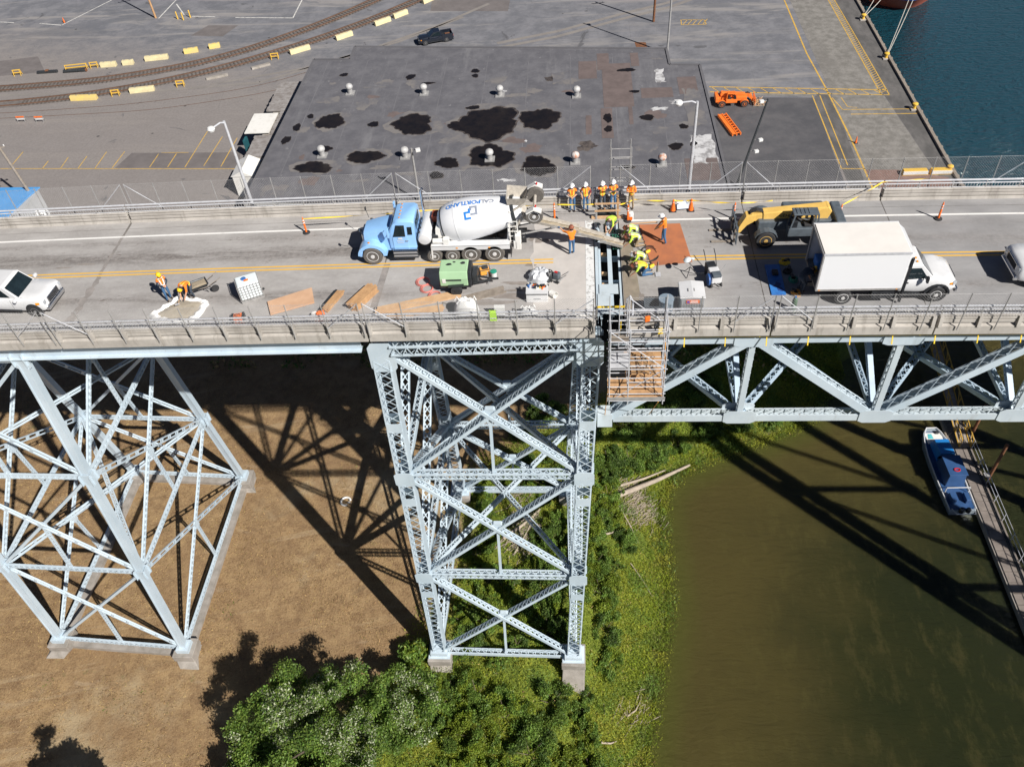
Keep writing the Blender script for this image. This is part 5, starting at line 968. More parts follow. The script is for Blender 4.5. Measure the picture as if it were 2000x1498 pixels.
# hood: narrow nose with flared fenders
def hr(x, w, zb, zt, wt): return [(x, -w, zb), (x, -w, zb+.25), (x, -wt, zt-.08), (x, -wt*.7, zt), (x, wt*.7, zt), (x, wt, zt-.08), (x, w, zb+.25), (x, w, zb)]
b = MB(); b.loft([hr(-3.78, .62, .75, 1.42, .50), hr(-3.66, .74, .65, 1.62, .60), hr(-3.0, .80, .65, 1.78, .66), hr(-2.1, .88, .65, 1.92, .76)]); part('hood', b, 'truck_blue', T, smooth=True, auto=35)
b = MB(); b.box((-3.80, 0, 1.12), (.06, .95, .62)); gr = part('grille', b, 'chrome', T, bevel=.02)
for k in range(5): b = MB(); b.box((-3.84, 0, .88+k*.12), (.02, .85, .05)); b.build('grille_bar', 'black_paint', gr, local=True)
b = MB(); b.box((-3.88, 0, .58), (.22, 2.3, .30)); part('bumper', b, 'truck_blue', T, bevel=.05)
for s in (-1, 1):
    b = MB(); P = []
    rings = []
    for k in range(13):
        a = math.pi*(k/12); cx, cz = -3.25-.78*math.cos(a), .56+.70*math.sin(a); ox, oz = -3.25-.60*math.cos(a), .56+.54*math.sin(a)
        rings.append([(ox, s*.66, oz), (ox, s*1.24, oz), (cx, s*1.22, cz), (cx, s*.95, cz+.06*math.sin(a)), (cx, s*.60, cz+.02)])
    b.loft(rings); part('fender', b, 'truck_blue', T, smooth=True, auto=45)
    b = MB(); b.box((-3.72, s*1.0, .98), (.16, .30, .22), rz=-s*.25); hl = part('headlight', b, 'headlamp', T, bevel=.03); b = MB(); b.box((-3.35, s*1.06, 1.30), (.10, .06, .07)); b.build('indicator', 'amber', hl, local=True)
    wheel(T, -3.25, s*1.25, .53, .32, s, 'rim_white', tyre='tyre_dusty', lugs=10)
    b = MB(); b.bar((-3.6, s*.8, 1.6), (-3.72, s*.95, 2.0), .025, .025); b.box((-3.74, s*.97, 2.05), (.05, .16, .16)); part('hood_mirror', b, 'black_paint', T)
    b = MB(); b.box((-2.2, s*1.22, 2.0), (.10, .20, .52)); b.bar((-2.15, s*.98, 2.2), (-2.2, s*1.2, 2.2), .03, .03); b.bar((-2.15, s*.98, 1.8), (-2.2, s*1.2, 1.8), .03, .03); part('side_mirror', b, 'truck_blue', T, bevel=.02)
# cab
def cr(x, w, zb, zt, wt, r=.12): return [(x, -w, zb), (x, -w, 1.75), (x, -wt, zt-r), (x, -wt+r*1.2, zt), (x, wt-r*1.2, zt), (x, wt, zt-r), (x, w, 1.75), (x, w, zb)]
b = MB(); b.loft([cr(-2.25, .93, .85, 1.90, .82), cr(-2.14, .96, .80, 2.08, .84), cr(-1.92, .98, .80, 2.42, .85), cr(-1.62, .98, .80, 2.52, .87), cr(-.98, .98, .80, 2.52, .87), cr(-.84, .96, .84, 2.44, .85)]); part('cab', b, 'truck_blue', T, smooth=True, auto=35)
for s in (-1, 1):
    P = [(-2.02, s*.992, 1.60), (-1.36, s*.992, 1.60), (-1.36, s*.900, 2.24), (-1.80, s*.900, 2.24)]
    pane('side_window', P if s < 0 else P[::-1], 'glass_dark', T, .02); P = [(-1.22, s*.992, 1.72), (-.98, s*.992, 1.72), (-.98, s*.915, 2.14), (-1.22, s*.915, 2.14)]; pane('rear_quarter_window', P if s < 0 else P[::-1], 'glass_dark', T, .02)
    b = MB(); b.box((-1.66, s*.986, 1.22), (.80, .02, .68)); dr = part('door', b, 'truck_blue', T, bevel=.01); b = MB(); b.box((-1.30, s*1.03, 1.35), (.16, .03, .05)); b.build('door_handle', 'chrome', dr, local=True)
    b = MB(); b.box((-1.65, s*1.022, 1.50), (.22, .006, .10)); b.box((-1.65, s*1.022, 1.36), (.40, .006, .03)); b.box((-1.65, s*1.022, 1.25), (.34, .006, .03)); b.build('door_lettering', 'white_flat', dr, local=True)
    b = MB(); b.box((-1.45, s*1.0, .62), (1.35, .42, .55)); tk = part('step_tank', b, 'chrome', T, bevel=.06)
    for z in (.42, .62, .82): b = MB(); b.box((-1.45, s*1.215, z), (1.3, .05, .05)); b.build('step_tread', 'black_paint', tk, local=True)
pane('windshield', [(-2.155, .78, 1.93), (-2.155, -.78, 1.93), (-1.92, -.73, 2.37), (-1.92, .73, 2.37)], 'glass_dark', T, .05)
pane('rear_window', [(-.84, -.55, 1.75), (-.84, .55, 1.75), (-.84, .55, 2.2), (-.84, -.55, 2.2)], 'glass_dark', T, .03)
for k in range(5): b = MB(); b.box((-1.60, -.6+.3*k, 2.53), (.07, .09, .03)); part('marker_light', b, 'amber', T)
b = MB(); b.tube((-.60, .95, .9), (-.60, .95, 3.05), .075, n=10); b.tube((-.60, .95, 3.05), (-.50, .95, 3.22), .075, .07, 10); part('exhaust_stack', b, 'chrome', T, smooth=True)
b = MB(); b.lathe([(.05, -1.12), (.30, -1.08), (.36, -1.0), (.36, 1.0), (.30, 1.08), (.05, 1.12)], (-.38, 0, 1.42), (0, 1, 0), 20); part('water_tank', b, 'white_paint', T, smooth=True)
for y in (-.8, -.4, 0, .4): b = MB(); b.box((-.66, y, 1.72), (.06, .12, .10), rot=Matrix.Rotation(.7, 3, 'Y')); part('tank_bracket', b, 'black_paint', T)
b = MB(); b.box((.05, -.1, 1.15), (.55, 1.4, .7)); part('drum_motor', b, 'dark_metal', T, bevel=.08); b = MB(); b.box((.15, .55, 1.75), (.5, .6, .4)); part('oil_cooler', b, mat('engine_red', (.30, .06, .03), .6, .1, .3, 4.), T, bevel=.04)
b = MB(); b.prism([(.15, .95), (.62, .95), (.52, 1.85), (.22, 1.85)], -.75, .75); part('front_pedestal', b, 'white_dirty', T)
b = MB(); b.lathe([(.14, -.3), (.14, .3)], (.35, -1.0, 1.28), (1, 0, 0), 14); b.box((.75, -1.0, 1.3), (.3, .3, .3)); part('air_tanks', b, 'white_dirty', T, smooth=True)
# drum
A0 = V(.4, 0, 1.62); AX = V(3.9, 0, .76).normalized(); UP = V(-AX.z, 0, AX.x)
PRF = [(.05, -.10), (.45, -.06), (.72, .05), (.86, .22), (1.02, .62), (1.10, 1.05), (1.12, 1.5), (1.09, 1.95), (1.00, 2.6), (.84, 3.4), (.66, 4.25), (.60, 4.42)]
def rdrum(s): return float(np.interp(s, [p[1] for p in PRF], [p[0] for p in PRF]))
def dpt(s, phi, off=0.): rr = rdrum(s)+off; return A0+AX*s+UP*(rr*math.cos(phi))+V(0, -1, 0)*(rr*math.sin(phi))
b = MB(); b.lathe(PRF, A0, AX, 48); dr = part('drum', b, 'drum_white', T, smooth=True, auto=60)
b = MB(); b.lathe([(.66, 3.95), (.78, 3.95), (.78, 4.10), (.66, 4.10)], A0, AX, 40); b.build('drum_track_ring', 'dark_metal', dr, local=True, smooth=True)
b = MB(); b.lathe([(rdrum(1.03)+.006, 1.0), (rdrum(1.05)+.012, 1.03), (rdrum(1.06)+.006, 1.06)], A0, AX, 48, caps=False); b.build('drum_weld', 'drum_white', dr, local=True, smooth=True)
b = MB(); b.lathe([(rdrum(.22)+.006, .20), (rdrum(.24)+.010, .23), (rdrum(.27)+.006, .27)], A0, AX, 48, caps=False); b.build('drum_weld', 'dark_metal', dr, local=True, smooth=True)
def wrap(name, meshes, m, sc, phic):
    me = bpy.data.meshes.new(name); vs_, fs_ = [], []
    for mm, ox, oy in meshes:
        o_ = len(vs_); vs_ += [tuple(dpt(sc-(v.co.x+ox), phic+(v.co.y+oy)/rdrum(sc), .02)) for v in mm.vertices]; fs_ += [tuple(i+o_ for i in p.vertices) for p in mm.polygons]
    me.from_pydata(vs_, [], fs_); me.materials.append(MATS[m]); o = bpy.data.objects.new(name, me); COL.objects.link(o); o.parent = dr; return o
wrap('lettering', [(text_mesh('CAL', .36, .008), -.86, 0)], 'logo_grey', 1.98, R(10)); wrap('lettering', [(text_mesh('PORTLAND', .36, .008), .42, 0)], 'logo_blue', 1.98, R(10))
def strokes(L, w, m, name):
    b = MB()
    for (x0, y0), (x1, y1) in zip(L[:-1], L[1:]):
        k = 5; dx, dy = (x1-x0), (y1-y0); ln = math.hypot(dx, dy); ux, uy = dx/ln, dy/ln; nx_, ny_ = -uy*w/2, ux*w/2
        for i in range(k):
            a0, a1 = -w/2+(ln+w)*i/k, -w/2+(ln+w)*(i+1)/k; q = [(x0+ux*a0+nx_, y0+uy*a0+ny_), (x0+ux*a1+nx_, y0+uy*a1+ny_), (x0+ux*a1-nx_, y0+uy*a1-ny_), (x0+ux*a0-nx_, y0+uy*a0-ny_)]
            b.sheet([tuple(dpt(1.95-p, R(40)+r_/1.09, .018+.001*i)) for p, r_ in q])
    return b.build(name, m, dr, local=True)
strokes([(.06, .30), (.30, .30), (.30, .0), (.06, .0), (.06, -.14)], .10, 'logo_blue', 'emblem'); strokes([(-.04, .12), (-.30, .12), (-.30, -.26), (-.02, -.26), (-.02, -.12)], .10, 'logo_grey', 'emblem')
# body fenders and wheels
for s in (-1, 1):
    b = MB(); b.box((2.02, s*1.02, 1.10), (4.1, .46, .05)); b.box((2.02, s*1.235, .98), (4.1, .03, .28)); part('wheel_fender', b, 'white_paint', T, bevel=.01)
    b = MB(); b.prism([(-.10, .30), (-.02, .30), (.02, 1.12), (-.06, 1.12)], s*.8, s*1.24) if s > 0 else b.prism([(-.10, .30), (-.02, .30), (.02, 1.12), (-.06, 1.12)], -1.24, -.8); part('mud_flap', b, 'white_dirty', T)
    b = MB(); b.box((4.1, s*1.02, .55), (.03, .42, .55)); part('mud_flap', b, 'black_rubber', T)
    b = MB(); b.box((3.0, s*1.26, .98), (.10, .02, .06)); b.box((1.3, s*1.26, .98), (.10, .02, .06)); part('side_marker', b, 'amber', T)
    for x in (-.10+.15, 1.0): wheel(T, x, s*1.22, .40, .30, s, 'rim_white', z=.43, tyre='tyre_dusty')
    for x in (2.0, 3.24): wheel(T, x, s*1.25, .53, .56, s, 'rim_white', tyre='tyre_dusty', lugs=8)
for x in (.05, 1.0, 2.0, 3.24, -3.25): b = MB(); b.tube((x, -.9, .52), (x, .9, .52), .09, n=10); part('axle', b, 'black_paint', T)
# rear frame, hopper, discharge, booster axle
for s in (-1, 1):
    b = MB(); b.bar((3.95, s*.75, .9), (4.15, s*.62, 2.75), .12, .12); part('rear_pedestal', b, 'white_dirty', T); b = MB(); b.bar((4.2, s*.62, 2.7), (4.95, s*.55, 3.15), .09, .09); b.bar((4.2, s*.66, 1.5), (4.95, s*.8, 2.68), .10, .12); part('booster_arm', b, 'mortar_splash', T)
    b = MB(); b.bar((4.1, s*.9, .7), (4.1, s*.9, 2.3), .05, .05); b.bar((4.5, s*.9, .7), (4.5, s*.9, 2.3), .05, .05)
    for k in range(6): b.bar((4.1, s*.9, .8+k*.3), (4.5, s*.9, .8+k*.3), .03, .03)
    part('ladder', b, 'white_dirty', T)
    wheel(T, 5.4, s*1.08, .46, .30, s, 'rim_white', z=2.68, name='booster_wheel', tyre='tyre_dusty'); b = MB(); b.prism([(5.0, 3.0), (5.4, 3.24), (5.8, 3.08), (5.78, 2.98), (5.4, 3.16), (5.04, 2.95)], s*1.1-.16, s*1.1+.16); part('booster_fender', b, 'white_dirty', T)
    b = MB(); b.box((5.5, s*1.0, 3.28), (.08, .10, .08)); part('tail_light', b, 'red_lens', T)
b = MB(); b.tube((5.4, -.9, 2.68), (5.4, .9, 2.68), .08, n=10); part('booster_axle', b, 'mortar_splash', T)
b = MB(); b.loft([[(4.05, -.35, 2.75), (4.75, -.35, 2.75), (4.75, .35, 2.75), (4.05, .35, 2.75)], [(4.0, -.62, 3.5), (5.05, -.55, 3.42), (5.05, .55, 3.42), (4.0, .62, 3.5)]], caps=False); part('charge_hopper', b, 'mortar_splash', T)
b = MB(); b.loft([[(4.35, -.42, 2.5), (4.75, -.42, 2.5), (4.75, .42, 2.5), (4.35, .42, 2.5)], [(5.1, -.28, 1.75), (5.5, -.28, 1.75), (5.5, .28, 1.75), (5.1, .28, 1.75)]]); part('discharge_funnel', b, 'mortar_splash', T)
b = MB(); b.box((4.35, 0, .95), (.18, 2.2, .5)); b.box((4.5, -.85, 1.1), (.3, .5, .9)); part('rear_crossmember', b, 'white_dirty', T, bevel=.03)
b = MB()
for k in range(26): p = V(4.2+rnd.random()*.5, -.95+rnd.random()*.5, .7+rnd.random()*1.0); q = p+V(rnd.uniform(-.2, .3), rnd.uniform(-.15, .15), rnd.uniform(-.3, .3)); b.path([p, (p+q)/2+V(rnd.uniform(-.06, .06), 0, .05), q], .018, 5)
tag(part('hydraulic_hoses', b, 'dark_metal', T), kind='stuff')
def chute(par, a, c, w, name, fill, m='mortar_splash'):
    a, c = V(*a), V(*c); d, e1, e2, L = frame(a, c); P0 = []; prof = [(-w, .16), (-w*.85, -.02), (-w*.4, -.12), (w*.4, -.12), (w*.85, -.02), (w, .16), (w*.92, .16), (w*.78, 0), (w*.36, -.09), (-w*.36, -.09), (-w*.78, 0), (-w*.92, .16)]
    b = MB(); b.loft([[tuple(p+e1*u+e2*v) for u, v in prof] for p in (a, c)]); o = part(name, b, m, par)
    if fill:
        b = MB(); rings = []
        for i in range(9): p = a+(c-a)*(i/8); h = .04+.05*math.sin(i*2.1); rings.append([tuple(p+e1*u+e2*v) for u, v in [(-w*.74, -.01), (-w*.4, h), (0, h+.05), (w*.4, h), (w*.74, -.01), (w*.3, -.07), (-w*.3, -.07)]])
        b.loft(rings); b.build('concrete_flow', 'concrete_wet', o, local=True, smooth=True)
    return o
chute(T, (5.35, 0, 1.72), (7.65, -.12, 1.12), .30, 'chute', True); chute(T, (7.55, -.12, 1.02), (8.95, -.25, .62), .27, 'chute', True); chute(T, (8.85, -.25, .53), (9.95, -.35, .22), .25, 'chute', True)
for x, y, z in ((6.4, -.05, 1.45), (7.6, -.12, 1.0), (8.9, -.25, .58)): b = MB(); b.box((x, y-.30, z+.05), (.35, .06, .1)); b.box((x, y+.30, z+.05), (.35, .06, .1)); part('chute_latch', b, 'galv_dull', T)
b = MB(); b.tube((4.4, 0, .8), (6.6, -.05, 1.3), .05, n=8); b.tube((4.4, .1, 1.3), (5.4, 0, 1.6), .04, n=8); part('chute_strut', b, 'galv_dull', T)

# ================================================================== box truck (faces +x)
mat('box_roof', (.74, .71, .67), .5, 0, .04, .8); mat('box_side', (.76, .77, .79), .42, 0, .02, .5, col2=(.70, .71, .74), thr=(.55, .8))
T = thing('box_truck', 'white box truck parked by the near rail with its rear open', 'box truck', (13.4, -2.62, zd(13.4)))
b = MB(); b.box((-1.17, 0, 3.05), (3.85, 2.36, .06)); part('cargo_roof', b, 'box_roof', T)
for s in (-1, 1):
    b = MB(); b.box((-1.17, s*1.18, 2.0), (3.85, .04, 2.04)); sd_ = part('cargo_side', b, 'box_side', T)
    b = MB(); b.box((-1.17, s*1.19, 3.05), (3.9, .06, .09)); b.build('top_rail', 'galv', sd_, local=True); b = MB(); b.box((-1.17, s*1.19, .98), (3.9, .06, .10)); b.build('bottom_rail', 'galv_dull', sd_, local=True)
    b = MB(); b.box((-2.95, s*1.215, .98), (.10, .02, .05)); b.box((.6, s*1.215, .98), (.08, .02, .05)); b.build('side_marker', 'amber', sd_, local=True)
    b = MB(); b.box((-3.09, s*1.14, 2.0), (.07, .14, 2.1)); part('rear_post', b, 'galv_dull', T)
b = MB(); b.box((.77, 0, 2.0), (.05, 2.36, 2.1)); part('cargo_front', b, 'box_side', T); b = MB(); b.box((-1.17, 0, .93), (3.85, 2.3, .10)); part('cargo_floor', b, 'wood_grey', T); b = MB(); b.box((-3.09, 0, 3.02), (.08, 2.3, .12)); part('rear_header', b, 'galv_dull', T)
b = MB(); b.box((-2.5, .55, 1.3), (.7, .7, .5)); part('cargo', b, mat('blue_tarp', (.04, .20, .55), .55, 0, .12, 3., col2=(.03, .13, .42)), T, bevel=.06); b = MB(); b.box((-1.6, -.5, 1.3), (.9, .8, .7)); part('cargo', b, 'wood_grey', T, bevel=.04)
for s in (-1, 1): b = MB(); b.box((-.6, s*.40, .72), (5.4, .09, .22)); part('chassis_rail', b, 'black_paint', T)
b = MB(); b.loft([ring8(.86, .93, .55, 1.25, 1.30, .9), ring8(1.7, .96, .52, 1.25, 1.32, .88), ring8(2.4, .96, .52, 1.22, 1.36, .84), ring8(3.1, .98, .52, 1.15, 1.34, .82), ring8(3.65, .95, .55, 1.02, 1.22, .80), ring8(3.92, .86, .55, .9, 1.06, .74), ring8(4.0, .74, .60, .8, .9, .66)]); part('cab_body', b, 'white_paint', T, smooth=True, auto=50)
base = [(.86, -.92, 1.26), (2.62, -.86, 1.30), (2.62, .86, 1.30), (.86, .92, 1.26)]; top = [(.86, -.78, 1.98), (1.86, -.74, 1.98), (1.86, .74, 1.98), (.86, .78, 1.98)]
b = MB(); b.loft([base, top, [(.86, -.70, 2.05), (1.72, -.66, 2.05), (1.72, .66, 2.05), (.86, .70, 2.05)]]); part('cab_roof', b, 'white_paint', T, bevel=.03)
b = MB(); b.loft([[(.80, -1.14, 2.1), (.80, 1.14, 2.1), (.80, 1.14, 3.02), (.80, -1.14, 3.02)], [(1.05, -.98, 2.2), (1.05, .98, 2.2), (1.05, .98, 2.85), (1.05, -.98, 2.85)]]); part('wind_fairing', b, 'white_paint', T, bevel=.04)
def lp(p, q, f): return tuple(p[i]+(q[i]-p[i])*f for i in range(3))
pane('windshield', [lp(base[1], base[2], .06), lp(base[1], base[2], .94), lp(lp(base[2], top[2], .94), lp(base[1], top[1], .94), .06), lp(lp(base[1], top[1], .94), lp(base[2], top[2], .94), .06)], 'glass_dark', T, .02)
for s in (-1, 1):
    P = [(1.15, s*.925, 1.32), (2.25, s*.90, 1.34), (1.78, s*.80, 1.86), (1.15, s*.81, 1.86)]; pane('side_window', P if s < 0 else P[::-1], 'glass_dark', T, .02)
    b = MB(); b.box((2.12, s*1.16, 1.45), (.10, .16, .32)); b.bar((2.1, s*.95, 1.36), (2.12, s*1.15, 1.36), .04, .04); b.bar((2.1, s*.95, 1.5), (2.12, s*1.15, 1.5), .04, .04); part('mirror', b, 'black_paint', T)
    b = MB(); b.box((1.15, s*.97, 1.12), (.16, .02, .07)); part('door_handle', b, 'black_paint', T); b = MB(); b.box((1.7, s*.93, .42), (1.5, .22, .07)); part('running_board', b, 'black_paint', T)
    for k in range(9):
        a0, a1 = math.pi*k/9, math.pi*(k+1)/9; b = MB() if k == 0 else b; b.bar((2.95-.56*math.cos(a0), s*.98, .42+.56*math.sin(a0)), (2.95-.56*math.cos(a1), s*.98, .42+.56*math.sin(a1)), .10, .10)
    part('wheel_arch', b, 'black_paint', T); b = MB(); b.lathe([(.52, 0), (.52, .02)], (2.95, s*.955, .42), (0, s, 0), 24); part('wheel_well', b, 'black_paint', T)
    wheel(T, 2.95, s*1.06, .42, .26, s, 'rim_white'); wheel(T, -1.72, s*1.16, .42, .54, s, 'rim_white')
    b = MB(); b.box((3.78, s*.74, .98), (.28, .34, .18), rz=-s*.4); hl = part('headlight', b, 'headlamp', T, bevel=.03); b = MB(); b.box((3.62, s*.93, 1.0), (.16, .05, .10)); b.build('indicator', 'amber', hl, local=True)
    b = MB(); b.box((.95, s*1.1, 1.4), (.10, .12, 2.6)); b.v = [(x+(z-1.4)*.10*0, y, z) for x, y, z in b.v]; part('corner_post', b, 'black_paint', T) if s < 0 else None
b = MB(); b.box((4.0, 0, .62), (.16, 1.9, .26)); part('front_bumper', b, 'chrome', T, bevel=.04); b = MB(); b.box((3.98, 0, .92), (.06, .9, .22)); part('grille', b, 'black_paint', T)
for k in range(5): b = MB(); b.box((1.55, -.56+.28*k, 2.075), (.08, .08, .05)); part('marker_light', b, 'amber', T)
b = MB(); b.box((1.3, 0, 1.0), (.8, 1.5, .7)); part('cab_interior', b, 'black_paint', T)
b = MB(); b.box((.05, -1.0, .6), (1.0, .4, .4)); part('tool_locker', b, 'black_paint', T)

for o in T.children:                     # short sloping nose: cab parts closed up behind the front axle
    nm_ = o.name.split('.')[0]
    if nm_ in ('cargo_roof', 'cargo_side', 'rear_post', 'cargo_front', 'cargo_floor', 'rear_header', 'cargo', 'chassis_rail', 'corner_post', 'tool_locker', 'wind_fairing'): continue
    cx = sum(v.co.x for v in o.data.vertices)/len(o.data.vertices)
    if cx < .5: continue
    if nm_ in ('wheel', 'wheel_arch', 'wheel_well'): o.location.x += (.86+(cx-.86)*.83)-cx
    else:
        for m_ in [o.data]+[c.data for c in o.children]:
            for v in m_.vertices: v.co.x = .86+(v.co.x-.86)*.83

# ================================================================== yellow telehandler (faces -x)
mat('machine_yellow', (.78, .50, .13), .42, 0, .08, 2., coat=.2); mat('machine_grey', (.10, .12, .14), .5, .1, .2, 3.)
def telehandler(T, paint, dark, boom, rimm, carriage=True, cabside=-1, sc=1.):
    """x forward = fork end towards -x"""
    b = MB(); b.box((0, 0, .92), (4.2, 1.0, .55)); part('chassis', b, dark, T, bevel=.05)
    for x in (-1.75, 1.3):
        b = MB(); b.tube((x, -.9, .62), (x, .9, .62), .13, n=10); part('axle', b, dark, T)
        for s in (-1, 1):
            wheel(T, x, s*1.2, .50, .38, s, rimm, lugs=8); b = MB(); rg = []
            for k in range(8): a = math.pi*(.08+.84*k/7); rg.append([(x-.60*math.cos(a), s*.80, .55+.52*math.sin(a)), (x-.60*math.cos(a), s*1.16, .55+.52*math.sin(a)), (x-.57*math.cos(a), s*1.16, .55+.49*math.sin(a)), (x-.57*math.cos(a), s*.80, .55+.49*math.sin(a))])
            b.loft(rg); part('mudguard', b, dark, T)
    s = cabside
    b = MB(); b.box((.05, s*.85, .95), (1.5, .62, .5)); part('cab_base', b, dark, T, bevel=.04)
    for x in (-.65, .75):
        for y in (.58, 1.12): b = MB(); b.bar((x, s*y, 1.05), (x*.82+.06, s*(y*.94+.02), 1.98), .07, .07); part('cab_post', b, dark, T)
    b = MB(); b.box((.06, s*.82, 2.01), (1.28, .62, .08)); rf_ = part('cab_roof', b, dark, T, bevel=.03); 
    for k in range(4): b = MB(); b.box((-.35+k*.2, s*.82, 2.065), (.10, .5, .03)); b.build('roof_slat', dark, rf_, local=True)
    b = MB(); b.box((.28, s*.82, 1.28), (.42, .45, .12)); b.box((.46, s*.82, 1.52), (.10, .44, .45)); part('seat', b, 'black_rubber', T, bevel=.04); b = MB(); b.box((-.42, s*.82, 1.32), (.3, .5, .5)); part('dashboard', b, 'black_paint', T, bevel=.04)
    b = MB(); b.lathe([(.17, 0), (.19, .015), (.17, .03)], (-.2, s*.82, 1.62), (.6, 0, .8), 16); part('steering_wheel', b, 'black_rubber', T)
    b = MB(); b.box((.35, -s*.85, 1.05), (2.1, .62, .5)); part('engine_cover', b, dark, T, bevel=.08); b = MB(); b.box((1.95, 0, 1.05), (.5, 1.9, .7)); part('counterweight', b, dark, T, bevel=.08)
    # boom
    b = MB(); b.prism([(1.35, 1.0), (1.55, 1.6), (1.35, 1.86), (.8, 1.7), (.7, 1.0)], -.30, .30); part('boom_tower', b, paint, T, bevel=.03)
    b = MB(); b.bar((1.45, 0, 1.58), (-1.85, 0, 1.28), .50, .54); part('boom_outer', b, paint, T, bevel=.03); b = MB(); b.bar((-1.8, 0, 1.28), (-2.45, 0, 1.23), .40, .42); part('boom_inner', b, paint, T, bevel=.02)
    b = MB(); b.prism([(-2.25, 1.46), (-2.72, 1.38), (-2.95, .85), (-3.12, .40), (-2.92, .35), (-2.62, .80), (-2.3, 1.02)], -.24, .24); part('boom_nose', b, paint, T, bevel=.02)
    b = MB(); b.tube((-2.2, 0, 1.16), (-2.85, 0, .65), .06, n=8); b.tube((1.0, .18, 1.0), (-.2, .18, 1.25), .07, n=8); part('hydraulic_cylinder', b, 'chrome', T, smooth=True)
    b = MB()
    for k in range(5): y = -.12+k*.06; b.path([(-1.85, y, 1.55), (-2.2, y, 1.66), (-2.5, y, 1.5), (-2.6, y, 1.15)], .022, 5)
    tag(part('boom_hoses', b, 'black_rubber', T), kind='stuff')
    if carriage:
        for z in (.25, .62, 1.0): b = MB(); b.bar((-3.2, -.95, z), (-3.2, .95, z), .07, .10); part('carriage_bar', b, dark, T)
        for y in (-.95, -.45, 0, .45, .95): b = MB(); b.bar((-3.2, y, .15), (-3.2, y, 1.25), .06, .06); part('carriage_upright', b, dark, T)
        for y in (-.55, .45): b = MB(); b.box((-3.8, y, .07), (1.2, .13, .05)); b.box((-3.24, y, .5), (.06, .13, .9)); part('fork', b, 'wood_grey', T)
T = thing('telehandler', 'yellow telehandler with lowered boom standing behind the box truck', 'telehandler', (10.5, 1.85, zd(10.5)))
telehandler(T, 'machine_yellow', 'machine_grey', None, mat('rim_ochre', (.50, .32, .10), .5, .1, .1))
text_flat('boom_lettering', 'GEHL', .26, 'black_paint', T, (-.75, -.256, 1.38), (R(90), R(5.2), 0), .004)
T = thing('telehandler', 'orange telehandler parked on the yard beside the warehouse', 'telehandler', (20.2, 74.6, YZ), R(180)); mat('tele_orange', (.82, .19, .03), .45, 0, .08, 2.)
telehandler(T, 'tele_orange', 'tele_orange', None, mat('rim_orange', (.75, .18, .03), .5, .1, .1), True, 1)
T = thing('scrap_heap', 'small tangle of scrap on the forks of the orange telehandler', 'scrap', (24.0, 74.3, YZ)); b = MB()
for k in range(40): p = V(rnd.uniform(-.8, .8), rnd.uniform(-.7, .7), rnd.uniform(.05, .5)); q = p+V(rnd.uniform(-.7, .7), rnd.uniform(-.5, .5), rnd.uniform(0, .25)); b.bar(p, q, .06, .06)
tag(part('scrap_pieces', b, 'wood_pale', T), kind='stuff'); b = MB(); b.box((0, 0, .04), (1.6, 1.4, .08)); part('pallet', b, 'wood_grey', T)
T = thing('ramp_rack', 'orange steel loading rack lying on the black asphalt of the yard', 'rack', (19.3, 68.6, YZ), R(-76))
for y in (-.55, 0, .55): b = MB(); b.bar((-2.7, y, .28), (2.7, y, .28), .12, .34); part('side_beam', b, 'tele_orange', T)
for k in range(9): b = MB(); b.box((-2.5+k*.62, .28, .36), (.12, .55, .08)); part('rung', b, 'tele_orange', T)
b = MB(); b.box((0, -.28, .36), (5.4, .56, .04)); part('deck_plate', b, 'tele_orange', T)
# ================================================================== pickups on the deck
T = thing('utility_car', 'white four door car with chrome grille at the left edge of the roadway', 'car', (-31.2, -2.28, zd(-31)), R(-4)); car(T, 'white_paint', 5.5, 1.9, 'suv', 1.80, grille='chrome')
b = MB(); b.box((.25, -.42, 1.20), (.36, .42, .55)); part('driver_seat', b, mat('hivis_green', (.42, .72, .05), .7, 0, .1), T, bevel=.08)
b = MB(); b.box((-1.6, .1, 1.82), (.5, .7, .06)); part('roof_rack', b, 'black_paint', T)
b = MB(); b.box((-.2, -.957, .93), (.7, .01, .03)); b.box((-.1, -.957, .84), (.5, .01, .03)); part('door_lettering', b, mat('brown_print', (.25, .12, .08), .6), T)
T = thing('pickup_truck', 'silver white pickup truck cut off by the right edge of the frame', 'truck', (23.0, -1.70, zd(22)), R(180)); car(T, 'white_paint', 6.0, 2.05, 'pickup', 1.95, grille='chrome')
# ================================================================== people
for n_, c_ in (('denim', (.05, .13, .26)), ('denim_dark', (.05, .065, .09)), ('tan_cloth', (.32, .24, .15)), ('orange_cloth', (.86, .24, .02)), ('orange_vest', (.88, .20, .02)), ('yellow_tape', (.78, .66, .08)), ('lime_cloth', (.55, .78, .08)), ('dark_shirt', (.04, .05, .07)), ('maroon_cloth', (.20, .04, .05)), ('boot', (.05, .035, .025)), ('boot_tan', (.32, .17, .08)), ('hat_white', (.80, .80, .80)), ('hat_yellow', (.85, .55, .02)), ('hat_brown', (.27, .09, .05)), ('hat_grey', (.12, .14, .18)), ('hair_dark', (.04, .025, .018)), ('glove_blue', (.03, .10, .22)), ('grey_cloth', (.14, .15, .17)), ('grey_tape', (.6, .62, .64))):
    mat(n_, c_, .35 if 'hat' in n_ else .85, 0, .12, 9.)
BASE = dict(pelvis=(0, 0, .95), spine=(0, 0, 1.13), chest=(0, .01, 1.34), neck=(0, .01, 1.50), head=(0, .03, 1.61), crown=(0, .03, 1.71))
def limb(s, sh, el, wr, hip, kn, an, to): return {'sh'+s: sh, 'el'+s: el, 'wr'+s: wr, 'hip'+s: hip, 'kn'+s: kn, 'an'+s: an, 'to'+s: to}
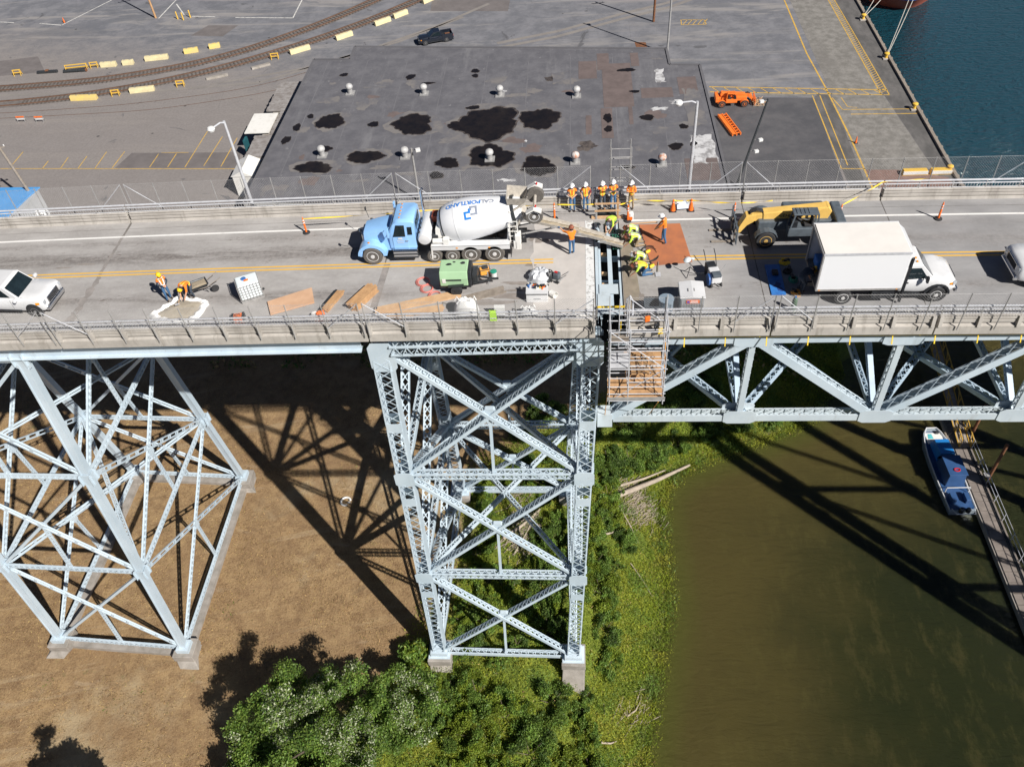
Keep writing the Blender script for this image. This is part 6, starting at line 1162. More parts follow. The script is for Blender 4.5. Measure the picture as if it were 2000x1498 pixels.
def stance(arms='down', spread=.11, step=0.):
    J = dict(BASE)
    for s, q in (('L', -1), ('R', 1)):
        el, wr = {'down': ((q*.27, -.02, 1.16), (q*.28, .06, .92)), 'hips': ((q*.36, -.06, 1.18), (q*.20, .06, 1.02)), 'front': ((q*.27, .04, 1.17), (q*.08, .24, 1.10)), 'folded': ((q*.27, .06, 1.20), (-q*.10, .20, 1.22)), 'up': ((q*.28, .14, 1.24), (q*.14, .30, 1.42)), 'pockets': ((q*.30, -.06, 1.17), (q*.21, .06, .96))}[arms]
        J.update(limb(s, (q*.19, 0, 1.43), el, wr, (q*.09, 0, .91), (q*spread, .03+q*step*.5, .50), (q*spread, -.02+q*step, .09), (q*(spread+.02), .15+q*step, .045)))
    return J
def bend(reach=.45, low=0.):
    J = dict(pelvis=(0, -.16, .90), spine=(0, -.02, 1.05), chest=(0, .20, 1.12), neck=(0, .36, 1.12), head=(0, .46, 1.06), crown=(0, .54, 1.0))
    for s, q in (('L', -1), ('R', 1)): J.update(limb(s, (q*.18, .28, 1.10), (q*.22, .38, .82), (q*.12, reach, .52), (q*.10, -.15, .87), (q*.13, .06, .50), (q*.13, -.06, .09), (q*.14, .11, .045)))
    return {k: (v[0], v[1], v[2]-low) if not k.startswith(('an', 'to')) else v for k, v in J.items()}
def kneel(reach=.55):
    J = dict(pelvis=(0, -.14, .50), spine=(0, .02, .64), chest=(0, .22, .72), neck=(0, .37, .74), head=(0, .47, .70), crown=(0, .56, .65))
    for s, q in (('L', -1), ('R', 1)): J.update(limb(s, (q*.18, .28, .70), (q*.23, .40, .44), (q*.14, reach, .20), (q*.10, -.12, .47), (q*.17, .16, .09), (q*.15, -.30, .10), (q*.15, -.42, .05)))
    return J
EDGES = [('pelvis', 'spine'), ('spine', 'chest'), ('chest', 'neck'), ('neck', 'head'), ('head', 'crown')]
RAD = dict(pelvis=.145, spine=.13, chest=.15, neck=.062, head=.098, crown=.075)
for s in 'LR':
    EDGES += [('chest', 'sh'+s), ('sh'+s, 'el'+s), ('el'+s, 'wr'+s), ('wr'+s, 'ha'+s), ('pelvis', 'hip'+s), ('hip'+s, 'kn'+s), ('kn'+s, 'an'+s), ('an'+s, 'to'+s)]; RAD.update({'sh'+s: .078, 'el'+s: .052, 'wr'+s: .036, 'ha'+s: .036, 'hip'+s: .098, 'kn'+s: .068, 'an'+s: .05, 'to'+s: .042})
    for i in range(5): EDGES += [('ha'+s, f'fa{i}{s}'), (f'fa{i}{s}', f'fb{i}{s}')]; RAD[f'fa{i}{s}'] = .010; RAD[f'fb{i}{s}'] = .008
def person(label, pos, rz, J, top='orange_vest', sleeve='dark_shirt', fore='skin', pants='denim', boots='boot', hat='hat_white', vest=True, tape='yellow_tape', z=None, sc=1.03, glove='skin', hiback=False):
    J = {k: V(*v) for k, v in J.items()}
    for s, q in (('L', -1), ('R', 1)):
        d = (J['wr'+s]-J['el'+s]).normalized(); J['ha'+s] = J['wr'+s]+d*.075; sd_ = V(1, 0, 0)-d*d.x; sd_.normalize() if sd_.length > .1 else None; pf = d.cross(sd_)
        for i in range(4): o = sd_*((i-1.5)*.019); J[f'fa{i}{s}'] = J['ha'+s]+d*(.060-.004*abs(i-1))+o; J[f'fb{i}{s}'] = J[f'fa{i}{s}']+d*(.030-.005*abs(i-1))+pf*.022+o*.1
        J[f'fa4{s}'] = J['ha'+s]-d*.01-sd_*(q*.042); J[f'fb4{s}'] = J[f'fa4{s}']+d*.035-sd_*(q*.012)+pf*.01
    names = list(J); me = bpy.data.meshes.new('person_body'); me.from_pydata([J[n] for n in names], [(names.index(a), names.index(c)) for a, c in EDGES], [])
    ob = bpy.data.objects.new('person_tmp', me); COL.objects.link(ob); md = ob.modifiers.new('skin', 'SKIN'); md.use_smooth_shade = True; sv = me.skin_vertices[0].data
    for i, n in enumerate(names): r_ = RAD[n]; sv[i].radius = (r_, r_*(.80 if n in ('chest', 'spine', 'pelvis') else 1)); sv[i].use_root = (n == 'pelvis')
    ss = ob.modifiers.new('sub', 'SUBSURF'); ss.levels = 2; ss.render_levels = 2
    dg = bpy.context.evaluated_depsgraph_get(); nm = bpy.data.meshes.new_from_object(ob.evaluated_get(dg)); bpy.data.objects.remove(ob); nm.name = 'person_body'
    mats = [top, sleeve, fore, pants, boots, 'skin', tape, glove]; nm.materials.clear(); [nm.materials.append(MATS[m]) for m in mats]
    seg = [(a, c) for a, c in EDGES if not a.startswith('f')]; idx = {}
    def mi(a, c):
        if a in ('pelvis',) and c == 'spine' or a == 'spine': return 0
        if a == 'chest': return 5 if c == 'neck' else 0
        if a in ('neck', 'head'): return 5
        return {'sh': 1, 'el': 2, 'wr': 7, 'ha': 7, 'pe': 3, 'hi': 3, 'kn': 3, 'an': 4}[a[:2]]
    A = np.array([J[a] for a, c in seg]); B = np.array([J[c] for a, c in seg]); MI = [mi(a, c) for a, c in seg]; rr = np.array([(RAD[a]+RAD[c])/2 for a, c in seg])
    cen = np.array([p.center for p in nm.polygons]); D = B-A; L2 = (D*D).sum(1); t = np.clip(((cen[:, None]-A)*D).sum(-1)/L2, 0, 1); dist = np.linalg.norm(cen[:, None]-(A+t[..., None]*D), axis=-1)/rr; k = dist.argmin(1); out = []
    sp = (J['chest']-J['pelvis']); spl = sp.length; sp.normalize()
    for i, kk in enumerate(k):
        m_ = MI[kk]; c = V(*cen[i]); h = (c-J['pelvis']).dot(sp)/spl
        if m_ == 3 and h > .16 and seg[kk][0] == 'pelvis': m_ = 0
        if m_ == 0 and h < -.02: m_ = 3
        if m_ == 5 and seg[kk] == ('chest', 'neck') and h < 1.28: m_ = 0
        if m_ == 0 and vest and (.045 < abs(c.x) < .105 or .22 < h < .42): m_ = 6
        out.append(m_)
    nm.polygons.foreach_set('material_index', out); nm.polygons.foreach_set('use_smooth', [True]*len(out)); nm.update()
    t_ = thing('person', label, 'person', (pos[0], pos[1], zd(pos[0])+.004 if z is None else z), rz); sc *= 1+.035*math.sin(pos[0]*7.3+pos[1]*3.1); t_.scale = (sc*(1+.05*math.sin(pos[0]*5.1)), sc*(1+.06*math.cos(pos[1]*4.7)), sc)
    o = bpy.data.objects.new('body', nm); COL.objects.link(o); o.parent = t_
    hd = J['head']; up = (J['crown']-J['head']).normalized(); fw = V(0, 1, 0)-up*up.y
    if fw.length < .1: fw = V(0, 0, -1)-up*(-up.z)
    fw.normalize(); sdv = up.cross(fw)
    b = MB(); ce = hd+up*.05; b.lathe([(.148, .012), (.150, .028), (.128, .035), (.126, .075), (.108, .125), (.070, .158), (.02, .17)], ce, up, 18, caps=False); rid = MB()
    hh = part('hard_hat', b, hat, t_, smooth=True, auto=50); b = MB(); b.add([ce+fw*.10-sdv*.09+up*.02, ce+fw*.10+sdv*.09+up*.02, ce+fw*.20+sdv*.05+up*.005, ce+fw*.20-sdv*.05+up*.005], [(0, 1, 2, 3)]); b.bar(ce-fw*.10+up*.12, ce+fw*.10+up*.12, .03, .10, up=up); b.build('brim', hat, hh, local=True)
    b = MB(); b.lathe([(.104, -.06), (.108, 0), (.105, .05)], hd-fw*.012, up, 12); b.v = [tuple(p) for p in b.v]; part('hair', b, 'hair_dark', t_, smooth=True) if hat != 'none' else None
    b = MB(); fc = hd+fw*.095; b.bar(fc+up*.025, fc+fw*.03-up*.015, .025, .02); part('nose', b, 'skin', t_); b = MB()
    for q in (-1, 1): b.box(fc+sdv*(q*.035)+up*.03+fw*.006, (.018, .012, .014))
    b.box(fc-up*.045+fw*.004, (.045, .01, .012)); part('eyes_and_mouth', b, 'hair_dark', t_)
    return t_
F = math.pi
person('leftmost watcher by the far rail, orange yellow vest over navy sleeves, white hard hat', (-1.2, 4.40), F, stance('front'), sleeve='dark_shirt')
person('watcher with hands at hips by the far rail, maroon sleeves, orange vest, white hard hat', (-.46, 4.45), F-.1, stance('pockets'), sleeve='maroon_cloth', fore='skin')
person('watcher in dark trousers and tan boots behind the timber guardrail, orange vest', (.46, 4.52), F+.1, stance('up'), pants='denim_dark', boots='boot_tan', sleeve='dark_shirt', fore='dark_shirt')
person('watcher in blue jeans with folded arms right of the one in dark trousers', (1.05, 4.5), F, stance('folded'), sleeve='dark_shirt', fore='dark_shirt')
person('rightmost watcher by the far rail in an all orange jacket and tan trousers', (2.05, 4.45), F-.35, stance('folded', .09, .06), pants='tan_cloth', sleeve='orange_cloth', fore='orange_cloth')
J = stance('down', .10, .02); J['elL'] = (-.36, .26, 1.36); J['wrL'] = (-.50, .44, 1.46); J['elR'] = (.10, .28, 1.30); J['wrR'] = (-.22, .44, 1.40)
person('worker in orange shirt and jeans seen from behind reaching up to the chute', (-1.23, .55), .25, J, 'orange_cloth', 'orange_cloth', 'skin', 'denim', hat='hat_brown', vest=False, glove='glove_blue')
J = stance('down', .14, .10); J['chest'] = (0, .08, 1.33); J['neck'] = (0, .12, 1.49); J['head'] = (0, .17, 1.59); J['crown'] = (0, .19, 1.69); J['elR'] = (.22, .22, 1.12); J['wrR'] = (.10, .38, .92); J['elL'] = (-.20, .24, 1.12); J['wrL'] = (-.08, .42, .90)
person('worker in orange shirt and white hard hat standing on the rusty steel plate', (3.62, 1.35), R(80), J, 'orange_cloth', 'orange_cloth', 'skin', 'denim', hat='hat_white', vest=False)
person('worker in lime shirt and grey hard hat leaning into the trench with a rake', (.98, 2.55), R(150), bend(.50, .12), 'lime_cloth', 'lime_cloth', 'skin', 'denim_dark', hat='hat_grey', vest=False, z=-.10)
person('lime vested worker in brown hard hat kneeling at the chute end, farther of two', (2.15, 1.85), R(95), kneel(.62), 'lime_cloth', 'lime_cloth', 'lime_cloth', 'grey_cloth', hat='hat_brown', tape='grey_tape')
person('lime vested worker in brown hard hat kneeling at the chute end, nearer of two', (2.22, 1.15), R(100), kneel(.60), 'lime_cloth', 'lime_cloth', 'skin', 'tan_cloth', hat='hat_brown', tape='grey_tape')
person('lime vested worker in white hard hat kneeling beside the trench', (2.42, -.45), R(90), kneel(.64), 'lime_cloth', 'lime_cloth', 'lime_cloth', 'tan_cloth', hat='hat_white', tape='grey_tape')
person('worker in pale lime shirt kneeling nearest the near rail beside the trench', (2.45, -1.25), R(100), kneel(.58), 'lime_cloth', 'lime_cloth', 'skin', 'denim', hat='hat_brown', tape='orange_cloth')
person('worker standing at the mortar trough in orange vest, jeans and yellow hard hat', (-22.35, -2.35), R(-135), stance('front', .12, .05), 'orange_vest', 'dark_shirt', 'dark_shirt', 'denim', hat='hat_yellow', tape='hat_white')
person('worker in orange vest and yellow hard hat bending over the mortar trough', (-21.15, -2.25), R(165), bend(.55, .05), 'orange_vest', 'orange_vest', 'skin', 'denim_dark', hat='hat_yellow', tape='yellow_tape')
person('worker in yellow hard hat at the open rear of the box truck', (9.95, -2.75), R(-60), bend(.5, .0), 'dark_shirt', 'dark_shirt', 'skin', 'denim_dark', hat='hat_yellow', vest=False)
# tools held
def held(name, label, cat, pts, r, m, extra=None):
    b = MB(); b.path(pts, r, 6); t = thing(name, label, cat, pts[0]); o = b.build('handle', m, t)
    if extra: bb = MB(); bb.box(*extra[0]); bb.build('head', extra[1], t)
    return t
held('concrete_rake', 'rake with pale wooden handle held over the trench by the lime shirted worker', 'rake', [(1.25, 2.45, .62), (.25, 1.65, .12)], .018, 'wood_pale', (((.22, 1.62, .10), (.45, .06, .10), .7), 'dark_metal'))
held('hand_trowel', 'trowel handle held by the worker bending over the mortar trough', 'trowel', [(-21.35, -2.85, .52), (-21.5, -3.1, .22)], .016, 'wood', (((-21.55, -3.15, .20), (.22, .10, .02), .5), 'galv'))
held('shovel', 'square shovel lying on the concrete left of the white topped cabinet', 'shovel', [(3.22, -.35, .06), (3.14, -1.15, .05)], .02, 'wood_grey', (((3.14, -1.32, .035), (.26, .34, .02), 0.), 'galv'))
held('timber_pole', 'pale timber batten lying beside the steel plate by the white line', 'batten', [(1.95, 3.0, .06), (3.4, 3.12, .06)], .035, 'wood_pale', (((3.4, 3.12, .06), (.06, .1, .08), 0.), 'wood_grey'))

# ================================================================== traffic posts, cones, tape
def delineator(x, y, lab):
    t = thing('channelizer_post', lab, 'traffic post', (x, y, zd(x)+.004), group='orange channelizer posts'); b = MB(); b.lathe([(.21, 0), (.20, .05), (.10, .08)], (0, 0, 0), n=16); part('base', b, 'black_rubber', t, smooth=True)
    b = MB(); b.lathe([(.055, .07), (.052, .92), (.03, .95), (.03, 1.04), (.012, 1.06)], (0, 0, 0), n=12); part('tube', b, 'orange_plastic', t, smooth=True)
    for z in (.66, .82): b = MB(); b.lathe([(.056, z), (.056, z+.08)], (0, 0, 0), n=12, caps=False); part('reflective_band', b, 'white_flat', t)
for (x, y), l in zip([(-16.17, 3.13), (-2.19, 3.72), (1.82, 3.35), (7.5, 3.32), (12.97, 2.95), (18.14, 2.98)], ['orange channelizer post standing alone left of the mixer truck', 'orange channelizer post beside the mixer chute', 'orange channelizer post at the far corner of the trench', 'orange channelizer post at the fork end of the telehandler', 'orange channelizer post between telehandler boom and box truck', 'orange channelizer post standing alone at the right by the white line']): delineator(x, y, l)
def cone(x, y, z, lab, h=.72, grp='traffic cones'):
    t = thing('traffic_cone', lab, 'traffic cone', (x, y, z), group=grp); b = MB(); b.box((0, 0, .02), (.38*h/.72, .38*h/.72, .04)); part('base', b, 'black_rubber', t, bevel=.01)
    b = MB(); b.lathe([(.15, .04), (.035, h), (.02, h+.01)], (0, 0, 0), n=16); part('cone_body', b, 'orange_plastic', t, smooth=True)
    for f in (.52, .74): r_ = .15+(.035-.15)*f; b = MB(); b.lathe([(r_+.006, h*f-.05), (r_-.010+.006, h*f+.04)], (0, 0, 0), n=16, caps=False); part('reflective_collar', b, 'white_flat', t, smooth=True)
cone(4.33, 4.2, .004, 'orange traffic cone left of the small white sign by the lamp'); cone(5.31, 4.21, .004, 'orange traffic cone right of the small white sign by the lamp'); cone(-93.1, 112.4, YZ+.01, 'orange cone standing alone in the yard top left', .9); cone(34.6, 63.4, YZ+.02, 'red orange cone on the yellow quay line', .9)
t = thing('sign_board', 'small white and blue sign board between two traffic cones', 'sign', (4.85, 4.22, .004), R(6)); b = MB(); b.box((0, 0, .36), (.62, .03, .44), rot=Matrix.Rotation(-.5, 3, 'X')); part('panel', b, mat('sign_pale', (.55, .63, .75), .5, 0, .1, 4.), t); b = MB()
for s in (-.25, .25): b.bar((s, .12, 0), (s, -.02, .5), .03, .03)
part('legs', b, 'galv_dull', t); b = MB(); [b.box((0, -.02-.1*(z-.36)*0, z), (.44, .012, .035), rot=Matrix.Rotation(-.5, 3, 'X')) for z in ()]
def ribbon(label, pts, w=.05, m='yellow_plastic', sag=.04, name='caution_tape'):
    b = MB(); P = []
    for a, c in zip(pts[:-1], pts[1:]):
        for i in range(10): f = i/10; P.append((a[0]+(c[0]-a[0])*f, a[1]+(c[1]-a[1])*f, a[2]+(c[2]-a[2])*f-sag*math.sin(math.pi*f)))
    P.append(pts[-1])
    for i, (p, q) in enumerate(zip(P[:-1], P[1:])): tw = .03*math.sin(i*.9); tw2 = .03*math.sin((i+1)*.9); b.sheet([(p[0], p[1]-tw, p[2]-w/2), (q[0], q[1]-tw2, q[2]-w/2), (q[0], q[1]+tw2, q[2]+w/2), (p[0], p[1]+tw, p[2]+w/2)])
    o = b.build(name, m); return tag(o, label, 'tape', 'caution tape lines')
ribbon('yellow caution tape from the lone left post to the mixer truck and chute post', [(-16.17, 3.13, .86), (-9, 3.5, .95), (-2.19, 3.72, .96), (.15, 3.6, .98)]); ribbon('yellow caution tape behind the cones towards the telehandler', [(1.4, 3.62, .9), (2.2, 4.5, .6), (4.33, 4.28, .60), (5.31, 4.28, .60), (7.5, 3.4, .95), (9.5, 3.6, .9)]); ribbon('yellow caution tape rising from behind the telehandler to the far rail', [(12.97, 2.95, .95), (15.5, 4.9, 1.0), (18.2, 5.0, 1.12)])
ribbon('short yellow tape looped between the cone tips', [(4.33, 4.2, .70), (4.85, 4.3, .55), (5.31, 4.21, .70)], .04); 
t = thing('timber_guardrail', 'temporary timber guardrail across the far end of the trench', 'guardrail', (.7, 3.62, 0))
for x, m in ((.12, 'galv_dull'), (1.28, 'wood')): b = MB(); b.bar((x, 3.62, 0), (x, 3.62, 1.25), .10, .10); wpart('post', b, m, t)
for z in (.56, 1.02): b = MB(); b.bar((.02, 3.56, z), (1.42, 3.56, z), .04, .10); wpart('rail', b, 'wood_pale', t)
b = MB(); b.box((.7, 3.66, .07), (1.7, .12, .12)); wpart('sill', b, 'wood_pale', t); b = MB(); b.box((.66, 4.15, .03), (1.1, .7, .02)); wpart('cover_plate', b, 'dark_metal', t)

# ================================================================== materials and equipment on the deck
b = MB(); b.prism([(2.41, 2.95), (4.62, 2.98), (4.95, -.37), (2.85, -.60)], .006, .03, ax='z'); o = b.build('steel_cover_plate', mat('orange_rust', (.47, .17, .075), .75, .1, .1, .9, col2=(.34, .13, .07), thr=(.42, .7), world=True, bump=.1)); tag(o, 'large orange rusted steel plate lying on the roadway', 'steel plate')
t = thing('water_jug', 'white water jug with orange front behind the kneeling crew', 'jug', (1.98, 3.5, .004)); b = MB(); b.lathe([(.14, 0), (.16, .05), (.16, .36), (.15, .40)], (0, 0, 0), n=16); part('body', b, 'white_flat', t, smooth=True); b = MB(); b.lathe([(.15, .40), (.15, .45), (.04, .48)], (0, 0, 0), n=16); part('lid', b, 'white_flat', t, smooth=True); b = MB(); b.box((.0, -.16, .16), (.2, .03, .2)); part('label_panel', b, 'orange_plastic', t)
b = MB(); 
for k in range(3): P = [(2.75+.45*math.cos(a)+.05*k, .35+(.55+.06*k)*math.sin(a), .04+.02*k) for a in np.linspace(.2+k*.4, 5.6+k*.2, 26)]; b.path(P, .016, 5)
b.path([(2.2, 1.0, .05), (2.6, .2, .05), (2.9, -.5, .05), (2.75, -.9, .05)], .016, 5); o = b.build('cable_loops', 'black_rubber'); tag(o, 'black cable loops lying between the kneeling crew and the steel plate', 'cable')
for x, y, l in ((2.72, .45, 'yellow and black vibrator motor by the cable loops'), (2.85, -.75, 'yellow concrete vibrator handle at the corner of the steel plate')):
    t = thing('concrete_vibrator', l, 'power tool', (x, y, .03), R(40)); b = MB(); b.lathe([(.06, -.14), (.09, -.08), (.09, .10), (.05, .16)], (0, 0, .09), (1, 0, 0), 12); part('motor', b, 'yellow_plastic', t, smooth=True); b = MB(); b.path([(-.1, 0, .12), (-.2, .04, .22), (.05, .04, .24), (.12, 0, .14)], .018, 6); part('handle', b, 'black_rubber', t)
# intermediate bulk container
t = thing('bulk_container', 'white caged bulk water container standing askew on a pallet', 'container', (-17.92, -2.2, zd(-18)+.004), R(26)); mat('ibc_white', (.70, .76, .78), .4, 0, .05, 2.)
for y in (-.42, 0, .42): b = MB(); b.box((0, y, .06), (1.16, .12, .12)); part('pallet_runner', b, 'galv_dull', t)
b = MB(); b.box((0, 0, .60), (1.10, .92, .92)); part('tank', b, 'ibc_white', t, bevel=.07)
for k in range(6): z = .22+k*.16; b = MB(); [b.bar(p, q, .022, .022) for p, q in (((-.58, -.49, z), (.58, -.49, z)), ((-.58, .49, z), (.58, .49, z)), ((-.58, -.49, z), (-.58, .49, z)), ((.58, -.49, z), (.58, .49, z)))]; part('cage_ring', b, 'galv_dull', t)
for k in range(8):
    x = -.57+k*.163
    for y in (-.5, .5): b = MB(); b.bar((x, y, .12), (x, y, 1.08), .02, .02); part('cage_upright', b, 'galv_dull', t)
for k in range(6):
    y = -.48+k*.19
    for x in (-.59, .59): b = MB(); b.bar((x, y, .12), (x, y, 1.08), .02, .02); part('cage_upright', b, 'galv_dull', t)
b = MB(); b.lathe([(.13, 1.06), (.13, 1.12), (.03, 1.13)], (-.12, .1, 0), n=14); part('filler_cap', b, mat('blue_print', (.05, .16, .42), .5), t); b = MB(); b.box((-.02, -.06, 1.08), (.22, .10, .05)); part('cap_strap', b, 'orange_plastic', t); b = MB(); b.box((.602, .02, .72), (.012, .42, .36)); part('label_plate', b, 'galv', t); b = MB(); b.tube((.60, 0, .2), (.72, 0, .2), .05, n=8); part('outlet_valve', b, 'black_paint', t)
# mortar trough and wheelbarrow
t = thing('mortar_trough', 'mortar bed heaped on white plastic sheeting by the two left workers', 'trough', (-21.4, -3.2, zd(-21.4)+.004)); b = MB(); P = [(-1.45, -.42), (-1.0, .12), (-.45, .85), (.2, .75), (1.05, .62), (1.2, .35), (1.05, -.5), (.75, -.95), (-.3, -1.0), (-1.1, -.75)]; n_ = 40; rings = []
for f, z in ((1.12, .0), (1.06, .12), (.98, .20), (.88, .17), (.78, .04)):
    rings.append([(np.interp(k/n_*10, range(11), [p[0] for p in P+P[:1]])*f+.03*math.sin(k*2.3), np.interp(k/n_*10, range(11), [p[1] for p in P+P[:1]])*f+.03*math.cos(k*1.7), z*(1+.3*math.sin(k*1.9))) for k in range(n_)])
b.loft(rings, caps=False); part('plastic_sheet', b, 'white_flat', t, smooth=True); b = MB(); b.loft([[(x*f, y*f, z+.03*math.sin(k*3.1+f*9)) for k, (x, y, _) in enumerate(rings[-1])] for f, z in ((1.12, .06), (.8, .13), (.45, .16), (.1, .15))]); part('mortar', b, mat('mortar_bed', (.40, .355, .285), .85, 0, .1, 3., col2=(.30, .265, .21), bump=.4, bscale=12), t, smooth=True)
t = thing('wheelbarrow', 'black wheelbarrow full of mortar beside the trough', 'wheelbarrow', (-20.75, -1.75, zd(-21)), R(35)); b = MB(); b.loft([[(-.30, -.20, .32), (.25, -.22, .32), (.25, .22, .32), (-.30, .20, .32)], [(-.62, -.36, .62), (.42, -.34, .58), (.42, .34, .58), (-.62, .36, .62)], [(-.58, -.33, .61), (.38, -.31, .57), (.38, .31, .57), (-.58, .33, .61)], [(-.32, -.2, .45), (.25, -.2, .45), (.25, .2, .45), (-.32, .2, .45)]]); part('tray', b, 'dark_metal', t); b = MB(); b.loft([[(-.50, -.29, .56), (.34, -.28, .54), (.34, .28, .54), (-.50, .29, .56)], [(-.3, -.15, .60), (.2, -.15, .59), (.2, .15, .59), (-.3, .15, .60)]]); part('mortar_load', b, 'concrete_wet', t)
b = MB(); b.lathe([(.08, -.05), (.19, -.05), (.21, 0), (.19, .05), (.08, .05)], (.62, -.45, .21), (0, 1, 0), 16); part('wheel', b, 'tyre', t, smooth=True)
for s in (-.26, .26): b = MB(); b.path([(-.55, s*.6, .36), (.3, s, .34), (1.05, s*1.2, .62)], .02, 6); part('handle', b, 'wood_grey', t); b = MB(); b.bar((.15, s, .32), (.28, s, 0), .03, .03); part('leg', b, 'dark_metal', t)
b = MB(); b.bar((.60, -.45, .21), (.3, -.2, .34), .03, .03); part('wheel_bracket', b, 'dark_metal', t)
# timber
t = thing('plywood_sheets', 'pale plywood sheets lying flat left of the timber bundles', 'plywood', (-15.6, -2.85, zd(-15.6)+.004))
for k in range(3): b = MB(); o_ = (rnd.uniform(-.03, .03), rnd.uniform(-.03, .03)); b.prism([(-1.28+o_[0], .0+o_[1]), (-.86+o_[0], -1.0+o_[1]), (1.22+o_[0], -.13+o_[1]), (.83+o_[0], 1.05+o_[1])], .02+k*.03, .046+k*.03, ax='z'); part('sheet', b, mat('ply', (.60, .385, .25), .75, 0, .06, 1.5, col2=(.52, .32, .20)), t)
def bundle(label, p, q, w, rows, cols, bs, m, dark=False):
    p, q = V(*p), V(*q); d = (q-p); L = d.length; ang = math.atan2(d.y, d.x); c = (p+q)/2; t = thing('timber_bundle', label, 'timber', (c.x, c.y, zd(c.x)+.004), ang, 'timber bundles')
    for r_ in range(rows):
        for k in range(cols):
            b = MB(); lo = rnd.uniform(-.06, .06); b.box((lo, -w/2+(k+.5)*w/cols, bs/2+r_*bs*1.02), (L+rnd.uniform(-.1, .1), w/cols*.93, bs*.96)); part('board', b, 'dark_metal' if dark and k == cols-1 else m, t)
    return t
bundle('narrow bundle of boards with a dark channel beside the plywood', (-13.75, -3.6), (-13.2, -2.15), .5, 2, 4, .08, 'wood', True)
bundle('thick stack of timber boards in the near lane left of the long planks', (-12.3, -3.55), (-11.45, -2.05), .62, 4, 5, .09, 'wood')
bundle('long pair of timber planks running along the near rail', (-11.0, -3.75), (-6.85, -2.5), .52, 1, 3, .10, 'wood_pale'); bundle('short planks lying under the long ones by the white bags', (-10.4, -4.15), (-7.6, -3.55), .5, 1, 3, .06, 'wood_pale'); bundle('muddy grey planks under the compressor tow bar', (-6.7, -3.0), (-4.7, -2.25), .55, 1, 4, .05, 'wood_grey')
t = thing('cut_off_saw', 'orange and white cut off saw beside the narrow board bundle', 'power saw', (-13.85, -3.95, zd(-13.8)+.004), R(20)); b = MB(); b.box((0, 0, .16), (.42, .24, .26)); part('engine', b, 'orange_plastic', t, bevel=.05); b = MB(); b.lathe([(.16, -.01), (.17, 0), (.16, .01)], (-.28, .05, .18), (0, 1, 0), 20); part('blade', b, 'white_flat', t); b = MB(); b.path([(.1, 0, .28), (.1, 0, .40), (-.1, 0, .40), (-.12, 0, .28)], .018, 6); part('handle', b, 'black_rubber', t)
t = thing('tool_case', 'orange and black tool case on the kerb by the bulk container', 'case', (-18.1, -4.05, zd(-18)+.004), R(12)); b = MB(); b.box((0, 0, .13), (.62, .40, .26)); part('case', b, 'orange_plastic', t, bevel=.05); b = MB(); b.box((.27, 0, .14), (.14, .44, .30)); b.box((-.27, 0, .14), (.14, .44, .30)); part('end_caps', b, 'black_paint', t, bevel=.04); b = MB(); b.path([(-.14, 0, .26), (-.12, 0, .34), (.12, 0, .34), (.14, 0, .26)], .018, 6); part('handle', b, 'black_rubber', t)
# compressor
mat('comp_green', (.36, .55, .33), .4, 0, .04, 1.5, coat=.2)
t = thing('air_compressor', 'green towable air compressor on wheels in the near lane', 'compressor', (-7.05, -1.86, zd(-7)+.004)); b = MB(); b.prism([(-.62, .50), (.62, .50), (.62, .95), (.50, 1.32), (-.50, 1.32), (-.62, .95)], -.80, .62, ax='x'); part('canopy', b, 'comp_green', t, bevel=.04); b = MB(); b.prism([(-.60, .52), (.60, .52), (.60, .93), (.48, 1.28), (-.48, 1.28), (-.60, .93)], .62, .80, ax='x'); part('radiator_grille', b, 'black_paint', t, bevel=.03)
b = MB(); b.box((-.05, 0, .42), (1.6, 1.1, .18)); part('frame', b, 'black_paint', t, bevel=.02); b = MB(); b.box((-.1, -.63, .88), (.8, .02, .08)); part('side_stripe', b, 'black_paint', t); b = MB(); b.box((-.58, -.635, .84), (.18, .02, .24)); part('control_panel', b, 'white_dirty', t)
for x, y, s_ in ((-.35, .1, .14), (-.1, .28, .08), (.35, .2, .14)): b = MB(); b.sheet(blob(x, y, s_, s_*.7, int(x*50)+99, 1.325, 14)); part('oil_mark', b, 'black_paint', t)
for s in (-1, 1): wheel(t, .0, s*.80, .30, .18, s, 'dark_metal', lugs=5); b = MB(); b.bar((-.4, s*.68, .56), (.4, s*.68, .62), .30, .03); part('mudguard', b, 'black_paint', t)
b = MB(); b.bar((.8, -.3, .42), (1.75, -.05, .42), .07, .09); b.bar((.8, .3, .42), (1.75, .05, .42), .07, .09); b.bar((1.6, 0, .42), (2.1, 0, .44), .09, .09); part('tow_bar', b, 'dark_metal', t); b = MB(); b.tube((1.55, .12, .05), (1.55, .12, .75), .035, n=8); b.lathe([(.09, 0), (.09, .05)], (1.55, .12, 0), n=10); part('jockey_stand', b, 'galv_dull', t); b = MB(); b.box((-.82, -.45, .6), (.04, .12, .12)); b.box((-.82, .45, .6), (.04, .12, .12)); part('tail_lights', b, 'red_lens', t); b = MB(); b.box((.95, 0, .7), (.25, .7, .6)); part('hose_rack', b, 'dark_metal', t)
for i, (x, y) in enumerate([(-8.95, -1.5), (-8.68, -2.06), (-8.2, -2.62)]):
    b = MB(); r_ = .36 if i == 0 else .33
    for k in range(3): b.path([((r_-.035*k)*math.cos(a)+.02*k, (r_-.03*k)*math.sin(a), .03+.035*(k % 2)) for a in np.linspace(0, 2*math.pi, 28)[:-1]], .022, 6, closed=True)
    o = b.build('air_hose_coil', mat('hose_red', (.62, .20, .17), .6, 0, .08, 4.)); o.location = (x, y, zd(x)+.004); tag(o, ['red air hose coil farthest left by the compressor shadow', 'red air hose coil in the middle of three', 'red air hose coil nearest the long planks'][i], 'hose', 'red hose coils')
